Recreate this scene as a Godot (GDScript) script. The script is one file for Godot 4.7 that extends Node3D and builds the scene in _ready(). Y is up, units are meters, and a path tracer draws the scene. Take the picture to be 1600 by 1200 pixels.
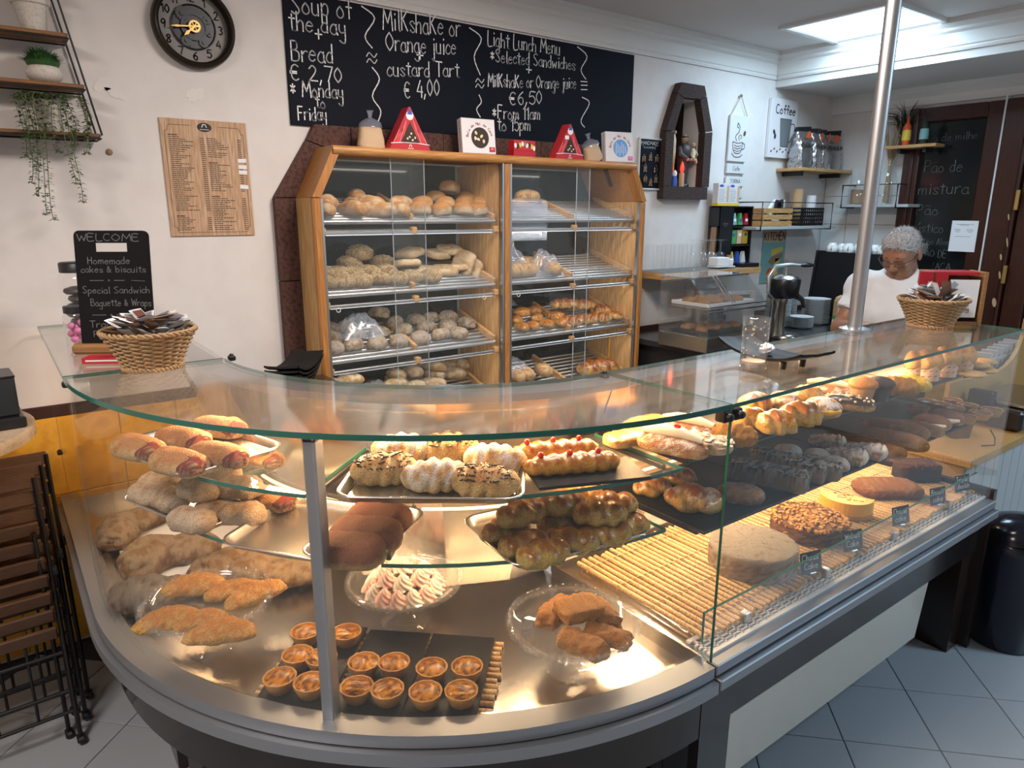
extends Node3D

var M := {}
var T := {}
var taken := {}
var cache := {}
var rng := RandomNumberGenerator.new()

# ---------------------------------------------------------------- mesh building
class G:
	var st := SurfaceTool.new()
	var sg := 1
	var xf := Transform3D()
	func _init() -> void:
		st.begin(Mesh.PRIMITIVE_TRIANGLES)
		st.set_smooth_group(-1)
	func flat() -> void:
		st.set_smooth_group(-1)
	func smooth() -> void:
		sg += 1
		st.set_smooth_group(sg)
	func tri(a: Vector3,b: Vector3,c: Vector3) -> void:
		st.add_vertex(xf * a)
		st.add_vertex(xf * c)
		st.add_vertex(xf * b)
	func quad(a: Vector3,b: Vector3,c: Vector3,d: Vector3) -> void:
		tri(a,b,c)
		tri(a,c,d)
	func done() -> ArrayMesh:
		st.generate_normals()
		st.index()
		return st.commit()
	# a box with chamfered edges; c centre,s size,e chamfer
	func box(c: Vector3,s: Vector3,e := 0.0,b := Basis()) -> void:
		flat()
		var h := s * 0.5
		if e <= 0.0:
			var p := []
			for i in 8:
				p.append(c + b * Vector3(h.x * (1 if i & 1 else -1),h.y * (1 if i & 2 else -1),h.z * (1 if i & 4 else -1)))
			quad(p[4],p[5],p[7],p[6])
			quad(p[1],p[0],p[2],p[3])
			quad(p[5],p[1],p[3],p[7])
			quad(p[0],p[4],p[6],p[2])
			quad(p[6],p[7],p[3],p[2])
			quad(p[0],p[1],p[5],p[4])
			return
		e = minf(e,minf(h.x,minf(h.y,h.z)) * 0.9)
		var pt := func(i: int,ax: int) -> Vector3:
			var q := Vector3(h.x - e,h.y - e,h.z - e)
			q[ax] = h[ax]
			return c + b * Vector3(q.x * (1 if i & 1 else -1),q.y * (1 if i & 2 else -1),q.z * (1 if i & 4 else -1))
		var F := [[4,5,7,6,2],[1,0,2,3,2],[5,1,3,7,0],[0,4,6,2,0],[6,7,3,2,1],[0,1,5,4,1]]
		for f in F:
			quad(pt.call(f[0],f[4]),pt.call(f[1],f[4]),pt.call(f[2],f[4]),pt.call(f[3],f[4]))
		for i in 8:
			for ax in 3:
				var j := i ^ (1 << ax)
				if j < i:
					continue
				var a1 := (ax + 1) % 3
				var a2 := (ax + 2) % 3
				var A: Vector3 = pt.call(i,a1)
				var B: Vector3 = pt.call(j,a1)
				var C: Vector3 = pt.call(j,a2)
				var D: Vector3 = pt.call(i,a2)
				var out := (A + C) * 0.5 - c
				if (B - A).cross(C - A).dot(out) > 0.0:
					quad(A,B,C,D)
				else:
					quad(D,C,B,A)
			var k0: Vector3 = pt.call(i,0)
			var k1: Vector3 = pt.call(i,1)
			var k2: Vector3 = pt.call(i,2)
			if (k1 - k0).cross(k2 - k0).dot(k0 - c) > 0.0:
				tri(k0,k1,k2)
			else:
				tri(k0,k2,k1)
	# a swept tube along points; r is a number or one per point
	func tube(pts: Array,r,n := 8,caps := true,squash := 1.0) -> void:
		smooth()
		var m := pts.size()
		var prev := []
		var ref := Vector3.UP
		var t0: Vector3 = (pts[1] - pts[0]).normalized()
		if absf(t0.dot(ref)) > 0.9:
			ref = Vector3.RIGHT
		for i in m:
			var t: Vector3 = ((pts[mini(i + 1,m - 1)] - pts[maxi(i - 1,0)]) as Vector3).normalized()
			var x := ref.cross(t).normalized()
			var y := t.cross(x)
			ref = y
			var rr: float = r[i] if r is Array else r
			var ring := []
			for k in n:
				var a := TAU * k / n
				ring.append(pts[i] + x * cos(a) * rr + y * sin(a) * rr * squash)
			if i > 0:
				for k in n:
					var k2 := (k + 1) % n
					quad(prev[k],prev[k2],ring[k2],ring[k])
			if caps and (i == 0 or i == m - 1):
				flat()
				for k in range(1,n - 1):
					if i == 0:
						tri(ring[0],ring[k + 1],ring[k])
					else:
						tri(ring[0],ring[k],ring[k + 1])
				st.set_smooth_group(sg)
			prev = ring
	func rod(a: Vector3,b: Vector3,r: float,n := 8) -> void:
		tube([a,b],r,n)
	# a lathe about y; profile of Vector2(radius,y) from bottom to top
	func lathe(pr: Array,n := 24,c := Vector3.ZERO,wob := 0.0,lobes := 0) -> void:
		smooth()
		for i in pr.size() - 1:
			if i > 0:
				var d0: Vector2 = (pr[i] - pr[i - 1]).normalized()
				var d1: Vector2 = (pr[i + 1] - pr[i]).normalized()
				if d0.dot(d1) < 0.6:
					smooth()
			for k in n:
				var q := []
				for kk in [k,k + 1]:
					var a: float = TAU * kk / n
					var f := 1.0 + (wob * cos(lobes * a) if lobes else 0.0)
					for ii: int in [i,i + 1]:
						q.append(c + Vector3(cos(a) * pr[ii].x * f,pr[ii].y,-sin(a) * pr[ii].x * f))
				if pr[i].x > 1e-6:
					tri(q[0],q[2],q[3])
				if pr[i + 1].x > 1e-6:
					tri(q[0],q[3],q[1])
	# extrude a polygon (counter-clockwise in x,y) from z0 to z1
	func prism(poly: PackedVector2Array,z0: float,z1: float) -> void:
		flat()
		var idx := Geometry2D.triangulate_polygon(poly)
		for i in range(0,idx.size(),3):
			var a := poly[idx[i]]
			var b := poly[idx[i + 1]]
			var c := poly[idx[i + 2]]
			if (b - a).cross(c - a) < 0.0:
				var t := b
				b = c
				c = t
			tri(Vector3(a.x,a.y,z1),Vector3(b.x,b.y,z1),Vector3(c.x,c.y,z1))
			tri(Vector3(a.x,a.y,z0),Vector3(c.x,c.y,z0),Vector3(b.x,b.y,z0))
		for i in poly.size():
			var p := poly[i]
			var q := poly[(i + 1) % poly.size()]
			quad(Vector3(p.x,p.y,z0),Vector3(q.x,q.y,z0),Vector3(q.x,q.y,z1),Vector3(p.x,p.y,z1))
	# a solid ring sector about (cx,cz); angle 0 points to -x and 90 to +z
	func ring(cx: float,cz: float,r0: float,r1: float,y0: float,y1: float,a0: float,a1: float,n := 24,top_dr := 0.0) -> void:
		var P := func(r: float,a: float,y: float) -> Vector3:
			return Vector3(cx - cos(a) * r,y,cz + sin(a) * r)
		var aa := deg_to_rad(a0)
		var bb := deg_to_rad(a1)
		smooth()
		var s1 := sg
		smooth()
		var s2 := sg
		smooth()
		var s3 := sg
		for i in n:
			var a: float = lerpf(aa,bb,float(i) / n)
			var b: float = lerpf(aa,bb,float(i + 1) / n)
			st.set_smooth_group(s1)
			quad(P.call(r1,a,y0),P.call(r1,b,y0),P.call(r1 + top_dr,b,y1),P.call(r1 + top_dr,a,y1))
			st.set_smooth_group(s2)
			quad(P.call(r0,b,y0),P.call(r0,a,y0),P.call(r0 + top_dr,a,y1),P.call(r0 + top_dr,b,y1))
			st.set_smooth_group(s3)
			quad(P.call(r1 + top_dr,a,y1),P.call(r1 + top_dr,b,y1),P.call(r0 + top_dr,b,y1),P.call(r0 + top_dr,a,y1))
			flat()
			quad(P.call(r0,a,y0),P.call(r0,b,y0),P.call(r1,b,y0),P.call(r1,a,y0))
		flat()
		quad(P.call(r0,aa,y0),P.call(r1,aa,y0),P.call(r1 + top_dr,aa,y1),P.call(r0 + top_dr,aa,y1))
		quad(P.call(r1,bb,y0),P.call(r0,bb,y0),P.call(r0 + top_dr,bb,y1),P.call(r1 + top_dr,bb,y1))
	# a surface from a function of (u,v) in 0..1
	func sheet(f: Callable,nu: int,nv: int) -> void:
		smooth()
		for i in nu:
			for j in nv:
				var a: Vector3 = f.call(float(i) / nu,float(j) / nv)
				var b: Vector3 = f.call(float(i + 1) / nu,float(j) / nv)
				var c: Vector3 = f.call(float(i + 1) / nu,float(j + 1) / nv)
				var d: Vector3 = f.call(float(i) / nu,float(j + 1) / nv)
				quad(a,b,c,d)

func numbered(n: String) -> String:
	if not taken.has(n):
		taken[n] = 0
		return n
	taken[n] += 1
	return "%s_%03d" % [n,taken[n]]

func thing(called: String,label: String,category: String,at := Vector3.ZERO,turn := 0.0,group := "",world := false) -> Node3D:
	var o := Node3D.new()
	o.name = numbered(called)
	add_child(o)
	o.position = at
	o.rotation_degrees.y = turn
	o.set_meta("label",label)
	o.set_meta("category",category)
	if group != "":
		o.set_meta("group",group)
	if world:
		o.set_meta("_w",true)
	return o

func part(g,called: String,m: Material,parent: Node3D,label := "") -> MeshInstance3D:
	var o := MeshInstance3D.new()
	o.mesh = g.done() if g is G else g
	o.material_override = m
	o.name = called
	parent.add_child(o,true)
	if parent.has_meta("_w"):
		o.position = -parent.position
	if label != "":
		o.set_meta("label",label)
	return o

# a thing that is one mesh
func solo(g,called: String,m: Material,label: String,category: String,at := Vector3.ZERO,turn := 0.0,group := "") -> MeshInstance3D:
	var o := MeshInstance3D.new()
	o.mesh = g.done() if g is G else g
	o.material_override = m
	o.name = numbered(called)
	add_child(o)
	o.position = at
	o.rotation_degrees.y = turn
	o.set_meta("label",label)
	o.set_meta("category",category)
	if group != "":
		o.set_meta("group",group)
	return o

func struct(g,called: String,m: Material,parent: Node3D = null) -> MeshInstance3D:
	var o := MeshInstance3D.new()
	o.mesh = g.done() if g is G else g
	o.material_override = m
	if parent == null:
		o.name = numbered(called)
		add_child(o)
		o.set_meta("kind","structure")
	else:
		o.name = called
		parent.add_child(o,true)
	return o

func copy(o: Node3D,called: String,at: Vector3,turn := 0.0,label := "",group := "") -> Node3D:
	var c: Node3D = o.duplicate()
	c.name = numbered(called)
	add_child(c)
	c.position = at
	c.rotation_degrees = Vector3(0,turn,0)
	if label != "":
		c.set_meta("label",label)
	if group != "":
		c.set_meta("group",group)
	return c

# ---------------------------------------------------------------- textures and materials
func lin(r: float,g: float,b: float) -> Color:
	return Color(r,g,b).linear_to_srgb()

func mat(key: String,c: Color,rough := 0.6,metal := 0.0) -> StandardMaterial3D:
	var m := StandardMaterial3D.new()
	m.resource_name = key
	m.albedo_color = c
	m.roughness = rough
	m.metallic = metal
	M[key] = m
	return m

func noise_tex(key: String,freq: float,seed_: int,ramp: Array,size := 512,oct := 4,type := FastNoiseLite.TYPE_SIMPLEX_SMOOTH) -> NoiseTexture2D:
	var n := FastNoiseLite.new()
	n.seed = seed_
	n.frequency = freq
	n.noise_type = type
	n.fractal_octaves = oct
	var t := NoiseTexture2D.new()
	t.width = size
	t.height = size
	t.seamless = true
	t.noise = n
	if ramp.size() > 0:
		var gr := Gradient.new()
		var off := PackedFloat32Array()
		var cols := PackedColorArray()
		for e in ramp:
			off.append(e[0])
			cols.append(e[1])
		gr.offsets = off
		gr.colors = cols
		t.color_ramp = gr
	T[key] = t
	return t

# an image stretched along one axis: wood grain or brushed metal
func grain_tex(key: String,seed_: int,along: float,across: float,c0: Color,c1: Color,c2: Color,w := 512,h := 512) -> ImageTexture:
	var n := FastNoiseLite.new()
	n.seed = seed_
	n.frequency = 1.0
	n.fractal_octaves = 4
	var n2 := FastNoiseLite.new()
	n2.seed = seed_ + 7
	n2.frequency = 1.0
	n2.fractal_octaves = 2
	var im := Image.create(w,h,false,Image.FORMAT_RGB8)
	for y in h:
		for x in w:
			# wrap by blending
			var fx := float(x) / w
			var fy := float(y) / h
			var v := 0.0
			var q := 0.0
			var wx := smoothstep(0.85,1.0,fx)
			v = lerpf(n.get_noise_2d(fx * along,fy * across),n.get_noise_2d((fx - 1.0) * along,fy * across),wx)
			q = lerpf(n2.get_noise_2d(fx * along * 0.4,fy * across * 0.25),n2.get_noise_2d((fx - 1.0) * along * 0.4,fy * across * 0.25),wx)
			var wy := smoothstep(0.88,1.0,fy)
			if wy > 0.0:
				v = lerpf(v,n.get_noise_2d(fx * along,(fy - 1.0) * across),wy)
			var t := clampf(0.5 + v * 0.9,0.0,1.0)
			var c := c0.lerp(c1,t)
			c = c.lerp(c2,clampf(q * 1.2 + 0.1,0.0,0.6))
			im.set_pixel(x,y,c)
	T[key] = ImageTexture.create_from_image(im)
	return T[key]

func tri_tex(m: StandardMaterial3D,tex: Texture2D,scale: float,world := true) -> void:
	m.albedo_texture = tex
	m.uv1_triplanar = true
	m.uv1_world_triplanar = world
	m.uv1_scale = Vector3(scale,scale,scale)

func bump(m: StandardMaterial3D,tex: Texture2D,cm: float) -> void:
	m.heightmap_enabled = true
	m.heightmap_texture = tex
	m.heightmap_scale = cm

func glass(key: String,c: Color,a: float,rough := 0.02) -> StandardMaterial3D:
	var m := mat(key,Color(c.r,c.g,c.b,a),rough)
	m.transparency = BaseMaterial3D.TRANSPARENCY_ALPHA
	m.metallic_specular = 0.5
	return m

func make_materials() -> void:
	var W := Color.WHITE
	noise_tex("fine",0.05,3,[],512,4)
	noise_tex("grit",0.25,5,[],512,3)
	noise_tex("plaster",0.012,9,[[0.0,Color(0.965,0.96,0.955)],[0.55,Color(1,1,1)],[1.0,Color(0.98,0.975,0.975)]],1024,5)
	noise_tex("speckle",0.35,11,[[0.0,Color(0.62,0.63,0.65)],[0.34,Color(0.8,0.81,0.82)],[0.5,Color(0.95,0.95,0.95)],[0.75,Color(1,1,1)]],1024,3)
	noise_tex("crustcol",0.06,21,[[0.0,Color(0.5,0.42,0.34)],[0.36,Color(0.84,0.80,0.76)],[0.6,Color(1,1,1)],[1.0,Color(0.9,0.88,0.84)]],512,5)
	noise_tex("stonecol",0.03,23,[[0.0,Color(0.55,0.5,0.5)],[0.5,Color(0.9,0.88,0.88)],[1.0,Color(1,1,1)]],512,5)
	noise_tex("yellowcol",0.012,29,[[0.0,Color(0.86,0.8,0.7)],[0.5,Color(1,1,1)],[1.0,Color(0.93,0.9,0.84)]],512,4)
	noise_tex("marblecol",0.02,31,[[0.0,Color(0.78,0.76,0.72)],[0.5,Color(1,1,1)],[1.0,Color(0.86,0.84,0.8)]],512,5)
	grain_tex("wood",41,3.0,46.0,Color(0.80,0.72,0.62),Color(1,1,1),Color(0.9,0.82,0.74),512,512)
	grain_tex("wood_v",43,46.0,3.0,Color(0.80,0.72,0.62),Color(1,1,1),Color(0.9,0.82,0.74),512,512)
	grain_tex("brush",47,2.0,160.0,Color(0.35,0.35,0.35),Color(0.7,0.7,0.7),Color(0.5,0.5,0.5),512,512)
	var m: StandardMaterial3D
	m = mat("wall",lin(0.70,0.67,0.655),0.85)
	tri_tex(m,T.plaster,0.35)
	m = mat("peel",lin(0.71,0.68,0.655),0.8)
	m = mat("ceiling",lin(0.62,0.60,0.58),0.9)
	m = mat("cornice",lin(0.70,0.69,0.67),0.7)
	m = mat("tile",lin(0.46,0.50,0.545),0.35)
	tri_tex(m,T.speckle,2.2)
	m = mat("tile2",lin(0.44,0.478,0.52),0.38)
	tri_tex(m,T.speckle,2.0)
	m = mat("grout",lin(0.05,0.055,0.06),0.9)
	m = mat("stain",lin(0.30,0.26,0.2),0.6)
	m = mat("yellow",lin(0.72,0.36,0.035),0.25)
	tri_tex(m,T.yellowcol,1.2)
	m = mat("yellow2",lin(0.76,0.40,0.05),0.25)
	tri_tex(m,T.yellowcol,1.4)
	m = mat("yellow_grout",lin(0.62,0.5,0.3),0.8)
	m = mat("trim_brown",lin(0.045,0.02,0.015),0.25)
	m = mat("white_tile",lin(0.66,0.68,0.68),0.3)
	m = mat("stone",lin(0.16,0.078,0.062),0.85)
	tri_tex(m,T.stonecol,3.0)
	bump(m,T.grit,0.6)
	m = mat("stone_grey",lin(0.085,0.056,0.050),0.85)
	tri_tex(m,T.stonecol,4.0)
	bump(m,T.grit,0.5)
	m = mat("oak",lin(0.56,0.30,0.105),0.42)
	tri_tex(m,T.wood,2.5)
	m = mat("oak_v",lin(0.50,0.245,0.075),0.40)
	tri_tex(m,T.wood_v,2.5)
	m = mat("birch_v",lin(0.66,0.45,0.22),0.5)
	tri_tex(m,T.wood_v,1.8)
	m = mat("pine",lin(0.62,0.40,0.18),0.55)
	tri_tex(m,T.wood,3.0)
	m = mat("pine_dark",lin(0.36,0.2,0.085),0.5)
	tri_tex(m,T.wood,3.0)
	m = mat("shelf_wood",lin(0.26,0.13,0.055),0.6)
	tri_tex(m,T.wood,4.0)
	m = mat("acacia",lin(0.13,0.072,0.044),0.5)
	tri_tex(m,T.wood,5.0)
	m = mat("mahogany_v",lin(0.055,0.016,0.010),0.3)
	tri_tex(m,T.wood_v,2.0)
	m = mat("mdf_print",lin(0.60,0.43,0.30),0.6)
	tri_tex(m,T.wood_v,3.0)
	m = mat("white_board",lin(0.42,0.45,0.46),0.5)
	m = mat("steel",lin(0.50,0.48,0.455),0.24,1.0)
	bump(m,T.brush,0.02)
	m.uv1_triplanar = true
	m.uv1_world_triplanar = true
	m.uv1_scale = Vector3(3,3,3)
	m = mat("alu",lin(0.52,0.53,0.55),0.38,1.0)
	m = mat("alu_rail",lin(0.33,0.35,0.38),0.45,0.85)
	m = mat("tray_alu",lin(0.55,0.55,0.55),0.27,1.0)
	m = mat("chrome",lin(0.75,0.75,0.76),0.12,1.0)
	m = mat("dark_metal",lin(0.018,0.018,0.02),0.4,0.3)
	m = mat("black_wire",lin(0.012,0.011,0.011),0.5)
	m = mat("black_plastic",lin(0.010,0.011,0.014),0.3)
	m = mat("black_matt",lin(0.007,0.007,0.008),0.75)
	m.metallic_specular = 0.3
	m = mat("bin_black",lin(0.008,0.010,0.020),0.16)
	m = mat("slate",lin(0.008,0.0075,0.008),0.45)
	m.metallic_specular = 0.35
	bump(m,T.fine,0.05)
	m.uv1_triplanar = true
	m.uv1_scale = Vector3(6,6,6)
	m = mat("fascia",lin(0.016,0.012,0.011),0.13)
	m = mat("fascia_leg",lin(0.024,0.014,0.011),0.2)
	m = mat("cream_gloss",lin(0.60,0.60,0.54),0.12)
	m = mat("board_black",lin(0.006,0.008,0.015),0.7)
	m.metallic_specular = 0.25
	m = mat("chalk",lin(0.82,0.83,0.85),0.9)
	m = mat("chalk_dim",lin(0.20,0.20,0.21),0.9)
	m = mat("chalk_glass",lin(0.16,0.17,0.17),0.9)
	m = mat("dark_glass",lin(0.009,0.012,0.012),0.16)
	m = mat("mirror",lin(0.03,0.031,0.034),0.08,0.8)
	m.metallic_specular = 0.35
	m = mat("bamboo",lin(0.72,0.50,0.25),0.5)
	tri_tex(m,T.crustcol,5.0)
	m = mat("bamboo2",lin(0.62,0.40,0.18),0.5)
	tri_tex(m,T.crustcol,5.0)
	m = mat("cord",lin(0.55,0.38,0.20),0.8)
	m = mat("wicker",lin(0.46,0.31,0.16),0.6)
	tri_tex(m,T.crustcol,9.0)
	m = mat("paper",lin(0.78,0.79,0.81),0.8)
	m = mat("paper_grey",lin(0.60,0.62,0.66),0.7)
	m = mat("paper_brown",lin(0.24,0.15,0.10),0.7)
	m = mat("white_gloss",lin(0.75,0.76,0.77),0.2)
	m = mat("porcelain",lin(0.74,0.77,0.78),0.15)
	m = mat("ceramic",lin(0.62,0.58,0.53),0.6)
	tri_tex(m,T.marblecol,5.0)
	m = mat("stone_top",lin(0.40,0.34,0.28),0.5)
	tri_tex(m,T.marblecol,3.0)
	bump(m,T.grit,0.05)
	m = mat("leaf",lin(0.075,0.12,0.038),0.5)
	m.backlight_enabled = true
	m.backlight = Color(0.2,0.3,0.1)
	m = mat("leaf2",lin(0.11,0.15,0.055),0.5)
	m.backlight_enabled = true
	m.backlight = Color(0.2,0.3,0.1)
	m = mat("grass",lin(0.02,0.075,0.014),0.5)
	m = mat("grass_dark",lin(0.014,0.022,0.012),0.6)
	m = mat("straw",lin(0.36,0.26,0.14),0.8)
	m = mat("red",lin(0.46,0.022,0.03),0.35)
	m = mat("orange_red",lin(0.68,0.09,0.02),0.4)
	m = mat("box_red",lin(0.42,0.012,0.025),0.4)
	m = mat("box_white",lin(0.72,0.70,0.72),0.35)
	m = mat("pink",lin(0.62,0.16,0.36),0.5)
	m = mat("sand",lin(0.55,0.40,0.26),0.9)
	m = mat("green",lin(0.07,0.34,0.09),0.5)
	m = mat("blue",lin(0.03,0.10,0.45),0.5)
	m = mat("cyan_cloth",lin(0.02,0.30,0.52),0.8)
	m = mat("yellow_plain",lin(0.75,0.55,0.06),0.5)
	m = mat("print_dark",lin(0.03,0.022,0.02),0.7)
	m = mat("print_brown",lin(0.13,0.04,0.028),0.7)
	m = mat("print_grey",lin(0.16,0.17,0.18),0.7)
	m = mat("teal",lin(0.20,0.42,0.42),0.6)
	m = mat("brass",lin(0.55,0.36,0.12),0.35,0.9)
	m = mat("bronze",lin(0.028,0.020,0.014),0.35,0.5)
	m = mat("gunmetal",lin(0.045,0.047,0.052),0.4,0.7)
	m = mat("clock_back",lin(0.20,0.19,0.185),0.5)
	m = mat("foil",lin(0.45,0.44,0.45),0.25,0.85)
	m = mat("kraft",lin(0.50,0.32,0.17),0.75)
	m = mat("kraft_dark",lin(0.30,0.19,0.11),0.75)
	m = mat("osb",lin(0.50,0.31,0.11),0.6)
	tri_tex(m,T.crustcol,6.0)
	m = mat("crate_grey",lin(0.36,0.39,0.44),0.45)
	m = mat("counter_black",lin(0.022,0.024,0.027),0.22)
	m = mat("coffee_dark",lin(0.03,0.015,0.008),0.6)
	m = mat("crumb",lin(0.55,0.28,0.08),0.8)
	m = mat("choc",lin(0.022,0.010,0.006),0.45)
	m = mat("cream",lin(0.80,0.72,0.56),0.5)
	m = mat("custard",lin(0.80,0.44,0.03),0.45)
	m = mat("cherry",lin(0.62,0.02,0.015),0.15)
	m = mat("almond",lin(0.72,0.60,0.42),0.6)
	m = mat("coconut",lin(0.66,0.60,0.54),0.85)
	m = mat("skin",lin(0.30,0.145,0.085),0.5)
	m.subsurf_scatter_enabled = true
	m.subsurf_scatter_strength = 0.08
	m = mat("hair",lin(0.66,0.66,0.68),0.75)
	bump(m,T.grit,0.5)
	m.uv1_triplanar = true
	m.uv1_scale = Vector3(9,9,9)
	m = mat("cotton",lin(0.66,0.68,0.71),0.9)
	m = mat("trousers",lin(0.03,0.03,0.035),0.9)
	m = mat("statue_robe",lin(0.030,0.022,0.022),0.5)
	m = mat("statue_skin",lin(0.42,0.25,0.16),0.5)
	m = mat("statue_cream",lin(0.55,0.45,0.30),0.5)
	m = mat("crust",W,0.62)
	m.vertex_color_use_as_albedo = true
	tri_tex(m,T.crustcol,9.0,false)
	bump(m,T.fine,0.35)
	m = mat("crust_rough",W,0.8)
	m.vertex_color_use_as_albedo = true
	tri_tex(m,T.crustcol,12.0,false)
	bump(m,T.grit,0.6)
	m = mat("glaze",W,0.28)
	m.vertex_color_use_as_albedo = true
	tri_tex(m,T.crustcol,7.0,false)
	bump(m,T.fine,0.05)
	m = mat("meringue",W,0.55)
	m.vertex_color_use_as_albedo = true
	m.subsurf_scatter_enabled = true
	m.subsurf_scatter_strength = 0.1
	m = mat("flat_vc",W,0.6)
	m.vertex_color_use_as_albedo = true
	glass("pane",Color(0.92,0.97,0.95),0.012).metallic_specular = 0.34
	glass("clear",Color(0.92,0.95,0.96),0.025,0.03)
	glass("dusty",Color(0.55,0.55,0.53),0.15,0.06)
	glass("plastic_film",Color(0.80,0.85,0.95),0.16,0.14)
	glass("acrylic",Color(0.5,0.52,0.53),0.14,0.04)
	mat("edge",lin(0.022,0.13,0.105),0.12)
	glass("lens",Color(0.3,0.2,0.2),0.12,0.05)
	m = mat("led_panel",lin(0.8,0.85,0.9),0.5)
	m.emission_enabled = true
	m.emission = lin(0.72,0.88,1.0)
	m.emission_energy_multiplier = 1.6
	m = mat("led_warm",lin(0.9,0.8,0.6),0.5)
	m.emission_enabled = true
	m.emission = lin(1.0,0.62,0.28)
	m.emission_energy_multiplier = 3.0
	m = mat("led_white",lin(0.9,0.9,0.9),0.5)
	m.emission_enabled = true
	m.emission = lin(0.85,0.93,1.0)
	m.emission_energy_multiplier = 1.1
	m = mat("candle_glow",lin(0.8,0.1,0.05),0.4)
	m.emission_enabled = true
	m.emission = lin(1.0,0.08,0.05)
	m.emission_energy_multiplier = 0.5
	m = mat("screen_dark",lin(0.02,0.025,0.03),0.1)

# ---------------------------------------------------------------- bread shapes
# One dough body with its base at y = 0 and its long axis on x. Colours are linear: crumb,crust,dusting.
func bread(P: Dictionary,sd := 0) -> ArrayMesh:
	var key := str(P) + str(sd)
	if cache.has(key):
		return cache[key]
	var l: float = P.l
	var w: float = P.w
	var h: float = P.h
	var nu: int = P.get("nu",34)
	var nv: int = P.get("nv",22)
	var no := FastNoiseLite.new()
	no.seed = sd * 17 + 3
	no.frequency = 1.0
	no.fractal_octaves = 3
	var pexp: float = P.get("p",2.2)
	var q: float = P.get("q",2.0)
	var seg: float = P.get("seg",0.0)
	var ridge: float = P.get("ridge",0.0)
	var spiral: float = P.get("spiral",0.0)
	var bend: float = P.get("bend",0.0)
	var amp: float = P.get("amp",0.004)
	var fr: float = P.get("fr",22.0)
	var flatb: float = P.get("flat",0.55)
	var taper: float = P.get("taper",0.0)
	var c0: Color = P.c0
	var c1: Color = P.c1
	var c2: Color = P.get("c2",c0)
	var t0: float = P.get("t0",0.5)
	var tn: float = P.get("tn",0.5)
	var dust: float = P.get("dust",-2.0)
	var dfr: float = P.get("dfr",60.0)
	var crack: float = P.get("crack",0.0)
	var lobes: float = P.get("lobes",0.0)
	var lobe: float = P.get("lobe",0.0)
	var pos := PackedVector3Array()
	var col := PackedColorArray()
	for i in nu + 1:
		var u := -cos(PI * i / nu)
		var r := sqrt(maxf(0.0,1.0 - pow(absf(u),pexp)))
		if lobes > 0.0:
			r *= 1.0 - lobe * (0.5 + 0.5 * cos(TAU * lobes * (u * 0.5 + 0.5)))
		r *= 1.0 + taper * u
		for j in nv:
			var a := TAU * j / nv
			var cy := signf(sin(a)) * pow(absf(sin(a)),2.0 / q)
			var cz := signf(cos(a)) * pow(absf(cos(a)),2.0 / q)
			var rr := r
			if ridge > 0.0:
				rr *= 1.0 - ridge + ridge * 1.5 * absf(sin(PI * (seg * (u * 0.5 + 0.5) + spiral * a / TAU)))
			var v := Vector3(u * l * 0.5,cy * rr * h * 0.5,cz * rr * w * 0.5)
			var n1 := no.get_noise_3dv(v * fr)
			v += v.normalized() * n1 * amp
			if crack > 0.0:
				var ck := absf(no.get_noise_3dv(v * fr * 0.5 + Vector3(9,4,2)))
				if cy > 0.0 and ck < 0.09:
					v *= 1.0 - crack * (1.0 - ck / 0.09)
			var fl := -h * 0.5 * flatb
			if v.y < fl:
				v.y = fl + (v.y - fl) * 0.15
			v.z += bend * (1.0 - u * u) - bend * 0.5
			pos.append(v)
			var hh := v.y / h + 0.5
			var n2 := no.get_noise_3dv(v * fr * 1.7 + Vector3(30,0,0))
			var t := smoothstep(t0 - 0.13,t0 + 0.13,hh + n2 * tn)
			var c := c0.lerp(c1,t)
			if ridge > 0.0:
				var cr := absf(sin(PI * (seg * (u * 0.5 + 0.5) + spiral * a / TAU)))
				c = c.lerp(c0,smoothstep(0.45,0.1,cr) * 0.75)
			if dust > -1.0:
				var d := no.get_noise_3dv(v * dfr + Vector3(0,50,0)) + 0.5 * no.get_noise_3dv(v * fr + Vector3(0,80,9))
				c = c.lerp(c2,smoothstep(-0.12,0.22,d + dust + (hh - 0.5) * 0.5))
			var sp := 1.0 + 0.12 * no.get_noise_3dv(v * 140.0)
			col.append(Color(c.r * sp,c.g * sp,c.b * sp))
	var low := 1e9
	for v in pos:
		low = minf(low,v.y)
	var st := SurfaceTool.new()
	st.begin(Mesh.PRIMITIVE_TRIANGLES)
	st.set_smooth_group(1)
	for k in pos.size():
		st.set_color(col[k])
		st.set_smooth_group(1)
		st.add_vertex(pos[k] - Vector3(0,low,0))
	for i in nu:
		for j in nv:
			var a := i * nv + j
			var b := i * nv + (j + 1) % nv
			var c := (i + 1) * nv + (j + 1) % nv
			var d := (i + 1) * nv + j
			for x in [a,b,c,a,c,d]:
				st.add_index(x)
	st.generate_normals()
	cache[key] = st.commit()
	return cache[key]

func c3(r: float,g: float,b: float) -> Color:
	return Color(r,g,b)

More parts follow.
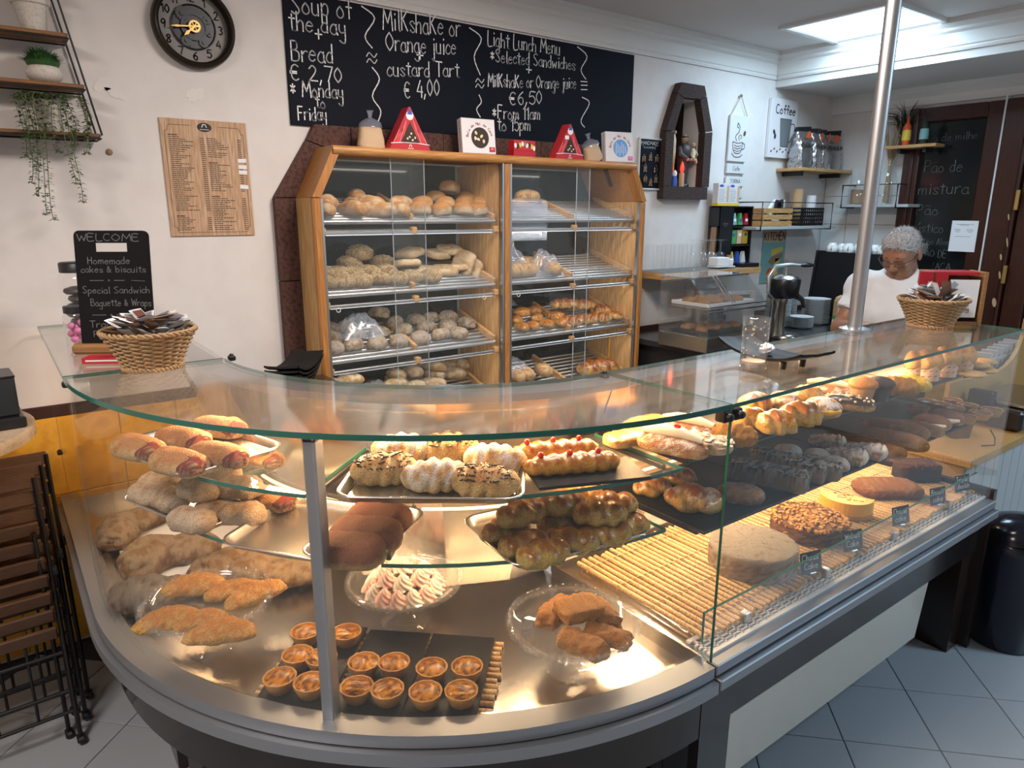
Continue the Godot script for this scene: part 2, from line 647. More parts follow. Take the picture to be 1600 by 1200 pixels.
# scattered small flakes over the top of a dough body
func flakes(src: ArrayMesh,n: int,size: Vector3,sd: int,miny: float,xr := 1.0) -> G:
	var g := G.new()
	var r := RandomNumberGenerator.new()
	r.seed = sd
	var arr := src.surface_get_arrays(0)
	var vs: PackedVector3Array = arr[Mesh.ARRAY_VERTEX]
	var ns: PackedVector3Array = arr[Mesh.ARRAY_NORMAL]
	var top := 0.0
	var far := 0.0
	for v in vs:
		top = maxf(top,v.y)
		far = maxf(far,absf(v.x))
	var tries := 0
	while n > 0 and tries < 6000:
		tries += 1
		var k := r.randi() % vs.size()
		if vs[k].y < top * miny or absf(vs[k].x) > far * xr or ns[k].y < 0.2:
			continue
		var b := Basis(Vector3.UP,r.randf() * TAU) * Basis(Vector3.RIGHT,r.randf_range(-0.6,0.6))
		g.box(vs[k] + ns[k] * size.y * 0.3,size * r.randf_range(0.6,1.3),0.0,b)
		n -= 1
	return g

# ---------------------------------------------------------------- stroke lettering
const GLYPH := {
	"a": "5|4 4 2 5 0 3 0 1 2 0 4 1 4 5|4 2 5 0","b": "5|0 9 0 0|0 3 2 5 4 4 4 1 2 0 0 1","c": "4|4 4 2 5 0 3 0 1 2 0 4 1","d": "5|4 4 2 5 0 3 0 1 2 0 4 1|4 9 4 0",
	"e": "5|0 3 4 3 4 4 2 5 0 3 0 1 2 0 4 1","f": "4|4 8 3 9 2 8 2 0|0 5 4 5","g": "5|4 4 2 5 0 3 0 1 2 0 4 1|4 5 4 -3 2 -4 0 -3","h": "5|0 9 0 0|0 3 2 5 4 4 4 0",
	"i": "2|1 5 1 0|1 7 1 7.6","j": "3|2 5 2 -3 1 -4 0 -3|2 7 2 7.6","k": "5|0 9 0 0|4 5 0 2|1 3 4 0","l": "2|1 9 1 1 2 0","m": "7|0 5 0 0|0 3 2 5 3 4 3 0|3 3 5 5 6 4 6 0",
	"n": "5|0 5 0 0|0 3 2 5 4 4 4 0","o": "5|2 5 0 3 0 1 2 0 4 1 4 3 2 5","p": "5|0 5 0 -4|0 3 2 5 4 4 4 1 2 0 0 1","q": "5|4 4 2 5 0 3 0 1 2 0 4 1|4 5 4 -4","r": "4|0 5 0 0|0 3 2 5 4 5",
	"s": "4|4 4 2 5 0 4 2 2.5 4 1 2 0 0 1","t": "4|2 8 2 1 3 0 4 0|0 6 4 6","u": "5|0 5 0 1 2 0 4 1|4 5 4 0","v": "5|0 5 2 0 4 5","w": "7|0 5 1 0 3 4 5 0 6 5","x": "5|0 5 4 0|4 5 0 0",
	"y": "5|0 5 0 2 2 1 4 2|4 5 4 -3 2 -4 0 -3","z": "5|0 5 4 5 0 0 4 0",
	"A": "6|0 0 3 9 6 0|1 3 5 3","B": "6|0 0 0 9|0 9 3 9 4 8 4 6 2 5 0 5|2 5 5 4 5 1 3 0 0 0","C": "6|5 8 3 9 1 8 0 5 0 3 1 1 3 0 5 1","D": "6|0 0 0 9|0 9 3 9 5 6 5 3 3 0 0 0",
	"E": "6|5 9 0 9 0 0 5 0|0 5 4 5","F": "6|5 9 0 9|0 9 0 0|0 5 4 5","G": "6|5 8 3 9 1 8 0 5 0 3 1 1 3 0 5 1 5 4 3 4","H": "6|0 0 0 9|5 0 5 9|0 5 5 5","I": "3|1 0 1 9","J": "6|4 9 4 2 2 0 0 1|1 9 6 9",
	"K": "6|0 9 0 0|5 9 0 4|1 5 5 0","L": "5|0 9 0 0 5 0","M": "8|0 0 1 9 4 3 7 9 8 0","N": "6|0 0 0 9 5 0 5 9","O": "7|3 9 0 6 0 3 3 0 6 3 6 6 3 9","P": "6|0 0 0 9|0 9 4 9 5 7 4 5 0 4",
	"Q": "7|3 9 0 6 0 3 3 0 6 3 6 6 3 9|4 2 6 -1","R": "6|0 0 0 9|0 9 4 9 5 7 4 5 0 4|2 4 5 0","S": "6|5 8 3 9 0 7 2.5 4.7 5 2 3 0 0 1","T": "6|3 9 3 0|0 9 6 9","U": "6|0 9 0 2 2 0 4 0 6 2 6 9",
	"V": "6|0 9 3 0 6 9","W": "8|0 9 2 0 4 7 6 0 8 9","X": "6|0 9 6 0|6 9 0 0","Y": "6|0 9 3 5 6 9|3 5 3 0","Z": "6|0 9 6 9 0 0 6 0",
	"0": "5|2 9 0 6 0 3 2 0 4 3 4 6 2 9","1": "3|0 7 2 9 2 0","2": "5|0 7 2 9 4 7 3 4 0 0 5 0","4": "5|3 9 0 3 5 3|4 6 4 0","5": "5|5 9 1 9 0 5 3 6 5 3 3 0 0 1","6": "5|4 9 1 6 0 3 2 0 4 1 4 4 2 5 0 3","7": "5|0 9 5 9 2 0",
	"8": "5|2 5 0 7 2 9 4 7 2 5 0 2 2 0 4 2 2 5","9": "5|4 6 2 4 0 6 2 9 4 8 4 4 3 0","3": "5|0 8 2 9 4 7 2 5 4 3 2 0 0 1",
	",": "2|1 1 0 -2",".": "2|0.5 0 0.5 0.7","+": "5|2 2 2 6|0 4 4 4","*": "5|0 3 4 6|0 6 4 3|2 2 2 7","&": "6|5 0 1 6 2 8 3 6 0 2 2 0 5 4","€": "6|5 8 3 9 1 7 1 2 3 0 5 1|0 5 4 5|0 4 4 4",
	"~": "6|0 3 1.5 5 3 4 4.5 3 6 5","=": "5|0 3 5 3.4|0 5.4 5 5.8","-": "4|0 3 4 3","'": "2|1 9 0.5 7","\"": "3|0 9 0 7|2 9 2 7",
	"ã": "5|4 4 2 5 0 3 0 1 2 0 4 1 4 5|4 2 5 0|0 7 1.2 8 2.6 7.2 4 8","ú": "5|0 5 0 1 2 0 4 1|4 5 4 0|2 7 3.5 9","Ç": "6|5 8 3 9 1 8 0 5 0 3 1 1 3 0 5 1|3 0 2 -2","Ã": "6|0 0 3 9 6 0|1 3 5 3|1 10.5 2.4 11.4 3.6 10.6 5 11.4",
}

func soften(p: Array) -> Array:
	if p.size() < 3:
		return p
	var out := [p[0]]
	for i in p.size() - 1:
		var a: Vector2 = p[i]
		var b: Vector2 = p[i + 1]
		var pa: Vector2 = p[i - 1] if i > 0 else a
		var pb: Vector2 = p[i + 2] if i + 2 < p.size() else b
		if i > 0 and absf((a - pa).angle_to(b - a)) > 1.75:
			pa = a
		if i + 2 < p.size() and absf((b - a).angle_to(pb - b)) > 1.75:
			pb = b
		for k in range(1,5):
			out.append(a.cubic_interpolate(b,pa,pb,k / 4.0))
	return out

func ribbon(g: G,pts: Array,w: float,z := 0.0) -> void:
	g.flat()
	for i in pts.size() - 1:
		var a: Vector2 = pts[i]
		var b: Vector2 = pts[i + 1]
		var d := (b - a).normalized()
		var n := Vector2(-d.y,d.x) * w * 0.5
		var e := d * w * 0.25
		var q := [a - e - n,b + e - n,b + e + n,a - e + n]
		g.quad(Vector3(q[0].x,q[0].y,z),Vector3(q[1].x,q[1].y,z),Vector3(q[2].x,q[2].y,z),Vector3(q[3].x,q[3].y,z))

# text in the x,y plane from (x,y) at the baseline; s is the size of one unit (capital height = 9 units); fit = total width
func letters(g: G,text: String,x: float,y: float,s: float,w: float,fit := 0.0,wob := 0.0,slope := 0.0,sx := 1.0) -> void:
	var total := 0.0
	for ch in text:
		total += (3.0 if ch == " " else float(GLYPH[ch].get_slice("|",0))) + 1.3
	var kx := s * sx
	if fit > 0.0:
		kx = fit / total
	var cx := 0.0
	for ch in text:
		if ch == " ":
			cx += 4.3
			continue
		var sl: PackedStringArray = GLYPH[ch].split("|")
		var dy := rng.randf_range(-wob,wob)
		var ds := 1.0 + rng.randf_range(-wob,wob) * 0.12
		for k in range(1,sl.size()):
			var nums := sl[k].split_floats(" ")
			var pts := []
			for i in range(0,nums.size(),2):
				pts.append(Vector2(x + (cx + nums[i]) * kx,y + (nums[i + 1] * ds + dy) * s + slope * cx * kx))
			ribbon(g,soften(pts),w)
		cx += float(sl[0]) + 1.3

func disc2(c: Vector2,rx: float,ry: float,n := 20,rot := 0.0) -> PackedVector2Array:
	var p := PackedVector2Array()
	for i in n:
		p.append(c + Vector2(cos(TAU * i / n) * rx,sin(TAU * i / n) * ry).rotated(rot))
	return p

func rect2(x0: float,y0: float,x1: float,y1: float,r := 0.0) -> PackedVector2Array:
	if r <= 0.0:
		return PackedVector2Array([Vector2(x0,y0),Vector2(x1,y0),Vector2(x1,y1),Vector2(x0,y1)])
	var p := PackedVector2Array()
	for k in 4:
		var c := Vector2(x1 - r if k == 1 or k == 2 else x0 + r,y1 - r if k >= 2 else y0 + r)
		for i in 5:
			var a := PI + k * PI / 2.0 + i * PI / 8.0
			p.append(c + Vector2(cos(a),sin(a)) * r)
	return p

func area(called: String,at: Vector3,aim: Vector3,size: Vector2,e: float,c: Color,along := Vector3.RIGHT) -> void:
	var l := AreaLight3D.new()
	l.name = called
	l.area_size = size
	l.light_energy = e
	l.light_color = c
	l.shadow_enabled = true
	l.area_range = 12.0
	var z := -aim.normalized()
	var x := (along - z * along.dot(z)).normalized()
	l.transform = Transform3D(Basis(x,z.cross(x),z),at)
	add_child(l,true)

# ---------------------------------------------------------------- the room
const WZ = -2.97
const XR = 5.138
const CEIL = 2.66

func _ready() -> void:
	rng.seed = 20240611
	make_materials()
	# camera
	var cam = Camera3D.new()
	cam.name = "camera"
	cam.fov = 57.66
	cam.near = 0.05
	cam.far = 40.0
	cam.position = Vector3(0,1.65,0)
	cam.rotation_degrees = Vector3(-13.95,-36.6,0.15)
	add_child(cam)
	cam.current = true
	# sky and exposure
	var env = Environment.new()
	env.background_mode = Environment.BG_COLOR
	env.background_color = Color(0.02,0.022,0.025)
	env.tonemap_mode = Environment.TONE_MAPPER_LINEAR
	env.tonemap_exposure = 1.05
	env.sdfgi_enabled = true
	env.ssao_enabled = true
	env.ssil_enabled = true
	var we = WorldEnvironment.new()
	we.name = "environment"
	we.environment = env
	add_child(we)
	# ceiling panels: one in view over the coffee corner,others further along the same ceiling
	var cool = lin(0.58,0.81,1.0)
	var soft = lin(1.0,0.86,0.76)
	for p in [[Vector3(4.07,CEIL,-2.23),2.0,cool],[Vector3(3.9,CEIL,0.7),4.6,cool],[Vector3(1.55,CEIL,-1.45),5.5,soft],[Vector3(-0.9,CEIL,-1.1),4.5,soft]]:
		ceiling_panel(p[0],p[1],p[2])
	room()
	bread_cabinet()
	counter()
	wall_things()
	left_side()
	coffee_corner()
	right_end()
	person()
	on_counter()
	pastries()
	cabinet_bread()

func ceiling_panel(at: Vector3,e: float,c: Color) -> void:
	var inview = at.x > 4.0
	var t = thing("ceiling_light","square white LED panel set in the ceiling above the coffee corner" if inview else "square white LED panel in the ceiling outside the coffee corner","ceiling light",at,0,"" if inview else "ceiling panels outside the coffee corner")
	var g = G.new()
	for s in [-1,1]:
		g.box(Vector3(0.307 * s,-0.008,0),Vector3(0.03,0.026,0.644),0.004)
		g.box(Vector3(0,-0.008,0.307 * s),Vector3(0.584,0.026,0.03),0.004)
	part(g,"frame",M.white_gloss,t)
	g = G.new()
	g.box(Vector3(0,-0.003,0),Vector3(0.584,0.006,0.584))
	part(g,"diffuser",M.led_panel,t)
	area("ceiling_panel_light",at + Vector3(0,-0.022,0),Vector3.DOWN,Vector2(0.57,0.57),e,c)

func slab(x0: float,x1: float,y0: float,y1: float,z0: float,z1: float,e = 0.0) -> G:
	var g = G.new()
	g.box(Vector3((x0 + x1) / 2,(y0 + y1) / 2,(z0 + z1) / 2),Vector3(x1 - x0,y1 - y0,z1 - z0),e)
	return g

func room() -> void:
	# floor with diagonal tiles
	var fl = struct(slab(-2.7,5.4,-0.12,-0.006,-3.3,3.3),"floor",M.grout)
	var u = Vector2(0.704,0.71) * 0.2905
	var v = Vector2(-0.71,0.704) * 0.2905
	var o = Vector2(2.403,-0.888)
	var g = G.new()
	var e = 0.1438
	var b = Basis(Vector3(u.x,0,u.y).normalized(),Vector3.UP,Vector3(v.x,0,v.y).normalized())
	g.box(Vector3.ZERO,Vector3(e * 2,0.012,e * 2),0.0015,b)
	var tile = g.done()
	var rest = G.new()
	var n = 0
	for i in range(-22,22):
		for j in range(-22,22):
			var p = o + u * (i + 0.5) + v * (j + 0.5)
			if p.x < -2.5 or p.x > 5.0 or p.y < -2.85 or p.y > 3.1:
				continue
			var near = (p.x > 1.0 and p.x < 4.4 and p.y > -1.5 and p.y < -0.1 + (p.x - 1.0) * 0.2) or (p.x > -0.9 and p.x < 0.9 and p.y < -1.5)
			if near:
				var m = struct(tile,"tile",M.tile if (i * 7 + j * 3) % 3 else M.tile2,fl)
				m.position = Vector3(p.x,-0.006,p.y)
				n += 1
			else:
				rest.box(Vector3(p.x,-0.006,p.y),Vector3(e * 2,0.012,e * 2),0.0,b)
	var r = struct(rest,"far_tiles",M.tile,fl)
	r.set_meta("kind","stuff")
	g = G.new()
	g.prism(disc2(Vector2.ZERO,0.022,0.011,14),0,0.0006)
	var sp = part(g,"dried_spill",M.stain,fl)
	sp.position = Vector3(1.90,0.0002,-0.79)
	sp.rotation_degrees = Vector3(-90,30,0)
	# back wall,open behind the bread cabinet
	var wb = struct(slab(-2.7,1.04,0,CEIL,WZ - 0.12,WZ),"wall_back",M.wall)
	# right of the cabinet the wall is pierced for the niche
	for q in [[2.98,3.362,0.0,CEIL],[3.627,5.4,0.0,CEIL],[3.362,3.627,0.0,1.795],[3.362,3.627,2.30,CEIL]]:
		struct(slab(q[0],q[1],q[2],q[3],WZ - 0.12,WZ),"right_of_cabinet",M.wall,wb)
	for q in [[3.33,3.66,1.76,2.33,-0.25,-0.23],[3.345,3.362,1.77,2.32,-0.23,-0.12],[3.627,3.645,1.77,2.32,-0.23,-0.12],[3.345,3.645,1.77,1.795,-0.23,-0.12],[3.345,3.645,2.30,2.32,-0.23,-0.12]]:
		struct(slab(q[0],q[1],q[2],q[3],WZ + q[4],WZ + q[5]),"niche_lining",M.stone_grey,wb)
	# infill beside the sloping shoulders of the stone surround
	for k in 2:
		var tri_poly = PackedVector2Array([Vector2(1.04,1.70),Vector2(1.15,1.93),Vector2(1.04,1.93)]) if k == 0 else PackedVector2Array([Vector2(2.98,1.70),Vector2(2.98,1.93),Vector2(2.87,1.93)])
		g = G.new()
		g.prism(tri_poly,WZ - 0.12,WZ)
		struct(g,"shoulder_infill",M.wall,wb)
	struct(slab(1.04,2.98,1.93,CEIL,WZ - 0.12,WZ),"above_cabinet",M.wall,wb)
	struct(slab(0.9,3.1,0,2.1,WZ - 0.34,WZ - 0.22),"recess_back",M.wall,wb)
	for k in 2:
		struct(slab([0.95,2.98][k],[1.04,3.07][k],0,2.1,WZ - 0.22,WZ - 0.12),"recess_side",M.wall,wb)
	struct(slab(0.95,3.07,1.93,2.1,WZ - 0.22,WZ - 0.12),"recess_top",M.wall,wb)
	# flaked paint
	var r2 = RandomNumberGenerator.new()
	r2.seed = 4
	for f in [[0.415,2.08,0.034,0.02,0.6],[0.445,2.05,0.03,0.014,-0.5],[0.715,2.07,0.035,0.022,0.5],[0.24,2.315,0.026,0.035,0.2]]:
		var poly = PackedVector2Array()
		for i in 18:
			var a = TAU * i / 18
			var k = 1.0 + r2.randf_range(-0.3,0.3)
			poly.append(Vector2(cos(a) * f[2] * k,sin(a) * f[3] * k).rotated(f[4]))
		g = G.new()
		g.prism(poly,0,0.0016)
		var pm = part(g,"flaked_paint",M.peel,wb)
		pm.position = Vector3(f[0],f[1],WZ)
	g = G.new()
	g.lathe([Vector2(0.012,0),Vector2(0.010,0.004),Vector2(0.004,0.006),Vector2(0,0.006)],10)
	var sc = part(g,"wall_plug",M.kraft_dark,wb)
	sc.transform = Transform3D(Basis(Vector3.RIGHT,PI / 2),Vector3(0.405,1.85,WZ))
	# yellow tile dado with brown border
	for rng_x in [[-2.6,1.0,"left"],[3.0,5.13,"right"]]:
		struct(slab(rng_x[0],rng_x[1],0.913,0.958,WZ,WZ + 0.014,0.004),"trim_1" if rng_x[2] == "left" else "trim_2",M.trim_brown)
		var back = struct(slab(rng_x[0],rng_x[1],0.0,0.913,WZ,WZ + 0.004),"dado_" + rng_x[2],M.yellow_grout)
		g = G.new()
		g.box(Vector3.ZERO,Vector3(0.197,0.297,0.008),0.002)
		var ty = g.done()
		var x: float = rng_x[0] + 0.02
		var k = 0
		while x < rng_x[1]:
			for row in 3:
				var yy: float = 0.913 - 0.1495 - row * 0.3
				if x > -0.75 or row == 0:
					var m = struct(ty,"tile",[M.yellow,M.yellow2][(k + row) % 2],back)
					m.position = Vector3(x,yy,WZ + 0.007)
			k += 1
			x += 0.2
	# other walls,ceiling
	struct(slab(XR,XR + 0.12,0,CEIL,WZ,3.3),"wall_right",M.wall)
	struct(slab(-2.7,-2.58,0,CEIL,WZ,3.3),"wall_left",M.wall)
	struct(slab(-2.7,5.4,0,CEIL,3.2,3.32),"wall_front",M.wall)
	struct(slab(-2.7,5.4,CEIL,CEIL + 0.12,-3.3,3.3),"ceiling",M.ceiling)
	# boxed beam over the coffee corner
	var so = struct(slab(4.39,XR,2.452,CEIL,WZ,3.2),"ceiling_beam",M.cornice)
	so.set_meta("kind","structure")
	# mouldings along wall and beam
	var prof = [[0.0,0.0],[0.012,0.0],[0.016,0.012],[0.012,0.022],[0.018,0.028],[0.018,0.092],[0.034,0.104],[0.034,0.118],[0.060,0.138],[0.060,0.163],[0.0,0.163]]
	var poly = PackedVector2Array()
	for p in prof:
		poly.append(Vector2(p[0],p[1]))
	g = G.new()
	g.xf = Transform3D(Basis(Vector3(0,0,1),Vector3.UP,Vector3(-1,0,0)),Vector3(4.39,2.497,WZ))
	g.prism(poly,0.0,7.0)
	struct(g,"trim_3",M.cornice)
	g = G.new()
	g.xf = Transform3D(Basis(Vector3(-1,0,0),Vector3.UP,Vector3(0,0,-1)),Vector3(4.39,2.497,3.2))
	g.prism(poly,0.0,6.15)
	struct(g,"trim_4",M.cornice)
	g = G.new()
	g.xf = Transform3D(Basis(Vector3(-1,0,0),Vector3.UP,Vector3(0,0,-1)),Vector3(XR,2.335,3.2))
	g.prism(PackedVector2Array([Vector2(0,0),Vector2(0.02,0),Vector2(0.02,0.05),Vector2(0.05,0.08),Vector2(0.05,0.117),Vector2(0,0.117)]),0.0,6.17)
	struct(g,"trim_5",M.cornice)
	# stone surround of the cabinet recess
	var ss = Node3D.new()
	ss.name = "stone_surround"
	ss.set_meta("kind","structure")
	add_child(ss)
	var blocks = []
	var ys = [0.0,0.34,0.70,1.02,1.36,1.70]
	for i in ys.size() - 1:
		blocks.append([Vector2(0.975,ys[i]),Vector2(1.09,ys[i]),Vector2(1.09,ys[i + 1]),Vector2(0.975,ys[i + 1])])
		blocks.append([Vector2(2.93,ys[i]),Vector2(3.045,ys[i]),Vector2(3.045,ys[i + 1]),Vector2(2.93,ys[i + 1])])
	blocks.append([Vector2(0.975,1.70),Vector2(1.09,1.70),Vector2(1.20,1.905),Vector2(1.125,1.93)])
	blocks.append([Vector2(2.93,1.70),Vector2(3.045,1.70),Vector2(2.895,1.93),Vector2(2.82,1.905)])
	blocks.append([Vector2(1.125,1.93),Vector2(1.20,1.905),Vector2(1.32,1.905),Vector2(1.32,1.995),Vector2(1.16,1.995)])
	blocks.append([Vector2(2.82,1.905),Vector2(2.895,1.93),Vector2(2.86,1.995),Vector2(2.70,1.995),Vector2(2.70,1.905)])
	var xs = [1.32,1.78,2.02,2.36,2.70]
	for i in 4:
		blocks.append([Vector2(xs[i],1.905),Vector2(xs[i + 1],1.905),Vector2(xs[i + 1],1.995),Vector2(xs[i],1.995)])
	for bl in blocks:
		var c = Vector2.ZERO
		for p in bl:
			c += p / bl.size()
		var pp = PackedVector2Array()
		for p in bl:
			pp.append(p + (c - p).normalized() * 0.0025)
		g = G.new()
		g.prism(pp,WZ,WZ + 0.035 + r2.randf_range(-0.003,0.003))
		part(g,"stone_block",M.stone,ss)
	# right wall: dark wooden window with writing on the glass,then a glazed door
	window_wall()

func window_wall() -> void:
	var X = XR
	# frame runs in the wall plane; local x = -z direction seen from the room
	var w = Node3D.new()
	w.name = "window_1"
	w.set_meta("kind","structure")
	add_child(w)
	w.position = Vector3(X,0,0)
	w.rotation_degrees.y = -90.0   # local x -> world +z,local z -> world -x
	var bar = func(x0: float,x1: float,y0: float,y1: float,d: float,nm: String,par: Node3D) -> void:
		part(slab(x0,x1,y0,y1,0.0,d,0.006),nm,M.mahogany_v,par)
	bar.call(-2.40,-2.30,1.14,2.31,0.06,"frame_stile",w)
	bar.call(-2.36,-2.33,1.14,2.31,0.075,"frame_bead",w)
	bar.call(-1.93,-1.83,1.14,2.31,0.06,"frame_stile",w)
	bar.call(-2.30,-1.93,2.22,2.31,0.06,"frame_rail",w)
	bar.call(-2.30,-1.93,1.14,1.23,0.06,"frame_rail",w)
	part(slab(-2.30,-1.93,1.23,2.22,0.0,0.02),"pane",M.dark_glass,w)
	part(slab(-1.832,-1.822,1.14,2.33,0.0,0.085),"corner_strip",M.white_tile,w)
	var g = G.new()
	var k = 0.0082
	letters(g,"pa de milho",-2.27,2.10,k * 0.62,0.003,0.30,0.3)
	letters(g,"Pão de",-2.27,1.905,k,0.004,0.24,0.4)
	letters(g,"mistura",-2.29,1.765,k,0.004,0.32,0.4)
	letters(g,"Pão",-2.285,1.63,k * 0.9,0.0035,0.15,0.3)
	letters(g,"rústico",-2.30,1.515,k * 0.85,0.0035,0.21,0.3)
	letters(g,"Pão tipo Alem",-2.295,1.435,k * 0.6,0.003,0.25,0.3)
	letters(g,"PÃO DE",-2.22,1.355,k * 0.62,0.0035,0.17,0.2)
	letters(g,"LINHAÇA",-2.235,1.275,k * 0.6,0.0035,0.22,0.2)
	var wr = part(g,"glass_writing",M.chalk_glass,w)
	wr.position.z = 0.0208
	# white tiled wall strip left of the window and below it
	var wt = Node3D.new()
	wt.name = "white_tiling"
	wt.set_meta("kind","structure")
	add_child(wt)
	wt.position = Vector3(X,0,0)
	wt.rotation_degrees.y = -90.0
	for i in 3:
		for j in 5:
			part(slab(-2.965 + i * 0.19,-2.78 + i * 0.19,0.96 + j * 0.2,1.157 + j * 0.2,0,0.01,0.002),"tile",M.white_tile,wt)
	part(slab(-2.395,-1.835,0.955,1.135,0,0.012,0.002),"panel",M.white_tile,wt)
	part(slab(-2.965,-1.835,0.2,0.95,0,0.010,0.002),"lower_panel",M.yellow2,wt)
	# door
	var d = Node3D.new()
	d.name = "door_1"
	d.set_meta("kind","structure")
	add_child(d)
	d.position = Vector3(X,0,0)
	d.rotation_degrees.y = -90.0
	bar.call(-1.82,-1.70,0.0,2.31,0.09,"frame_stile",d)
	bar.call(-1.70,-1.68,0.0,2.05,0.11,"frame_bead",d)
	bar.call(-0.80,-0.70,0.0,2.31,0.09,"frame_stile",d)
	bar.call(-1.70,-0.80,2.22,2.31,0.09,"frame_rail",d)
	bar.call(-1.70,-0.80,1.92,2.02,0.10,"frame_rail",d)
	for i in 3:
		bar.call(-1.70 + i * 0.022,-1.686 + i * 0.022,2.02,2.22,0.10 - i * 0.02,"moulding",d)
	part(slab(-1.63,-0.80,2.02,2.22,0,0.02),"transom_pane",M.dark_glass,d)
	var leaf = part(slab(-1.675,-1.56,0.0,1.92,0.02,0.08,0.006),"leaf_stile",M.mahogany_v,d)
	part(slab(-1.56,-0.80,0.0,0.93,0.02,0.08,0.006),"leaf_panel",M.mahogany_v,leaf)
	part(slab(-1.56,-0.80,1.82,1.92,0.02,0.08,0.006),"leaf_rail",M.mahogany_v,leaf)
	part(slab(-1.56,-0.80,0.93,1.82,0.03,0.045),"pane",M.dark_glass,leaf)
	part(slab(-1.56,-0.80,0.93,0.945,0.045,0.082),"glazing_bead",M.white_tile,leaf)
	part(slab(-1.685,-1.665,1.66,1.78,0.10,0.125,0.003),"hinge",M.brass,d)
	part(slab(-1.685,-1.665,1.22,1.33,0.10,0.125,0.003),"hinge",M.brass,d)
	g = G.new()
	for f in [[-1.705,1.10,0.012,0.03],[-1.71,1.38,0.006,0.02],[-1.70,1.27,0.006,0.025],[-1.69,1.47,0.004,0.03],[-1.705,1.62,0.004,0.02]]:
		g.prism(disc2(Vector2(f[0],f[1]),f[2],f[3],9,0.2),0.1112,0.1122)
	part(g,"chipped_paint",M.kraft,d)
	g = G.new()
	letters(g,"P",-1.545,1.36,0.009,0.004,0,0.2)
	letters(g,"M",-1.545,1.27,0.009,0.004,0,0.2)
	letters(g,"Fe",-1.545,1.18,0.008,0.004,0,0.2)
	var dw = part(g,"glass_writing",M.chalk_glass,leaf)
	dw.position.z = 0.0455
	# notice taped on the window,poster on the door
	g = G.new()
	g.prism(rect2(0,0,0.155,0.195),0,0.0012)
	var nt = thing("notice_sheet","white printed paper sheet taped to the dark window glass","paper",Vector3(X - 0.0625,1.40,-2.035),-90)
	part(g,"sheet",M.paper,nt)
	g = G.new()
	for ln in [[0.03,0.172,0.10],[0.05,0.166,0.05],[0.02,0.14,0.035],[0.09,0.14,0.04],[0.025,0.132,0.03],[0.095,0.132,0.035],[0.03,0.124,0.02],[0.1,0.124,0.025],[0.03,0.095,0.09]]:
		ribbon(g,[Vector2(ln[0],ln[1]),Vector2(ln[0] + ln[2],ln[1])],0.0022)
	var np = part(g,"print",M.print_grey,nt)
	np.position.z = 0.0016
	var po = thing("door_poster","white poster with black lettering stuck low on the door glass","poster",Vector3(X - 0.047,0.955,-1.53),-90)
	g = G.new()
	g.prism(rect2(0,0,0.30,0.24,0.01),0,0.0012)
	part(g,"sheet",M.white_tile,po)
	g = G.new()
	letters(g,"ce",0.01,0.04,0.007,0.004,0,0.1)
	ribbon(g,soften([Vector2(0.03,0.19),Vector2(0.07,0.215),Vector2(0.12,0.20),Vector2(0.17,0.215)]),0.012)
	g.prism(rect2(0.085,0.02,0.20,0.15),0,0.0006)
	var pp = part(g,"print",M.print_dark,po)
	pp.position.z = 0.0016

# ---------------------------------------------------------------- bread cabinet in the stone recess
const SHELF_Y = [1.61,1.308,1.025,0.72]
const CAB_UNITS = [[1.095,1.982],[2.038,2.925]]

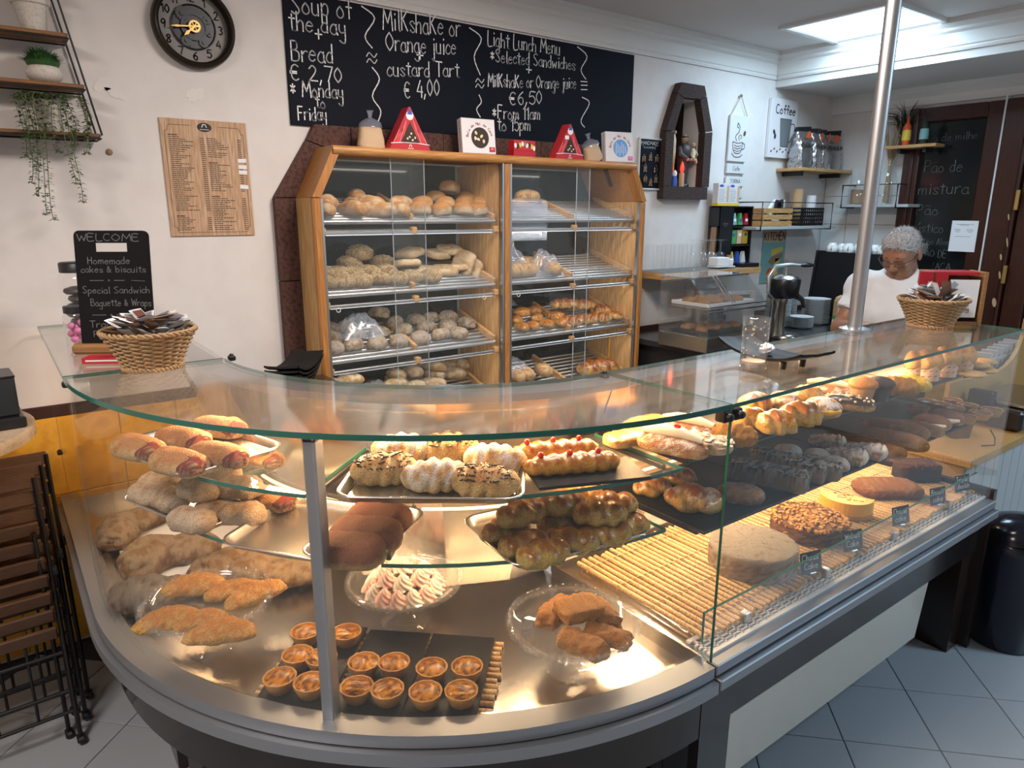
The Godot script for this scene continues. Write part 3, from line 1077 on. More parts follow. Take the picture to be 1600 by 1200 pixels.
func bread_cabinet() -> void:
	var t = thing("bread_cabinet","tall oak bread cabinet with chamfered corners and sliding glass doors in the stone surround","cabinet",Vector3(2.01,0,-2.95),0,"",true)
	var g: G
	var zf = -2.75
	var zb = -3.17
	# carcass boards
	for s in 2:
		var mx = func(x: float) -> float: return x if s == 0 else 4.02 - x
		g = G.new()
		g.box(Vector3(mx.call(1.077),0.85,(zb - 2.765) / 2),Vector3(0.03,1.70,-2.765 - zb),0.003)
		part(g,"side_board",M.birch_v,t)
		g = G.new()
		var pl = PackedVector2Array([Vector2(mx.call(1.062),1.70),Vector2(mx.call(1.092),1.70),Vector2(mx.call(1.178),1.872),Vector2(mx.call(1.16),1.90)])
		if s == 1:
			pl.reverse()
		g.prism(pl,zb,-2.765)
		part(g,"corner_board",M.oak_v,t)
		# front frame
		g = G.new()
		g.box(Vector3(mx.call(1.078),0.85,zf - 0.012),Vector3(0.036,1.70,0.03),0.008)
		part(g,"front_post",M.oak_v,t)
		g = G.new()
		pl = PackedVector2Array([Vector2(mx.call(1.06),1.70),Vector2(mx.call(1.096),1.70),Vector2(mx.call(1.18),1.866),Vector2(mx.call(1.16),1.90)])
		if s == 1:
			pl.reverse()
		g.prism(pl,zf - 0.027,zf + 0.003)
		part(g,"front_corner_rail",M.oak_v,t)
		g = G.new()
		g.box(Vector3(mx.call(1.1005),0.85,zf - 0.014),Vector3(0.009,1.69,0.02))
		part(g,"metal_edge",M.alu,t)
	g = G.new()
	g.tube([Vector3(1.155,1.882,zf - 0.006),Vector3(2.865,1.882,zf - 0.006)],0.019,12)
	part(g,"top_rail",M.oak,t)
	g = G.new()
	g.box(Vector3(2.01,1.888,(zb + zf) / 2 - 0.012),Vector3(1.70,0.024,zf - zb - 0.03),0.003)
	part(g,"top_board",M.oak,t)
	g = G.new()
	g.box(Vector3(2.016,0.935,zf - 0.014),Vector3(0.03,1.86,0.034),0.006)
	part(g,"centre_post",M.oak_v,t)
	g = G.new()
	g.box(Vector3(2.01,0.935,(zb + zf) / 2 - 0.02),Vector3(0.03,1.86,zf - zb - 0.06))
	part(g,"centre_board",M.birch_v,t)
	g = G.new()
	for x in [1.991,2.036]:
		g.box(Vector3(x,0.935,zf - 0.012),Vector3(0.010,1.86,0.02))
	part(g,"metal_edge",M.alu,t)
	g = G.new()
	g.box(Vector3(2.01,0.36,(zb + zf) / 2 - 0.02),Vector3(1.86,0.58,zf - zb - 0.06),0.004)
	part(g,"base_cupboard",M.oak,t)
	for u in 2:
		var x0: float = CAB_UNITS[u][0]
		var x1: float = CAB_UNITS[u][1]
		var poly: PackedVector2Array
		if u == 0:
			poly = PackedVector2Array([Vector2(x0,0.66),Vector2(x1,0.66),Vector2(x1,1.868),Vector2(1.18,1.868),Vector2(x0,1.705)])
		else:
			poly = PackedVector2Array([Vector2(x0,0.66),Vector2(x1,0.66),Vector2(x1,1.705),Vector2(2.84,1.868),Vector2(x0,1.868)])
		g = G.new()
		g.prism(poly,zb + 0.002,zb + 0.008)
		part(g,"mirror_back",M.mirror,t)
		# two sliding panes that overlap in the middle
		var sx: Array = [[1.42,1.575],[2.47,2.55]][u]
		for k in 2:
			var clip = rect2(x0,0.66,sx[1],2.0) if k == 0 else rect2(sx[0],0.66,x1,2.0)
			var pp: PackedVector2Array = Geometry2D.intersect_polygons(poly,clip)[0]
			var z = zf - 0.014 - 0.010 * k
			g = G.new()
			g.prism(pp,z - 0.004,z)
			var pane = part(g,"sliding_door",M.pane,t)
			g = G.new()
			var ex: float = sx[1] if k == 0 else sx[0]
			g.box(Vector3(ex,1.265,z - 0.002),Vector3(0.0018,1.20,0.0046))
			part(g,"pane_edge",M.crate_grey,pane)
			g = G.new()
			g.tube(ring_pts(Vector3(lerpf(x0,x1,0.06 if k == 0 else 0.9),1.245,z + 0.001),0.009,14),0.0016,5)
			part(g,"finger_ring",M.white_gloss,pane)
		for i in 4:
			var y: float = SHELF_Y[i]
			# front tube with LED profile under it
			g = G.new()
			g.tube([Vector3(x0 + 0.01,y - 0.008,-2.80),Vector3(x1 - 0.01,y - 0.008,-2.80)],0.010,10)
			var sh = part(g,"shelf",M.alu,t)
			for r in 9:
				var f = (r + 1) / 9.5
				g = G.new()
				g.tube([Vector3(x0 + 0.012,y - 0.008 + f * 0.10,-2.80 - f * 0.33),Vector3(x1 - 0.012,y - 0.008 + f * 0.10,-2.80 - f * 0.33)],0.009,8)
				part(g,"shelf_tube",M.alu,sh)
			g = G.new()
			g.box(Vector3((x0 + x1) / 2,y - 0.052,-2.79),Vector3(x1 - x0 - 0.03,0.014,0.022),0.003)
			part(g,"light_profile",M.alu,sh)
			g = G.new()
			g.box(Vector3((x0 + x1) / 2,y - 0.0605,-2.792),Vector3(x1 - x0 - 0.06,0.003,0.006))
			part(g,"led_strip",M.led_white,sh)
			area("shelf_led",Vector3((x0 + x1) / 2,y - 0.066,-2.792),Vector3(0,-1,-0.5),Vector2(x1 - x0 - 0.08,0.012),0.07,lin(1.0,0.9,0.72))
			for xx in [x0 + 0.013,(x0 + x1) / 2 - 0.01,x1 - 0.013]:
				g = G.new()
				var b = Basis(Vector3.RIGHT,atan2(0.10,0.33))
				g.box(Vector3(xx,y + 0.055,-2.965),Vector3(0.018,0.036,0.34),0.003,b)
				part(g,"bracket",M.pine,sh)
				g = G.new()
				g.box(Vector3(xx,y - 0.045,-2.79),Vector3(0.026,0.03,0.03),0.004)
				part(g,"clip",M.pine,sh)
			g = G.new()
			g.box(Vector3((x0 + x1) / 2,y + 0.022,-2.785),Vector3(x1 - x0 - 0.05,0.062,0.003))
			part(g,"clear_lip",M.clear,sh)
	g = G.new()
	g.box(Vector3(1.545,1.870,-2.80),Vector3(0.72,0.006,0.008))
	g.box(Vector3(2.475,1.870,-2.80),Vector3(0.72,0.006,0.008))
	part(g,"top_led_strip",M.led_white,t)
	for x in [1.545,2.475]:
		area("cabinet_top_led",Vector3(x,1.854,-2.80),Vector3(0,-1,-0.4),Vector2(0.7,0.008),0.06,lin(1.0,0.9,0.72))

func ring_pts(c: Vector3,r: float,n: int) -> Array:
	var p = []
	for i in n + 1:
		p.append(c + Vector3(cos(TAU * i / n),sin(TAU * i / n),0) * r)
	return p

# ---------------------------------------------------------------- the display counter
const CX = 1.2275
const CZ = -1.987
const R = 1.12
const TOPY = 1.244
const DECK = 0.59
const UP_Y = 1.09
const LO_Y = 0.925
const SLO_Y = 0.925
const SDECK = 0.632

func counter() -> void:
	corner_case()
	straight_case()

func corner_case() -> void:
	var t = thing("corner_display_case","curved glass corner pastry display case with aluminium post and dark base","display case",Vector3(0.8,0,-1.6),0,"",true)
	var g = G.new()
	var zl = -2.93
	var xo = CX - R
	g.ring(CX,CZ,1.07,1.10,0.40,0.568,0,90,30)
	g.box(Vector3(xo + 0.035,0.484,(zl + CZ) / 2),Vector3(0.03,0.168,CZ - zl))
	part(g,"fascia",M.fascia,t)
	g = G.new()
	g.ring(CX,CZ,0.46,0.84,0.0,0.575,6,90,24)
	g.box(Vector3(xo + 0.36,0.2875,(zl + CZ) / 2 - 0.01),Vector3(0.44,0.575,CZ - zl - 0.04))
	part(g,"plinth",M.fascia_leg,t)
	for k in 2:
		g = G.new()
		var a: float = deg_to_rad([20.0,52.0][k])
		g.box(Vector3(CX - cos(a) * 1.02,0.20,CZ + sin(a) * 1.02),Vector3(0.07,0.40,0.07),0.004,Basis(Vector3.UP,a))
		part(g,"leg",M.fascia_leg,t)
	for pr in [[1.150,0.560,0.589,"lower_rail"],[1.135,0.5925,0.622,"upper_rail"]]:
		g = G.new()
		g.ring(CX,CZ,1.08,pr[0],pr[1],pr[2],0,89.7,40)
		var xx: float = CX - pr[0]
		g.box(Vector3((xx + CX - 1.08) / 2,(pr[1] + pr[2]) / 2,(zl + CZ) / 2),Vector3(pr[0] - 1.08,pr[2] - pr[1],CZ - zl))
		part(g,pr[3],M.alu_rail,t)
	g = G.new()
	g.ring(CX,CZ,0.44,1.104,DECK - 0.012,DECK,0,90,30)
	g.box(Vector3(0.42,DECK - 0.006,(CZ - 2.82) / 2),Vector3(0.59,0.012,CZ + 2.82))
	part(g,"deck",M.steel,t)
	g = G.new()
	g.ring(CX,CZ,1.05,1.106,DECK,DECK + 0.012,0,90,40)
	g.ring(CX,CZ,1.072,1.108,DECK + 0.012,DECK + 0.026,0,90,40)
	g.box(Vector3(xo + 0.042,DECK + 0.006,(CZ - 2.82) / 2),Vector3(0.056,0.012,CZ + 2.82))
	g.box(Vector3(xo + 0.030,DECK + 0.019,(CZ - 2.82) / 2),Vector3(0.036,0.014,CZ + 2.82))
	part(g,"deck_lip",M.steel,t)
	g = G.new()
	g.box(Vector3(0.42,DECK + 0.02,-2.825),Vector3(0.6,0.05,0.01))
	part(g,"deck_end",M.steel,t)
	# steel back,in flat facets
	var P = func(r: float,a: float,y: float) -> Vector3:
		return Vector3(CX - cos(deg_to_rad(a)) * r,y,CZ + sin(deg_to_rad(a)) * r)
	var aa = [0.0,24.0,55.0,76.0,90.0]
	for k in 4:
		g = G.new()
		var q = [P.call(0.50,aa[k],DECK),P.call(0.50,aa[k + 1],DECK),P.call(0.765,aa[k + 1],1.226),P.call(0.765,aa[k],1.226)]
		var off = Vector3(0,0,0)
		g.quad(q[0],q[1],q[2],q[3])
		var c: Vector3 = (q[0] + q[1]) * 0.5 - Vector3(CX,DECK,CZ)
		off = -c.normalized() * 0.008
		g.quad(q[1] + off,q[0] + off,q[3] + off,q[2] + off)
		for e in 4:
			var f = (e + 1) % 4
			g.quad(q[e],q[e] + off,q[f] + off,q[f])
		part(g,"back_panel",M.steel,t)
	g = G.new()
	var q2 = [Vector3(CX - 0.50,DECK,CZ),Vector3(CX - 0.50,DECK,zl + 0.1),Vector3(CX - 0.765,1.226,zl + 0.1),Vector3(CX - 0.765,1.226,CZ)]
	g.quad(q2[1],q2[0],q2[3],q2[2])
	for i in 4:
		q2[i] += Vector3(0.008,0,0)
	g.quad(q2[0],q2[1],q2[2],q2[3])
	part(g,"back_panel",M.steel,t)
	# glass
	for k in 2:
		g = G.new()
		g.ring(CX,CZ,R - 0.009,R - 0.003,0.616,TOPY - 0.001,[0.0,44.6][k],[43.6,89.75][k],20)
		part(g,"front_pane",M.pane,t)
	part(slab(xo + 0.003,xo + 0.009,0.616,TOPY - 0.001,zl,CZ - 0.004),"side_pane",M.pane,t)
	g = G.new()
	g.ring(CX,CZ,0.742,R,TOPY,TOPY + 0.009,0.2,89.8,40)
	var tg = part(g,"top_glass",M.dusty,t)
	g = G.new()
	g.ring(CX,CZ,R,R + 0.0015,TOPY - 0.002,TOPY + 0.0095,0.2,89.8,40)
	g.ring(CX,CZ,0.740,0.742,TOPY - 0.0005,TOPY + 0.0085,0.2,89.8,40)
	part(g,"glass_edge",M.edge,tg)
	var tl = part(slab(xo,CX - 0.742,TOPY,TOPY + 0.008,zl,CZ - 0.008),"side_top_glass",M.dusty,t)
	g = G.new()
	g.box(Vector3(xo - 0.0006,TOPY + 0.004,(zl + CZ) / 2),Vector3(0.0012,0.009,CZ - zl - 0.008))
	g.box(Vector3((xo + CX - 0.742) / 2,TOPY + 0.004,zl - 0.0006),Vector3(0.378,0.009,0.0012))
	g.box(Vector3((xo + CX - 0.742) / 2,TOPY + 0.004,CZ - 0.0085),Vector3(0.378,0.009,0.001))
	part(g,"glass_edge",M.edge,tl)
	g = G.new()
	g.ring(CX,CZ,0.746,0.812,TOPY - 0.018,TOPY - 0.001,0,89.8,40)
	g.box(Vector3(CX - 0.779,TOPY - 0.0095,(zl + CZ) / 2),Vector3(0.066,0.017,CZ - zl))
	part(g,"top_profile",M.alu,t)
	g = G.new()
	g.ring(CX,CZ,0.772,0.788,TOPY - 0.024,TOPY - 0.018,3,88,36)
	g.box(Vector3(CX - 0.78,TOPY - 0.021,-2.45),Vector3(0.016,0.006,0.7))
	part(g,"lamp_strip",M.led_warm,t)
	var warm = lin(1.0,0.60,0.27)
	for a in [10.0,28.0,46.0,63.0,80.0]:
		var rad = deg_to_rad(a)
		var dir = Vector3(-cos(rad),0,sin(rad))
		area("case_lamp",Vector3(CX,TOPY - 0.027,CZ) + dir * 0.78,dir * 0.55 + Vector3.DOWN,Vector2(0.20,0.014),0.30,warm,Vector3(sin(rad),0,cos(rad)))
	area("case_lamp",Vector3(CX - 0.78,TOPY - 0.027,-2.45),Vector3(-0.4,-1,0),Vector2(0.6,0.014),0.16,warm,Vector3(0,0,1))
	# post
	var pa = deg_to_rad(44.0)
	var pdir = Vector3(-cos(pa),0,sin(pa))
	var pb = Basis(Vector3.UP,pa + PI)
	g = G.new()
	g.box(Vector3(CX,0.915,CZ) + pdir * 1.088,Vector3(0.036,0.63,0.026),0.002,pb)
	var post = part(g,"corner_post",M.alu_rail,t)
	g = G.new()
	g.box(Vector3(CX,1.2335,CZ) + pdir * 1.088,Vector3(0.037,0.008,0.027),0.002,pb)
	part(g,"post_cap",M.dark_metal,post)
	g = G.new()
	g.lathe([Vector2(0.006,0),Vector2(0.006,0.003),Vector2(0,0.004)],12,Vector3(CX,1.2375,CZ) + pdir * 1.088)
	part(g,"screw",M.chrome,post)
	# glass shelves
	for s in [[UP_Y,0.73,1.03,3.0,41.0],[UP_Y,0.73,1.03,50.0,88.0],[LO_Y,0.67,0.99,3.0,41.0],[LO_Y,0.67,0.99,49.0,88.0]]:
		g = G.new()
		g.ring(CX,CZ,s[1],s[2],s[0] - 0.008,s[0],s[3],s[4],20)
		var sh = part(g,"glass_shelf",M.pane,t)
		g = G.new()
		g.ring(CX,CZ,s[2],s[2] + 0.0012,s[0] - 0.0085,s[0] + 0.0003,s[3],s[4],20)
		for a in [s[3],s[4]]:
			var rad = deg_to_rad(a)
			var d = Vector3(-cos(rad),0,sin(rad))
			g.box(Vector3(CX,s[0] - 0.004,CZ) + d * (s[1] + s[2]) / 2,Vector3(s[2] - s[1],0.0085,0.0014),0,Basis(Vector3.UP,rad + PI))
		part(g,"glass_edge",M.edge,sh)
		if s[0] == LO_Y:
			# LED strip under the back edge of the lower shelf
			g = G.new()
			g.ring(CX,CZ,s[1] + 0.012,s[1] + 0.020,s[0] - 0.013,s[0] - 0.008,s[3] + 2.0,s[4] - 2.0,16)
			part(g,"led_strip",M.led_warm,sh)
			for k in 2:
				var rl = deg_to_rad(lerpf(s[3],s[4],0.25 + 0.5 * k))
				var dl = Vector3(-cos(rl),0,sin(rl))
				area("shelf_lamp",Vector3(CX,s[0] - 0.016,CZ) + dl * (s[1] + 0.016),dl * 0.5 + Vector3.DOWN,Vector2(0.2,0.008),0.08,lin(1.0,0.68,0.38),Vector3(sin(rl),0,cos(rl)))
		for a in [s[3],s[4]]:
			var rad = deg_to_rad(a)
			var d = Vector3(-cos(rad),0,sin(rad))
			g = G.new()
			g.box(Vector3(CX,s[0] - 0.016,CZ) + d * (s[1] + s[2] - 0.06) / 2,Vector3(s[2] - s[1] - 0.05,0.014,0.012),0.002,Basis(Vector3.UP,rad + PI))
			part(g,"shelf_arm",M.dark_metal,sh)
	# glass clamps on the seams
	for c in [Vector3(xo + 0.004,TOPY - 0.012,CZ - 0.004),Vector3(CX - 0.72,TOPY + 0.006,CZ - 0.006),Vector3(0.24,TOPY + 0.004,CZ - 0.006),Vector3(xo + 0.004,0.80,-2.88),Vector3(CX - 0.02,TOPY + 0.004,CZ + 0.752)]:
		g = G.new()
		g.box(c,Vector3(0.018,0.014,0.022),0.003)
		g.lathe([Vector2(0.006,0),Vector2(0.006,0.004),Vector2(0.004,0.006),Vector2(0,0.006)],10,c + Vector3(0,0.006,0))
		part(g,"glass_clamp",M.dark_metal,t)
	# maker's plate on the rail
	g = G.new()
	letters(g,"JORDAO COOLING SYSTEMS",0,0,0.0011,0.0007,0.14)
	var pl = part(g,"maker_lettering",M.print_dark,t)
	pl.transform = Transform3D(Basis(Vector3(1,0,0.06).normalized(),Vector3(0,0,-1),Vector3.UP),Vector3(1.045,DECK + 0.0275,CZ + 1.083) - t.position)

func straight_case() -> void:
	var t = thing("straight_display_case","long straight glass pastry counter with black base and cream lower panel","display case",Vector3(2.05,0,-1.15),0,"",true)
	var x0 = CX + 0.004
	var x1 = 2.868
	var zo = CZ + R
	var zr = zo - 0.372
	var g: G
	part(slab(x0,2.85,0.41,0.568,zo - 0.05,zo - 0.02),"fascia",M.fascia,t)
	part(slab(x0,1.352,0.08,0.41,zo - 0.05,zo - 0.02),"fascia",M.fascia,t)
	g = G.new()
	g.prism(PackedVector2Array([Vector2(zo - 0.02,0.408),Vector2(zo - 0.036,0.408),Vector2(zo - 0.052,0.185),Vector2(zo - 0.036,0.185)]),0,2.452 - 1.354)
	var lp = part(g,"lower_panel",M.cream_gloss,t)
	lp.transform = Transform3D(Basis(Vector3(0,0,1),Vector3.UP,Vector3(-1,0,0)),Vector3(2.452,0,0) - t.position)
	part(slab(x0,2.74,0.06,0.60,-1.45,-1.22),"carcass",M.fascia_leg,t)
	part(slab(2.755,2.85,0.0,0.41,-1.40,zo - 0.03),"leg",M.fascia_leg,t)
	part(slab(1.24,1.34,0.0,0.08,-1.40,-1.0),"leg",M.fascia_leg,t)
	part(slab(2.85,2.874,0.0,0.655,-1.45,zo + 0.004),"end_panel",M.fascia_leg,t)
	part(slab(2.775,2.835,0.50,0.525,zo - 0.02,zo - 0.017),"badge",M.alu,t)
	for pr in [[0.030,0.560,0.589,"lower_rail"],[0.015,0.5925,0.622,"upper_rail"]]:
		part(slab(x0,2.85,pr[1],pr[2],zo - 0.04,zo + pr[0],0.003),pr[3],M.alu_rail,t)
	part(slab(x0 - 0.008,x1 - 0.02,SDECK - 0.03,SDECK - 0.012,-1.45,zo - 0.012),"deck",M.steel,t)
	part(slab(x0 - 0.014,x0 - 0.008,DECK,SDECK,-1.44,zo - 0.02),"deck_step",M.steel,t)
	# slotted vent plate along the front of the deck
	var gv = G.new()
	gv.box(Vector3((x0 + x1) / 2,SDECK - 0.008,zo - 0.024),Vector3(x1 - x0 - 0.03,0.006,0.012))
	gv.box(Vector3((x0 + x1) / 2,SDECK - 0.008,zo - 0.085),Vector3(x1 - x0 - 0.03,0.006,0.012))
	for r in 3:
		gv.box(Vector3((x0 + x1) / 2,SDECK - 0.008,zo - 0.038 - r * 0.0125),Vector3(x1 - x0 - 0.03,0.006,0.005))
	var xx = x0 + 0.03
	while xx < x1 - 0.03:
		gv.box(Vector3(xx,SDECK - 0.008,zo - 0.054),Vector3(0.006,0.006,0.055))
		xx += 0.032
	part(gv,"vent_grille",M.white_gloss,t)
	# low inner glass with small clips
	part(slab(1.262,2.83,SDECK,SDECK + 0.082,zo - 0.058,zo - 0.053),"inner_glass",M.pane,t)
	part(slab(1.262,2.83,SDECK + 0.082,SDECK + 0.0832,zo - 0.0585,zo - 0.0525),"inner_glass_edge",M.edge,t)
	part(slab(1.2608,1.262,SDECK,SDECK + 0.083,zo - 0.0585,zo - 0.0525),"inner_glass_edge",M.edge,t)
	for cx in [1.42,1.80,2.20,2.60]:
		part(slab(cx,cx + 0.022,SDECK - 0.004,SDECK + 0.024,zo - 0.066,zo - 0.046,0.003),"glass_clip",M.alu,t)
	# back,front,end and top glass
	g = G.new()
	var q = [Vector3(x0,SDECK - 0.012,CZ + 0.54),Vector3(x1,SDECK - 0.012,CZ + 0.54),Vector3(x1,1.226,CZ + 0.765),Vector3(x0,1.226,CZ + 0.765)]
	g.quad(q[0],q[1],q[2],q[3])
	var o = Vector3(0,0,-0.008)
	g.quad(q[1] + o,q[0] + o,q[3] + o,q[2] + o)
	for e in 4:
		var f = (e + 1) % 4
		g.quad(q[e],q[e] + o,q[f] + o,q[f])
	part(g,"back_panel",M.steel,t)
	var fp = part(slab(x0 + 0.002,x1,0.616,TOPY - 0.001,zo - 0.009,zo - 0.003),"front_pane",M.pane,t)
	part(slab(x0 + 0.0006,x0 + 0.002,0.616,TOPY - 0.001,zo - 0.0092,zo - 0.0028),"glass_edge",M.edge,fp)
	g = G.new()
	g.xf = Transform3D(Basis(Vector3(0,0,1),Vector3.UP,Vector3(-1,0,0)),Vector3(x1,0,0))
	g.prism(PackedVector2Array([Vector2(zo - 0.01,0.64),Vector2(zo - 0.01,TOPY - 0.001),Vector2(CZ + 0.77,TOPY - 0.001),Vector2(CZ + 0.58,0.64)]),0,0.006)
	part(g,"end_pane",M.pane,t)
	var tg = part(slab(x0 - 0.002,x1 + 0.006,TOPY,TOPY + 0.008,zr - 0.006,zo),"top_glass",M.dusty,t)
	g = G.new()
	g.box(Vector3((x0 + x1) / 2 + 0.002,TOPY + 0.004,zo + 0.0006),Vector3(x1 - x0 + 0.008,0.009,0.0012))
	g.box(Vector3((x0 + x1) / 2 + 0.002,TOPY + 0.004,zr - 0.0066),Vector3(x1 - x0 + 0.008,0.009,0.0012))
	g.box(Vector3(x1 + 0.0066,TOPY + 0.004,(zo + zr) / 2),Vector3(0.0012,0.009,0.378))
	g.box(Vector3(x0 - 0.0026,TOPY + 0.004,(zo + zr) / 2),Vector3(0.0012,0.009,0.378))
	part(g,"glass_edge",M.edge,tg)
	part(slab(x0,x1,TOPY - 0.018,TOPY - 0.001,CZ + 0.746,CZ + 0.812,0.002),"top_profile",M.alu,t)
	part(slab(x0 + 0.04,x1 - 0.04,TOPY - 0.024,TOPY - 0.018,CZ + 0.772,CZ + 0.788),"lamp_strip",M.led_warm,t)
	for k in 4:
		area("case_lamp",Vector3(lerpf(x0,x1,(k + 0.5) / 4),TOPY - 0.027,CZ + 0.78),Vector3(0,-1,0.55),Vector2(0.36,0.014),0.50,lin(1.0,0.60,0.27))
	for s in [[UP_Y,CZ + 0.72,CZ + 1.005],[SLO_Y,CZ + 0.66,CZ + 1.045]]:
		var sh = part(slab(x0 + 0.02,x1 - 0.03,s[0] - 0.008,s[0],s[1],s[2]),"glass_shelf",M.pane,t)
		part(slab(x0 + 0.02,x1 - 0.03,s[0] - 0.0085,s[0] + 0.0004,s[2],s[2] + 0.0012),"glass_edge",M.edge,sh)
		if s[0] == SLO_Y and s[1] < CZ + 0.7:
			part(slab(x0 + 0.05,x1 - 0.06,s[0] - 0.013,s[0] - 0.008,s[1] + 0.012,s[1] + 0.02),"led_strip",M.led_warm,sh)
			for k in 4:
				area("shelf_lamp",Vector3(lerpf(x0,x1,(k + 0.5) / 4),s[0] - 0.016,s[1] + 0.016),Vector3(0,-1,0.5),Vector2(0.36,0.008),0.28,lin(1.0,0.70,0.40))
		for xx2 in [x0 + 0.03,2.05,x1 - 0.05]:
			part(slab(xx2,xx2 + 0.012,s[0] - 0.024,s[0] - 0.008,s[1] + 0.01,s[2] - 0.02,0.002),"shelf_arm",M.dark_metal,sh)
	for c in [Vector3(x0 + 0.016,TOPY - 0.016,zo - 0.008),Vector3(x0 - 0.022,TOPY - 0.016,zo - 0.008)]:
		g = G.new()
		g.box(c,Vector3(0.024,0.026,0.028),0.003)
		g.xf = Transform3D(Basis(Vector3.RIGHT,PI / 2),c + Vector3(0,0,0.012))
		g.lathe([Vector2(0.009,0),Vector2(0.009,0.010),Vector2(0.006,0.013),Vector2(0,0.013)],12)
		part(g,"glass_clamp",M.dark_metal,t)
	# upright steel pole behind the counter,from floor to ceiling
	var p = thing("steel_pole","upright brushed steel pole rising from the back edge of the counter glass","pole",Vector3(2.379,TOPY + 0.008,-1.215))
	g = G.new()
	g.tube([Vector3(0,0,0),Vector3(0,CEIL - TOPY - 0.008,0)],0.0235,20)
	part(g,"tube",M.alu,p)
	g = G.new()
	g.lathe([Vector2(0.05,0),Vector2(0.05,0.006),Vector2(0.03,0.012),Vector2(0.0236,0.012)],20)
	part(g,"foot_plate",M.alu,p)

# ---------------------------------------------------------------- things on the back wall
func print_on(parent: Node3D,m: Material,z: float,called = "print") -> Array:
	var g = G.new()
	return [g,called,m,parent,z]

func lay(a: Array) -> MeshInstance3D:
	var o = part(a[0],a[1],a[2],a[3])
	o.position += Vector3(0,0,a[4])
	return o

func wall_things() -> void:
	# large chalkboard
	var t = thing("chalkboard","wide black chalkboard with handwritten lunch menus above the bread cabinet","chalkboard",Vector3(0,0,WZ))
	var g = G.new()
	g.box(Vector3(2.054,2.2375,0.006),Vector3(1.962,0.498,0.012),0.001)
	part(g,"board",M.board_black,t)
	var a = print_on(t,M.chalk,0.0126,"chalk_writing")
	for w in [["Soup of",1.105,2.408,0.265,0.07,0.0086],["the day",1.091,2.343,0.250,0.07,0.0076],["+",1.197,2.305,0.045,0.0,0.009],["Bread",1.093,2.232,0.185,0.07,0.0080],["€ 2,70",1.082,2.160,0.233,0.05,0.0066],["* Monday",1.080,2.098,0.232,0.05,0.0068],["to",1.182,2.062,0.047,0.03,0.0052],["Friday",1.104,2.008,0.127,0.08,0.0060],
		["MilKshaKe or",1.503,2.406,0.400,0.05,0.0090],["Orange juice",1.515,2.320,0.363,0.08,0.0082],["+",1.664,2.285,0.05,0.0,0.009],["custard Tart",1.516,2.221,0.377,0.09,0.0070],["€ 4,00",1.594,2.139,0.193,0.14,0.0076],
		["Light Lunch Menu",2.050,2.410,0.453,0.03,0.0072],["*Selected Sandwiches",2.065,2.342,0.541,0.04,0.0062],["+",2.280,2.302,0.05,0.0,0.008],["MilKshaKe or Orange juice",2.049,2.229,0.568,0.08,0.0064],["€6,50",2.175,2.160,0.219,0.1,0.0066],["*From 11am",2.075,2.086,0.304,0.06,0.0066],["to 15pm",2.105,2.034,0.212,0.05,0.0066]]:
		letters(a[0],w[0],w[1],w[2],w[5],0.0049,w[3],0.35,w[4])
	for s in [[1.407,2.479,1.465,2.442,1.417,2.366,1.448,2.323],[1.444,2.246,1.476,2.202,1.439,2.13,1.476,2.075,1.462,2.029],[1.945,2.472,2.012,2.435,1.97,2.352,2.004,2.275],[1.996,2.186,2.009,2.155,1.981,2.121,2.002,2.087],[2.613,2.476,2.682,2.438,2.642,2.369,2.678,2.326],[2.655,2.235,2.708,2.21,2.651,2.121,2.678,2.086]]:
		var p = []
		for i in range(0,s.size(),2):
			p.append(Vector2(s[i],s[i + 1]))
		ribbon(a[0],soften(p),0.005)
	for mk in [[1.446,2.285],[2.003,2.24]]:
		letters(a[0],"~",mk[0] - 0.026,mk[1] - 0.022,0.008,0.0042)
		letters(a[0],"~",mk[0] - 0.026,mk[1] - 0.046,0.008,0.0042)
	letters(a[0],"=",2.645,2.245,0.009,0.0042)
	ribbon(a[0],[Vector2(2.642,2.312),Vector2(2.688,2.314)],0.0042)
	lay(a)
	clock()
	menu()
	plant_shelf()
	cabinet_top()
	niche()
	signs()

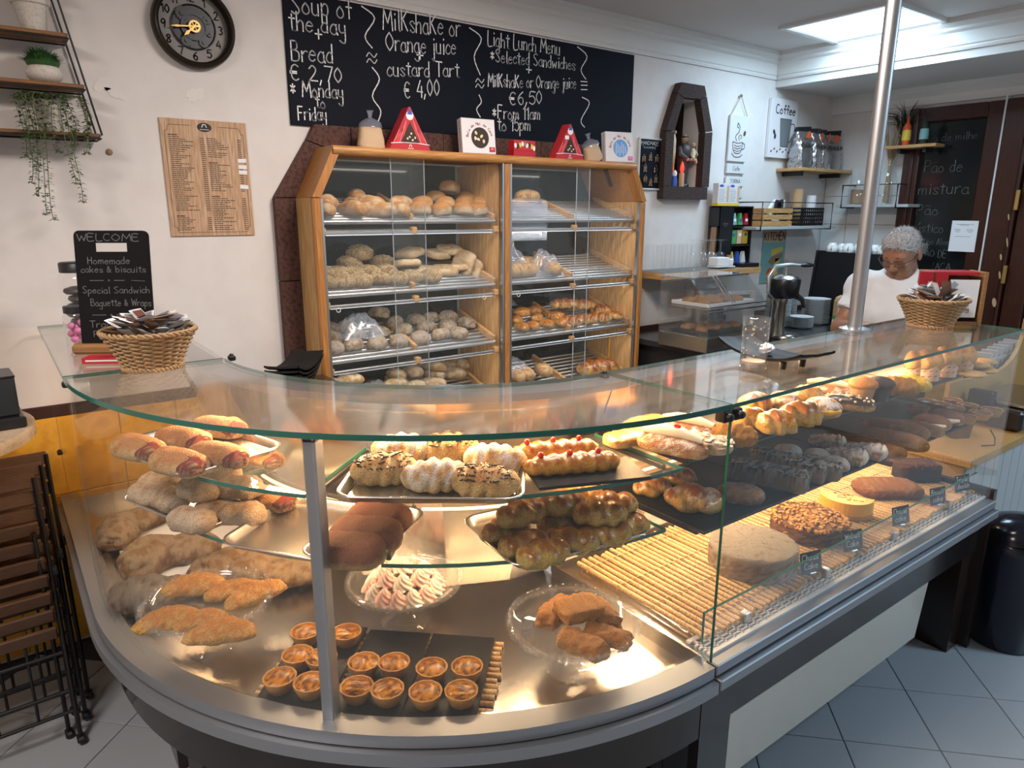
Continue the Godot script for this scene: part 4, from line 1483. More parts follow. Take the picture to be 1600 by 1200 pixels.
func clock() -> void:
	var t = thing("wall_clock","round dark metal wall clock with visible brass gear and hands","clock",Vector3(0.731,2.303,WZ))
	var bx = Basis(Vector3.RIGHT,PI / 2)
	var at = func(g: G,z: float) -> void: g.xf = Transform3D(bx,Vector3(0,0,z))
	var g = G.new()
	at.call(g,0.0)
	g.lathe([Vector2(0.118,0.0),Vector2(0.142,0.004),Vector2(0.146,0.02),Vector2(0.140,0.042),Vector2(0.130,0.046),Vector2(0.122,0.038),Vector2(0.120,0.012)],48)
	part(g,"rim",M.bronze,t)
	g = G.new()
	at.call(g,0.003)
	g.lathe([Vector2(0.125,0),Vector2(0.125,0.004),Vector2(0,0.004)],40)
	part(g,"dial",M.clock_back,t)
	g = G.new()
	at.call(g,0.008)
	g.lathe([Vector2(0.078,0),Vector2(0.078,0.006),Vector2(0.074,0.008),Vector2(0.072,0.004),Vector2(0,0.004)],40)
	g.lathe([Vector2(0.046,0.004),Vector2(0.046,0.012),Vector2(0.040,0.012),Vector2(0.040,0.008),Vector2(0,0.008)],36)
	part(g,"inner_dial",M.gunmetal,t)
	for q in [[-0.036,0.042,0.026,14],[0.03,-0.05,0.018,12],[0.05,0.03,0.015,10],[-0.03,-0.05,0.02,12],[0.055,-0.015,0.013,10]]:
		g = G.new()
		var pl = PackedVector2Array()
		for i in q[3] * 2:
			var r: float = q[2] * (1.0 if i % 2 else 0.84)
			pl.append(Vector2(q[0],q[1]) + Vector2(cos(TAU * i / (q[3] * 2)),sin(TAU * i / (q[3] * 2))) * r)
		g.prism(pl,0.013,0.018)
		g.prism(disc2(Vector2(q[0],q[1]),q[2] * 0.35,q[2] * 0.35,12),0.018,0.022)
		part(g,"gear",M.gunmetal,t)
	for i in 12:
		var an = PI / 2 - TAU * (i + 1) / 12.0
		var s = str(i + 1)
		var p = Vector2(cos(an),sin(an)) * 0.099
		g = G.new()
		letters(g,s,p.x - 0.0085 * s.length(),p.y - 0.012,0.0030,0.0042)
		part(g,"numeral",M.print_dark,t).position.z = 0.0085
	g = G.new()
	var gp = PackedVector2Array()
	for i in 48:
		gp.append(Vector2(cos(TAU * i / 48),sin(TAU * i / 48)) * (0.021 if i % 2 else 0.018))
	var rim = Geometry2D.clip_polygons(gp,disc2(Vector2.ZERO,0.013,0.013,24))
	g.flat()
	for i in 24:
		var b0 = TAU * i / 24
		var b1 = TAU * (i + 1) / 24
		var o0 = Vector2(cos(b0),sin(b0))
		var o1 = Vector2(cos(b1),sin(b1))
		var om = Vector2(cos((b0 + b1) / 2),sin((b0 + b1) / 2))
		g.prism(PackedVector2Array([o0 * 0.014,o0 * 0.019,om * 0.0222,o1 * 0.019,o1 * 0.014]),0.026,0.030)
	for i in 3:
		g.box(Vector3(0,0,0.028),Vector3(0.032,0.003,0.003),0,Basis(Vector3(0,0,1),PI * i / 3))
	part(g,"brass_gear",M.brass,t)
	g = G.new()
	g.xf = Transform3D(Basis(Vector3(0,0,1),deg_to_rad(186.0)),Vector3.ZERO)
	g.prism(PackedVector2Array([Vector2(-0.02,-0.004),Vector2(0.0,-0.0022),Vector2(0.05,-0.0026),Vector2(0.06,-0.004),Vector2(0.085,0),Vector2(0.06,0.004),Vector2(0.05,0.0026),Vector2(0.0,0.0022),Vector2(-0.02,0.004)]),0.031,0.0325)
	part(g,"minute_hand",M.brass,t)
	g = G.new()
	g.xf = Transform3D(Basis(Vector3(0,0,1),deg_to_rad(222.0)),Vector3.ZERO)
	g.prism(PackedVector2Array([Vector2(0.0,-0.0026),Vector2(0.028,-0.003),Vector2(0.036,-0.006),Vector2(0.055,0),Vector2(0.036,0.006),Vector2(0.028,0.003),Vector2(0.0,0.0026)]),0.0335,0.035)
	part(g,"hour_hand",M.brass,t)

func menu() -> void:
	var t = thing("menu_board","wood-look price list board with dark print and white price stickers on the wall","menu",Vector3(0.579,1.551,WZ))
	var w = 0.312
	var h = 0.43
	var g = G.new()
	g.box(Vector3(w / 2,h / 2,0.0035),Vector3(w,h,0.007),0.0008)
	part(g,"board",M.mdf_print,t)
	g = G.new()
	for s in [[0.014,0.035,0.014,h - 0.045],[w - 0.014,0.035,w - 0.014,h - 0.045],[0.035,0.014,w - 0.035,0.014],[0.035,h - 0.022,0.105,h - 0.022],[w - 0.105,h - 0.022,w - 0.035,h - 0.022]]:
		ribbon(g,[Vector2(s[0],s[1]),Vector2(s[2],s[3])],0.0016)
	for c in [[0.014,0.035,0.024,0.033,0.026,0.016,0.035,0.014],[w - 0.014,0.035,w - 0.024,0.033,w - 0.026,0.016,w - 0.035,0.014],[0.014,h - 0.045,0.024,h - 0.043,0.026,h - 0.026,0.035,h - 0.022],[w - 0.014,h - 0.045,w - 0.024,h - 0.043,w - 0.026,h - 0.026,w - 0.035,h - 0.022]]:
		ribbon(g,[Vector2(c[0],c[1]),Vector2(c[2],c[3]),Vector2(c[4],c[5]),Vector2(c[6],c[7])],0.0016)
	var r = RandomNumberGenerator.new()
	r.seed = 77
	var skip = {0: [38,39],1: [11,12,28,29]}
	for colm in 2:
		for i in 48:
			if i in skip[colm] or (colm == 1 and i < 1):
				continue
			var y = h - 0.058 - i * 0.0074
			var x: float = 0.026 + colm * 0.135
			var head: bool = i - 1 in skip[colm] or (colm == 0 and i == 0)
			var end = x + (0.03 if head else r.randf_range(0.03,0.085))
			while x < end:
				var l = r.randf_range(0.006,0.016)
				ribbon(g,[Vector2(x,y),Vector2(minf(x + l,end),y)],0.0038 if head else 0.0026)
				x += l + 0.003
			if not head:
				ribbon(g,[Vector2(0.136 + colm * 0.138,y),Vector2(0.150 + colm * 0.138,y)],0.0026)
	g.prism(disc2(Vector2(w / 2,h - 0.026),0.026,0.0165,28),0.0,0.0004)
	var p = part(g,"print",M.print_dark,t)
	p.position.z = 0.0072
	g = G.new()
	ribbon(g,[Vector2(w / 2 - 0.009,h - 0.026),Vector2(w / 2 - 0.005,h - 0.016),Vector2(w / 2 + 0.004,h - 0.016),Vector2(w / 2 + 0.008,h - 0.026)],0.003)
	ribbon(g,[Vector2(w / 2 - 0.016,h - 0.034),Vector2(w / 2 + 0.016,h - 0.034)],0.0015)
	var em = part(g,"emblem",M.paper,t)
	em.position.z = 0.0082
	for yy in [h - 0.142,h - 0.166,h - 0.186,h - 0.242]:
		g = G.new()
		g.box(Vector3(w - 0.026,yy,0.0082),Vector3(0.032,0.015,0.0012),0,Basis(Vector3(0,0,1),r.randf_range(-0.06,0.06)))
		part(g,"price_sticker",M.paper,t)

func plant_shelf() -> void:
	var t = thing("wall_shelf","tapered black wire wall shelf with wooden boards carrying plants","shelf",Vector3(0.09,1.885,WZ))
	# tapering frame; centre line x = 0
	var hw = func(y: float) -> float: return 0.283 - (y - 0.0) * 0.185
	for z in [0.012,0.14]:
		var g = G.new()
		g.tube([Vector3(hw.call(0.66),0.66,z),Vector3(hw.call(0.01),0.01,z),Vector3(hw.call(0.0) - 0.012,0.0,z),Vector3(-hw.call(0.0) + 0.012,0.0,z),Vector3(-hw.call(0.01),0.01,z),Vector3(-hw.call(0.66),0.66,z),Vector3(hw.call(0.66),0.66,z)],0.0032,8)
		part(g,"wire_frame",M.black_wire,t)
	for i in 4:
		var y = i * 0.152
		var w: float = hw.call(y) - 0.006
		var g = G.new()
		g.box(Vector3(0,y + 0.008,0.078),Vector3(w * 2,0.012,0.118),0.002)
		var b = part(g,"shelf_board",M.shelf_wood,t)
		g = G.new()
		for x in [-w,w]:
			g.rod(Vector3(x,y - 0.002,0.012),Vector3(x,y - 0.002,0.14),0.003,6)
		for z in [0.02,0.135]:
			g.rod(Vector3(-w,y - 0.002,z),Vector3(w,y - 0.002,z),0.003,6)
		part(g,"support_wire",M.black_wire,b)
	# white pot on the third board
	var base = Vector3(0.09,1.885,WZ)
	var p = thing("white_pot","large white ceramic flower pot on the upper board of the plant shelf","flower pot",base + Vector3(0.135,0.305 + 0.014,0.08))
	var g2 = G.new()
	g2.lathe([Vector2(0,0),Vector2(0.034,0),Vector2(0.048,0.078),Vector2(0.054,0.080),Vector2(0.056,0.105),Vector2(0.050,0.105),Vector2(0.047,0.09),Vector2(0,0.09)],28)
	part(g2,"pot",M.ceramic,p)
	g2 = G.new()
	g2.lathe([Vector2(0.047,0.092),Vector2(0.03,0.098),Vector2(0,0.1)],16)
	part(g2,"soil",M.coffee_dark,p)
	g2 = G.new()
	var r = RandomNumberGenerator.new()
	r.seed = 12
	for i in 16:
		var a = r.randf() * TAU
		var d = Vector3(cos(a),0,sin(a))
		leaf(g2,Vector3(0,0.095,0) + d * 0.02,(d * r.randf_range(0.6,1.0) + Vector3.UP * r.randf_range(0.4,1.2)).normalized(),r.randf_range(0.06,0.1),0.022)
	part(g2,"leaves",M.leaf,p)
	# grass pot
	p = thing("grass_pot","rounded stone-white bowl with bushy dark green artificial grass","potted plant",base + Vector3(0.145,0.152 + 0.014,0.082))
	g2 = G.new()
	g2.lathe([Vector2(0,0),Vector2(0.030,0.0),Vector2(0.048,0.014),Vector2(0.053,0.03),Vector2(0.047,0.048),Vector2(0.036,0.054),Vector2(0,0.052)],28)
	part(g2,"bowl",M.ceramic,p)
	g2 = G.new()
	for i in 900:
		var a = r.randf() * TAU
		var tilt = r.randf_range(0.0,1.25)
		var d = Vector3(cos(a) * sin(tilt),cos(tilt),sin(a) * sin(tilt))
		var o = Vector3(d.x * 0.046,0.052 + d.y * 0.034,d.z * 0.040)
		var l = r.randf_range(0.018,0.034)
		var s = d.cross(Vector3.UP if absf(d.y) < 0.9 else Vector3.RIGHT).normalized() * 0.0016
		var e = o + d * l + Vector3(0,-0.004,0)
		var m = o + d * l * 0.5 + s.cross(d).normalized() * 0.0008
		g2.flat()
		g2.tri(o - s,o + s,m)
		g2.quad(o - s * 0.9,o + s * 0.9,e + s * 0.3,e - s * 0.3)
	part(g2,"grass",M.grass,p).set_meta("kind","stuff")
	g2 = G.new()
	g2.lathe([Vector2(0.042,0.048),Vector2(0.050,0.066),Vector2(0.036,0.088),Vector2(0,0.098)],14)
	part(g2,"grass_core",M.grass,p)
	# trailing plant
	p = thing("trailing_plant","white pot with long trailing green vines hanging from the lowest shelf board","potted plant",base + Vector3(0.14,0.014,0.085))
	g2 = G.new()
	g2.lathe([Vector2(0,0),Vector2(0.034,0),Vector2(0.040,0.098),Vector2(0.035,0.098),Vector2(0.033,0.08),Vector2(0,0.08)],24)
	part(g2,"pot",M.ceramic,p)
	var vines = [[-0.075,0.075,0.30],[-0.06,0.085,0.34],[-0.045,0.09,0.40],[-0.03,0.08,0.42],[-0.052,0.07,0.26],[-0.085,0.06,0.22],[0.005,0.09,0.20],[0.035,0.085,0.30],[0.05,0.08,0.36],[0.045,0.09,0.18],[0.09,0.07,0.20],[0.10,0.045,0.14],[-0.02,0.095,0.16],[-0.07,0.09,0.16],[0.06,0.06,0.13]]
	for vn in vines:
		var pts = []
		var n = 16
		for i in n + 1:
			var f = float(i) / n
			var out = smoothstep(0.0,0.3,f)
			pts.append(Vector3(vn[0] * out + sin(f * 7.0 + vn[0] * 40.0) * 0.008,0.10 + 0.028 * sin(minf(f * 4.0,PI * 0.5) * 1.0) - vn[2] * smoothstep(0.12,1.0,f) * 0.98,vn[1] * out + sin(f * 5.0 + vn[2] * 20.0) * 0.006))
		g2 = G.new()
		g2.tube(pts,0.0012,5)
		var vine = part(g2,"vine",M.leaf2,p)
		g2 = G.new()
		for i in range(2,n + 1):
			for k in 6:
				var f = i - r.randf()
				var a0: Vector3 = pts[int(f)]
				var b0: Vector3 = pts[mini(int(f) + 1,n)]
				var q = a0.lerp(b0,f - int(f))
				var an = r.randf() * TAU
				leaf(g2,q,(Vector3(cos(an),-0.15,sin(an) * 0.6)).normalized(),r.randf_range(0.013,0.021),0.0105)
		part(g2,"vine_leaves",M.leaf if r.randf() < 0.6 else M.leaf2,vine)

func leaf(g: G,o: Vector3,d: Vector3,l: float,w: float) -> void:
	g.smooth()
	var s = d.cross(Vector3.UP if absf(d.y) < 0.9 else Vector3.RIGHT).normalized()
	var up = s.cross(d).normalized()
	var a = o + d * l * 0.45 + s * w * 0.5 + up * w * 0.12
	var b = o + d * l * 0.45 - s * w * 0.5 + up * w * 0.12
	var m = o + d * l * 0.5
	var e = o + d * l - up * l * 0.12
	g.tri(o,m,a)
	g.tri(o,b,m)
	g.tri(m,e,a)
	g.tri(m,b,e)

func pack_bag(label: String,at: Vector3,turn: float,tilt: float,sc = 1.0) -> void:
	var t = thing("sugar_bag",label,"bag",at,turn)
	t.rotation_degrees.z = tilt
	var g = G.new()
	var no = FastNoiseLite.new()
	no.seed = 5
	no.frequency = 24.0
	var f = func(u: float,v: float) -> Vector3:
		var a = u * TAU
		var y = v * 0.085
		var w = lerpf(0.062,0.048,v) * (1.0 if v < 0.98 else 0.9) * (0.85 if v < 0.02 else 1.0)
		var d = lerpf(0.032,0.03,v)
		var p = Vector3(signf(cos(a)) * pow(absf(cos(a)),0.7) * w,y,-signf(sin(a)) * pow(absf(sin(a)),0.8) * d)
		return (p + p.normalized() * no.get_noise_3dv(p) * 0.004) * sc
	g.sheet(f,28,12)
	g.flat()
	for i in 28:
		var p: Vector3 = f.call(i / 28.0,1.0)
		var q: Vector3 = f.call((i + 1) / 28.0,1.0)
		g.tri(p,q,Vector3(0,0.089,0) * sc)
		p = f.call(i / 28.0,0.0)
		q = f.call((i + 1) / 28.0,0.0)
		g.tri(q,p,Vector3.ZERO)
	part(g,"sugar",M.sand,t)
	g = G.new()
	g.lathe([Vector2(0.05,0.084) * sc,Vector2(0.046,0.103) * sc,Vector2(0.022,0.118) * sc,Vector2(0.007,0.124) * sc,Vector2(0.010,0.14) * sc,Vector2(0.016,0.152) * sc],18)
	part(g,"bag_neck",M.plastic_film,t)

func red_triangle(label: String,at: Vector3,sc: float,sticker: bool) -> void:
	var t = thing("triangle_cake_box",label,"box",at)
	var g = G.new()
	g.prism(PackedVector2Array([Vector2(-0.098,0),Vector2(0.098,0),Vector2(0.004,0.172),Vector2(-0.004,0.172)]),-0.03,0.03)
	part(g,"carton",M.red,t)
	var a = print_on(t,M.orange_red,0.0303,"stripes")
	for k in 4:
		for s in [-1.0,1.0]:
			var x0: float = s * (0.036 + k * 0.014)
			ribbon(a[0],[Vector2(x0,0.03),Vector2(x0 * 0.30 + s * 0.004,0.125 - k * 0.012)],0.0045)
	lay(a)
	a = print_on(t,M.pink,0.0305,"stripes")
	for s in [-1.0,1.0]:
		ribbon(a[0],[Vector2(s * 0.052,0.03),Vector2(s * 0.018,0.115)],0.004)
		ribbon(a[0],[Vector2(s * 0.078,0.03),Vector2(s * 0.05,0.08)],0.003)
	lay(a)
	g = G.new()
	g.prism(PackedVector2Array([Vector2(-0.044,0.03),Vector2(0.044,0.03),Vector2(0,0.112)]),0.030,0.0312)
	part(g,"window",M.coffee_dark,t)
	g = G.new()
	for q in [[-0.014,0.045],[0.01,0.04],[0.004,0.066],[-0.004,0.052],[0.022,0.05]]:
		g.prism(disc2(Vector2(q[0],q[1]),0.005,0.004,8,q[0] * 90),0.0312,0.0325)
	part(g,"nuts",M.almond,t)
	g = G.new()
	g.prism(disc2(Vector2(0,0.137),0.0175,0.0175,18),0.0302,0.031)
	part(g,"seal",M.paper,t)
	g = G.new()
	g.prism(PackedVector2Array([Vector2(-0.013,0.142),Vector2(0.013,0.142),Vector2(0,0.168)]),0.031,0.0316)
	part(g,"seal_top",M.blue,t)
	a = print_on(t,M.paper,0.0306,"lettering")
	ribbon(a[0],[Vector2(-0.092,0.024),Vector2(-0.03,0.029),Vector2(0.03,0.029),Vector2(0.092,0.024)],0.003)
	ribbon(a[0],[Vector2(-0.006,0.012),Vector2(-0.003,0.021),Vector2(0.003,0.021),Vector2(0.006,0.012)],0.0026)
	ribbon(a[0],[Vector2(-0.012,0.006),Vector2(0.014,0.006)],0.0022)
	lay(a)
	if sticker:
		g = G.new()
		g.box(Vector3(-0.022,0.106,0.0306),Vector3(0.026,0.018,0.001))
		part(g,"price_sticker",M.paper,t)
	t.scale = Vector3.ONE * sc

func white_box(label: String,at: Vector3,turn: float,film: bool) -> void:
	var t = thing("honey_cake_box",label,"box",at,turn)
	t.rotation_degrees.x = -7.0
	var g = G.new()
	g.box(Vector3(0,0.077,0),Vector3(0.172,0.154,0.042),0.002)
	part(g,"carton",M.box_white,t)
	g = G.new()
	g.prism(disc2(Vector2(0.006,0.070),0.045,0.046,26),0.021,0.0222)
	var wn = part(g,"window",M.cyan_cloth if film else M.coffee_dark,t)
	if film:
		wn.material_override = M.plastic_blue if M.has("plastic_blue") else M.paper_grey
		g = G.new()
		for k in 6:
			ribbon(g,[Vector2(-0.024 + k * 0.012,0.035 + (k % 2) * 0.012),Vector2(-0.020 + k * 0.011,0.10 - (k % 3) * 0.01)],0.003)
		var fl = part(g,"film_folds",M.paper,t)
		fl.position.z = 0.0226
	else:
		g = G.new()
		for q in [[-0.016,0.09],[0.012,0.076],[0.022,0.054],[-0.006,0.062],[-0.02,0.066]]:
			g.prism(disc2(Vector2(q[0],q[1]),0.009,0.006,9,q[0] * 70),0.0222,0.026)
		part(g,"nuts",M.almond,t)
	var a = print_on(t,M.red,0.0214,"lettering")
	var txt = "Bolo de Mel de Cana"
	for i in txt.length():
		if txt[i] == " ":
			continue
		var an = deg_to_rad(172.0 - i * 8.6)
		var c = Vector2(0.006,0.066) + Vector2(cos(an),sin(an)) * 0.060
		var gg = G.new()
		letters(gg,txt[i],-0.003,0,0.0013,0.0022)
		var o = part(gg,"letter",M.red,t)
		o.transform = Transform3D(Basis(Vector3(0,0,1),an - PI / 2),Vector3(c.x,c.y,0.0214))
	g = G.new()
	g.box(Vector3(0.066,0.02,0.0213),Vector3(0.03,0.022,0.001))
	part(g,"logo_patch",M.pink if film else M.red,t)
	g = G.new()
	ribbon(g,[Vector2(0.061,0.018),Vector2(0.064,0.026),Vector2(0.068,0.026),Vector2(0.071,0.018)],0.002)
	var lg = part(g,"logo",M.paper,t)
	lg.position.z = 0.0222
	g = G.new()
	g.xf = Transform3D(Basis(Vector3(0,0,1),Vector3.UP,Vector3(-1,0,0)) ,Vector3(-0.0864,0,0))
	for k in 9:
		ribbon(g,[Vector2(-0.006,0.02 + k * 0.014),Vector2(0.006,0.02 + k * 0.014 + 0.008)],0.003)
	part(g,"side_print",M.print_brown,t)

func cabinet_top() -> void:
	var y = 1.9005
	var pb = glass("plastic_blue",Color(0.42,0.62,0.85),0.95,0.2)
	pb.transparency = BaseMaterial3D.TRANSPARENCY_DISABLED
	pack_bag("clear bag of pale sugar standing upright on the cabinet beside the striped box",Vector3(1.362,y,-2.83),0,0)
	pack_bag("clear bag of brown sugar leaning sideways against the second white box",Vector3(2.625,y,-2.82),0,20,0.95)
	red_triangle("red striped triangular cake box without price sticker on the cabinet top",Vector3(1.516,y,-2.80),1.0,false)
	red_triangle("red striped triangular cake box with a white price sticker on the cabinet top",Vector3(2.415,y,-2.80),0.97,true)
	white_box("white cake box with an oval window showing dark honey cake",Vector3(1.880,y,-2.80),-6,false)
	white_box("white cake box with pale blue film in its oval window",Vector3(2.78,y,-2.80),-12,true)
	var t = thing("small_red_carton","small red carton with printed figures on the cabinet top","box",Vector3(2.134,y,-2.80))
	var g = G.new()
	g.box(Vector3(0,0.014,0),Vector3(0.13,0.028,0.05),0.001)
	part(g,"front_band",M.box_red,t)
	g = G.new()
	g.box(Vector3(0,0.051,0),Vector3(0.128,0.046,0.048),0.001)
	part(g,"carton",M.red,t)
	var r = RandomNumberGenerator.new()
	r.seed = 8
	for k in 9:
		g = G.new()
		g.prism(disc2(Vector2(-0.056 + k * 0.014,0.048 + r.randf_range(-0.008,0.012)),0.007,0.012,10,r.randf_range(-0.5,0.5)),0.024,0.0255)
		part(g,"printed_figure",[M.paper,M.print_dark,M.yellow_plain,M.paper,M.kraft_dark][k % 5],t)

func niche() -> void:
	var at = Vector3(3.49,1.72,WZ)
	var back = Vector3(0,0,-0.075)
	var t = thing("stone_niche","dark stone wall niche with pointed coffin-shaped frame holding statues","niche",at)
	# frame blocks,local x right,y up; outer outline then inner
	var bl = [[[-0.205,0.0],[0.205,0.0],[0.205,0.075],[-0.205,0.075]],[[-0.205,0.075],[-0.135,0.075],[-0.135,0.385],[-0.205,0.385]],[[0.145,0.075],[0.215,0.075],[0.215,0.405],[0.145,0.395]],[[-0.205,0.387],[-0.135,0.387],[-0.068,0.575],[-0.125,0.60]],[[0.145,0.397],[0.215,0.407],[0.138,0.605],[0.082,0.58]],[[-0.125,0.602],[-0.068,0.577],[0.082,0.582],[0.138,0.607],[0.115,0.66],[-0.095,0.66]]]
	var g: G
	for b in bl:
		var c = Vector2.ZERO
		for p in b:
			c += Vector2(p[0],p[1]) / b.size()
		var pp = PackedVector2Array()
		for p in b:
			var v = Vector2(p[0],p[1])
			pp.append(v + (c - v).normalized() * 0.0015)
		g = G.new()
		g.prism(pp,0,0.05)
		part(g,"stone_block",M.stone_grey,t)
	# saint with child
	var s = thing("saint_statue","painted statue of a friar in dark robe carrying a child, inside the niche","statue",at + back + Vector3(0.035,0.0755,0.055))
	g = G.new()
	g.lathe([Vector2(0.045,0),Vector2(0.045,0.012),Vector2(0.038,0.02),Vector2(0.026,0.022)],20)
	part(g,"base",M.gunmetal,s)
	g = G.new()
	g.lathe([Vector2(0.030,0.02),Vector2(0.032,0.07),Vector2(0.036,0.14),Vector2(0.043,0.19),Vector2(0.045,0.215),Vector2(0.036,0.245),Vector2(0.018,0.258),Vector2(0.0,0.262)],20,Vector3.ZERO,0.06,5)
	g.tube([Vector3(-0.036,0.232,0.0),Vector3(-0.048,0.19,0.018),Vector3(-0.02,0.165,0.045)],[0.016,0.018,0.014],10)
	g.tube([Vector3(0.034,0.232,0.0),Vector3(0.045,0.195,0.02),Vector3(0.015,0.165,0.048)],[0.015,0.016,0.013],10)
	part(g,"robe",M.statue_robe,s)
	g = G.new()
	g.xf = Transform3D(Basis.from_scale(Vector3(0.85,1.12,0.95)),Vector3(0,0.285,0.006))
	g.lathe(ball(0.021,10),16)
	g.xf = Transform3D()
	g.tube([Vector3(0,0.252,0),Vector3(0,0.272,0.004)],0.010,8)
	g.lathe(ball(0.010,6),10,Vector3(-0.014,0.16,0.052))
	g.lathe(ball(0.010,6),10,Vector3(0.012,0.16,0.056))
	g.tube([Vector3(0,0.286,0.024),Vector3(0,0.280,0.030)],0.003,6)
	part(g,"head_and_hands",M.statue_skin,s)
	g = G.new()
	g.tube(ring_xz(Vector3(0,0.294,0.004),0.0205,18),0.0045,7)
	part(g,"tonsure",M.coffee_dark,s)
	g = G.new()
	g.tube([Vector3(0.032,0.165,0.045),Vector3(0.042,0.20,0.04),Vector3(0.044,0.226,0.036)],[0.018,0.02,0.012],12)
	g.tube([Vector3(0.032,0.165,0.05),Vector3(0.055,0.158,0.055),Vector3(0.062,0.142,0.058)],[0.012,0.009,0.006],8)
	g.tube([Vector3(0.042,0.215,0.048),Vector3(0.058,0.20,0.058),Vector3(0.064,0.186,0.058)],[0.007,0.006,0.005],8)
	part(g,"child_body",M.statue_cream,s)
	g = G.new()
	g.lathe(ball(0.0155,9),14,Vector3(0.045,0.247,0.036))
	part(g,"child_head",M.statue_skin,s)
	# tall pale statue at the left side
	var v = thing("veiled_statue","slim cream statue in a long veil at the left inside the niche","statue",at + back + Vector3(-0.085,0.0755,0.06))
	g = G.new()
	g.lathe([Vector2(0,0),Vector2(0.024,0),Vector2(0.024,0.10),Vector2(0.030,0.20),Vector2(0.030,0.27),Vector2(0.020,0.31),Vector2(0.014,0.335),Vector2(0,0.35)],16,Vector3.ZERO,0.08,6)
	part(g,"veil",M.statue_cream,v)
	g = G.new()
	g.lathe(ball(0.013,8),12,Vector3(0.008,0.312,0.016))
	part(g,"face",M.statue_skin,v)
	g = G.new()
	g.box(Vector3(0.004,0.14,0.026),Vector3(0.006,0.22,0.004),0.001)
	part(g,"gold_trim",M.brass,v)
	var bs = thing("blue_figurine","small blue and white figurine at the foot of the veiled statue","figurine",at + back + Vector3(-0.09,0.0755,0.105))
	g = G.new()
	g.lathe([Vector2(0,0),Vector2(0.017,0),Vector2(0.019,0.03),Vector2(0.012,0.06),Vector2(0,0.065)],14)
	part(g,"robe",M.blue,bs)
	g = G.new()
	g.lathe([Vector2(0.012,0.06),Vector2(0.015,0.075),Vector2(0.009,0.09),Vector2(0,0.094)],14)
	part(g,"veil",M.paper,bs)
	# candle lamp
	var cd = thing("candle_lamp","wax-coloured electric candle with glowing red flame bulb in the niche","candle",at + back + Vector3(-0.03,0.0755,0.11))
	g = G.new()
	g.lathe([Vector2(0,0),Vector2(0.016,0),Vector2(0.0155,0.075),Vector2(0.013,0.08),Vector2(0.006,0.078),Vector2(0,0.078)],18)
	part(g,"candle",M.kraft,cd)
	g = G.new()
	g.lathe([Vector2(0.006,0.078),Vector2(0.013,0.10),Vector2(0.012,0.118),Vector2(0.006,0.138),Vector2(0,0.148)],14)
	part(g,"flame_bulb",M.candle_glow,cd)
	var l = OmniLight3D.new()
	l.name = "candle_light"
	l.light_color = lin(1,0.1,0.05)
	l.light_energy = 0.004
	l.light_size = 0.01
	l.shadow_enabled = true
	l.position = at + back + Vector3(-0.03,0.0755 + 0.11,0.11)
	add_child(l)
	# magnet board
	var mb = thing("magnet_board","small framed chalkboard with letter keyrings hung in rows beside the niche","board",Vector3(3.105,1.772,WZ))
	g = G.new()
	g.box(Vector3(0.096,0.145,0.006),Vector3(0.188,0.286,0.010))
	part(g,"board",M.board_black,mb)
	g = G.new()
	for k in 2:
		g.box(Vector3([0.004,0.188][k],0.145,0.009),Vector3(0.010,0.292,0.016),0.003)
		g.box(Vector3(0.096,[0.004,0.286][k],0.009),Vector3(0.184,0.010,0.016),0.003)
	part(g,"frame",M.white_tile,mb)
	g = G.new()
	letters(g,"HANDMADE",0.018,0.252,0.0022,0.002,0.15,0.2)
	letters(g,"\"souvenirs\"",0.028,0.232,0.0018,0.0016,0.12,0.3)
	var wr = part(g,"chalk_writing",M.chalk,mb)
	wr.position.z = 0.0118
	for k in [[0.04,0.165,"U"],[0.095,0.178,"A"],[0.15,0.168,"U"],[0.055,0.115,"A"],[0.145,0.11,"B"],[0.06,0.052,"U"],[0.105,0.036,"A"],[0.15,0.056,"A"]]:
		var kr = thing("letter_keyring","small wooden letter %s keyring hanging on the magnet board" % k[2],"keyring",Vector3(3.105 + k[0],1.772 + k[1],WZ + 0.0125),0,"keyrings on the magnet board")
		g = G.new()
		letters(g,k[2],-0.012,-0.012,0.0034,0.007)
		var lt = part(g,"letter",M.kraft,kr)
		lt.position.z = 0.004
		g = G.new()
		g.box(Vector3(0,0.003,0.0015),Vector3(0.03,0.034,0.003),0.001)
		part(g,"tag",M.acacia,kr)
		g = G.new()
		g.tube(ring_pts(Vector3(0,0.026,0.003),0.006,10),0.0009,5)
		part(g,"split_ring",M.chrome,kr)

func ball(r: float,n: int) -> Array:
	var p = []
	for i in n + 1:
		var a = -PI / 2 + PI * i / n
		p.append(Vector2(maxf(0.0,cos(a) * r),sin(a) * r))
	return p

func ring_xz(c: Vector3,r: float,n: int) -> Array:
	var p = []
	for i in n + 1:
		p.append(c + Vector3(cos(TAU * i / n),0,sin(TAU * i / n)) * r)
	return p

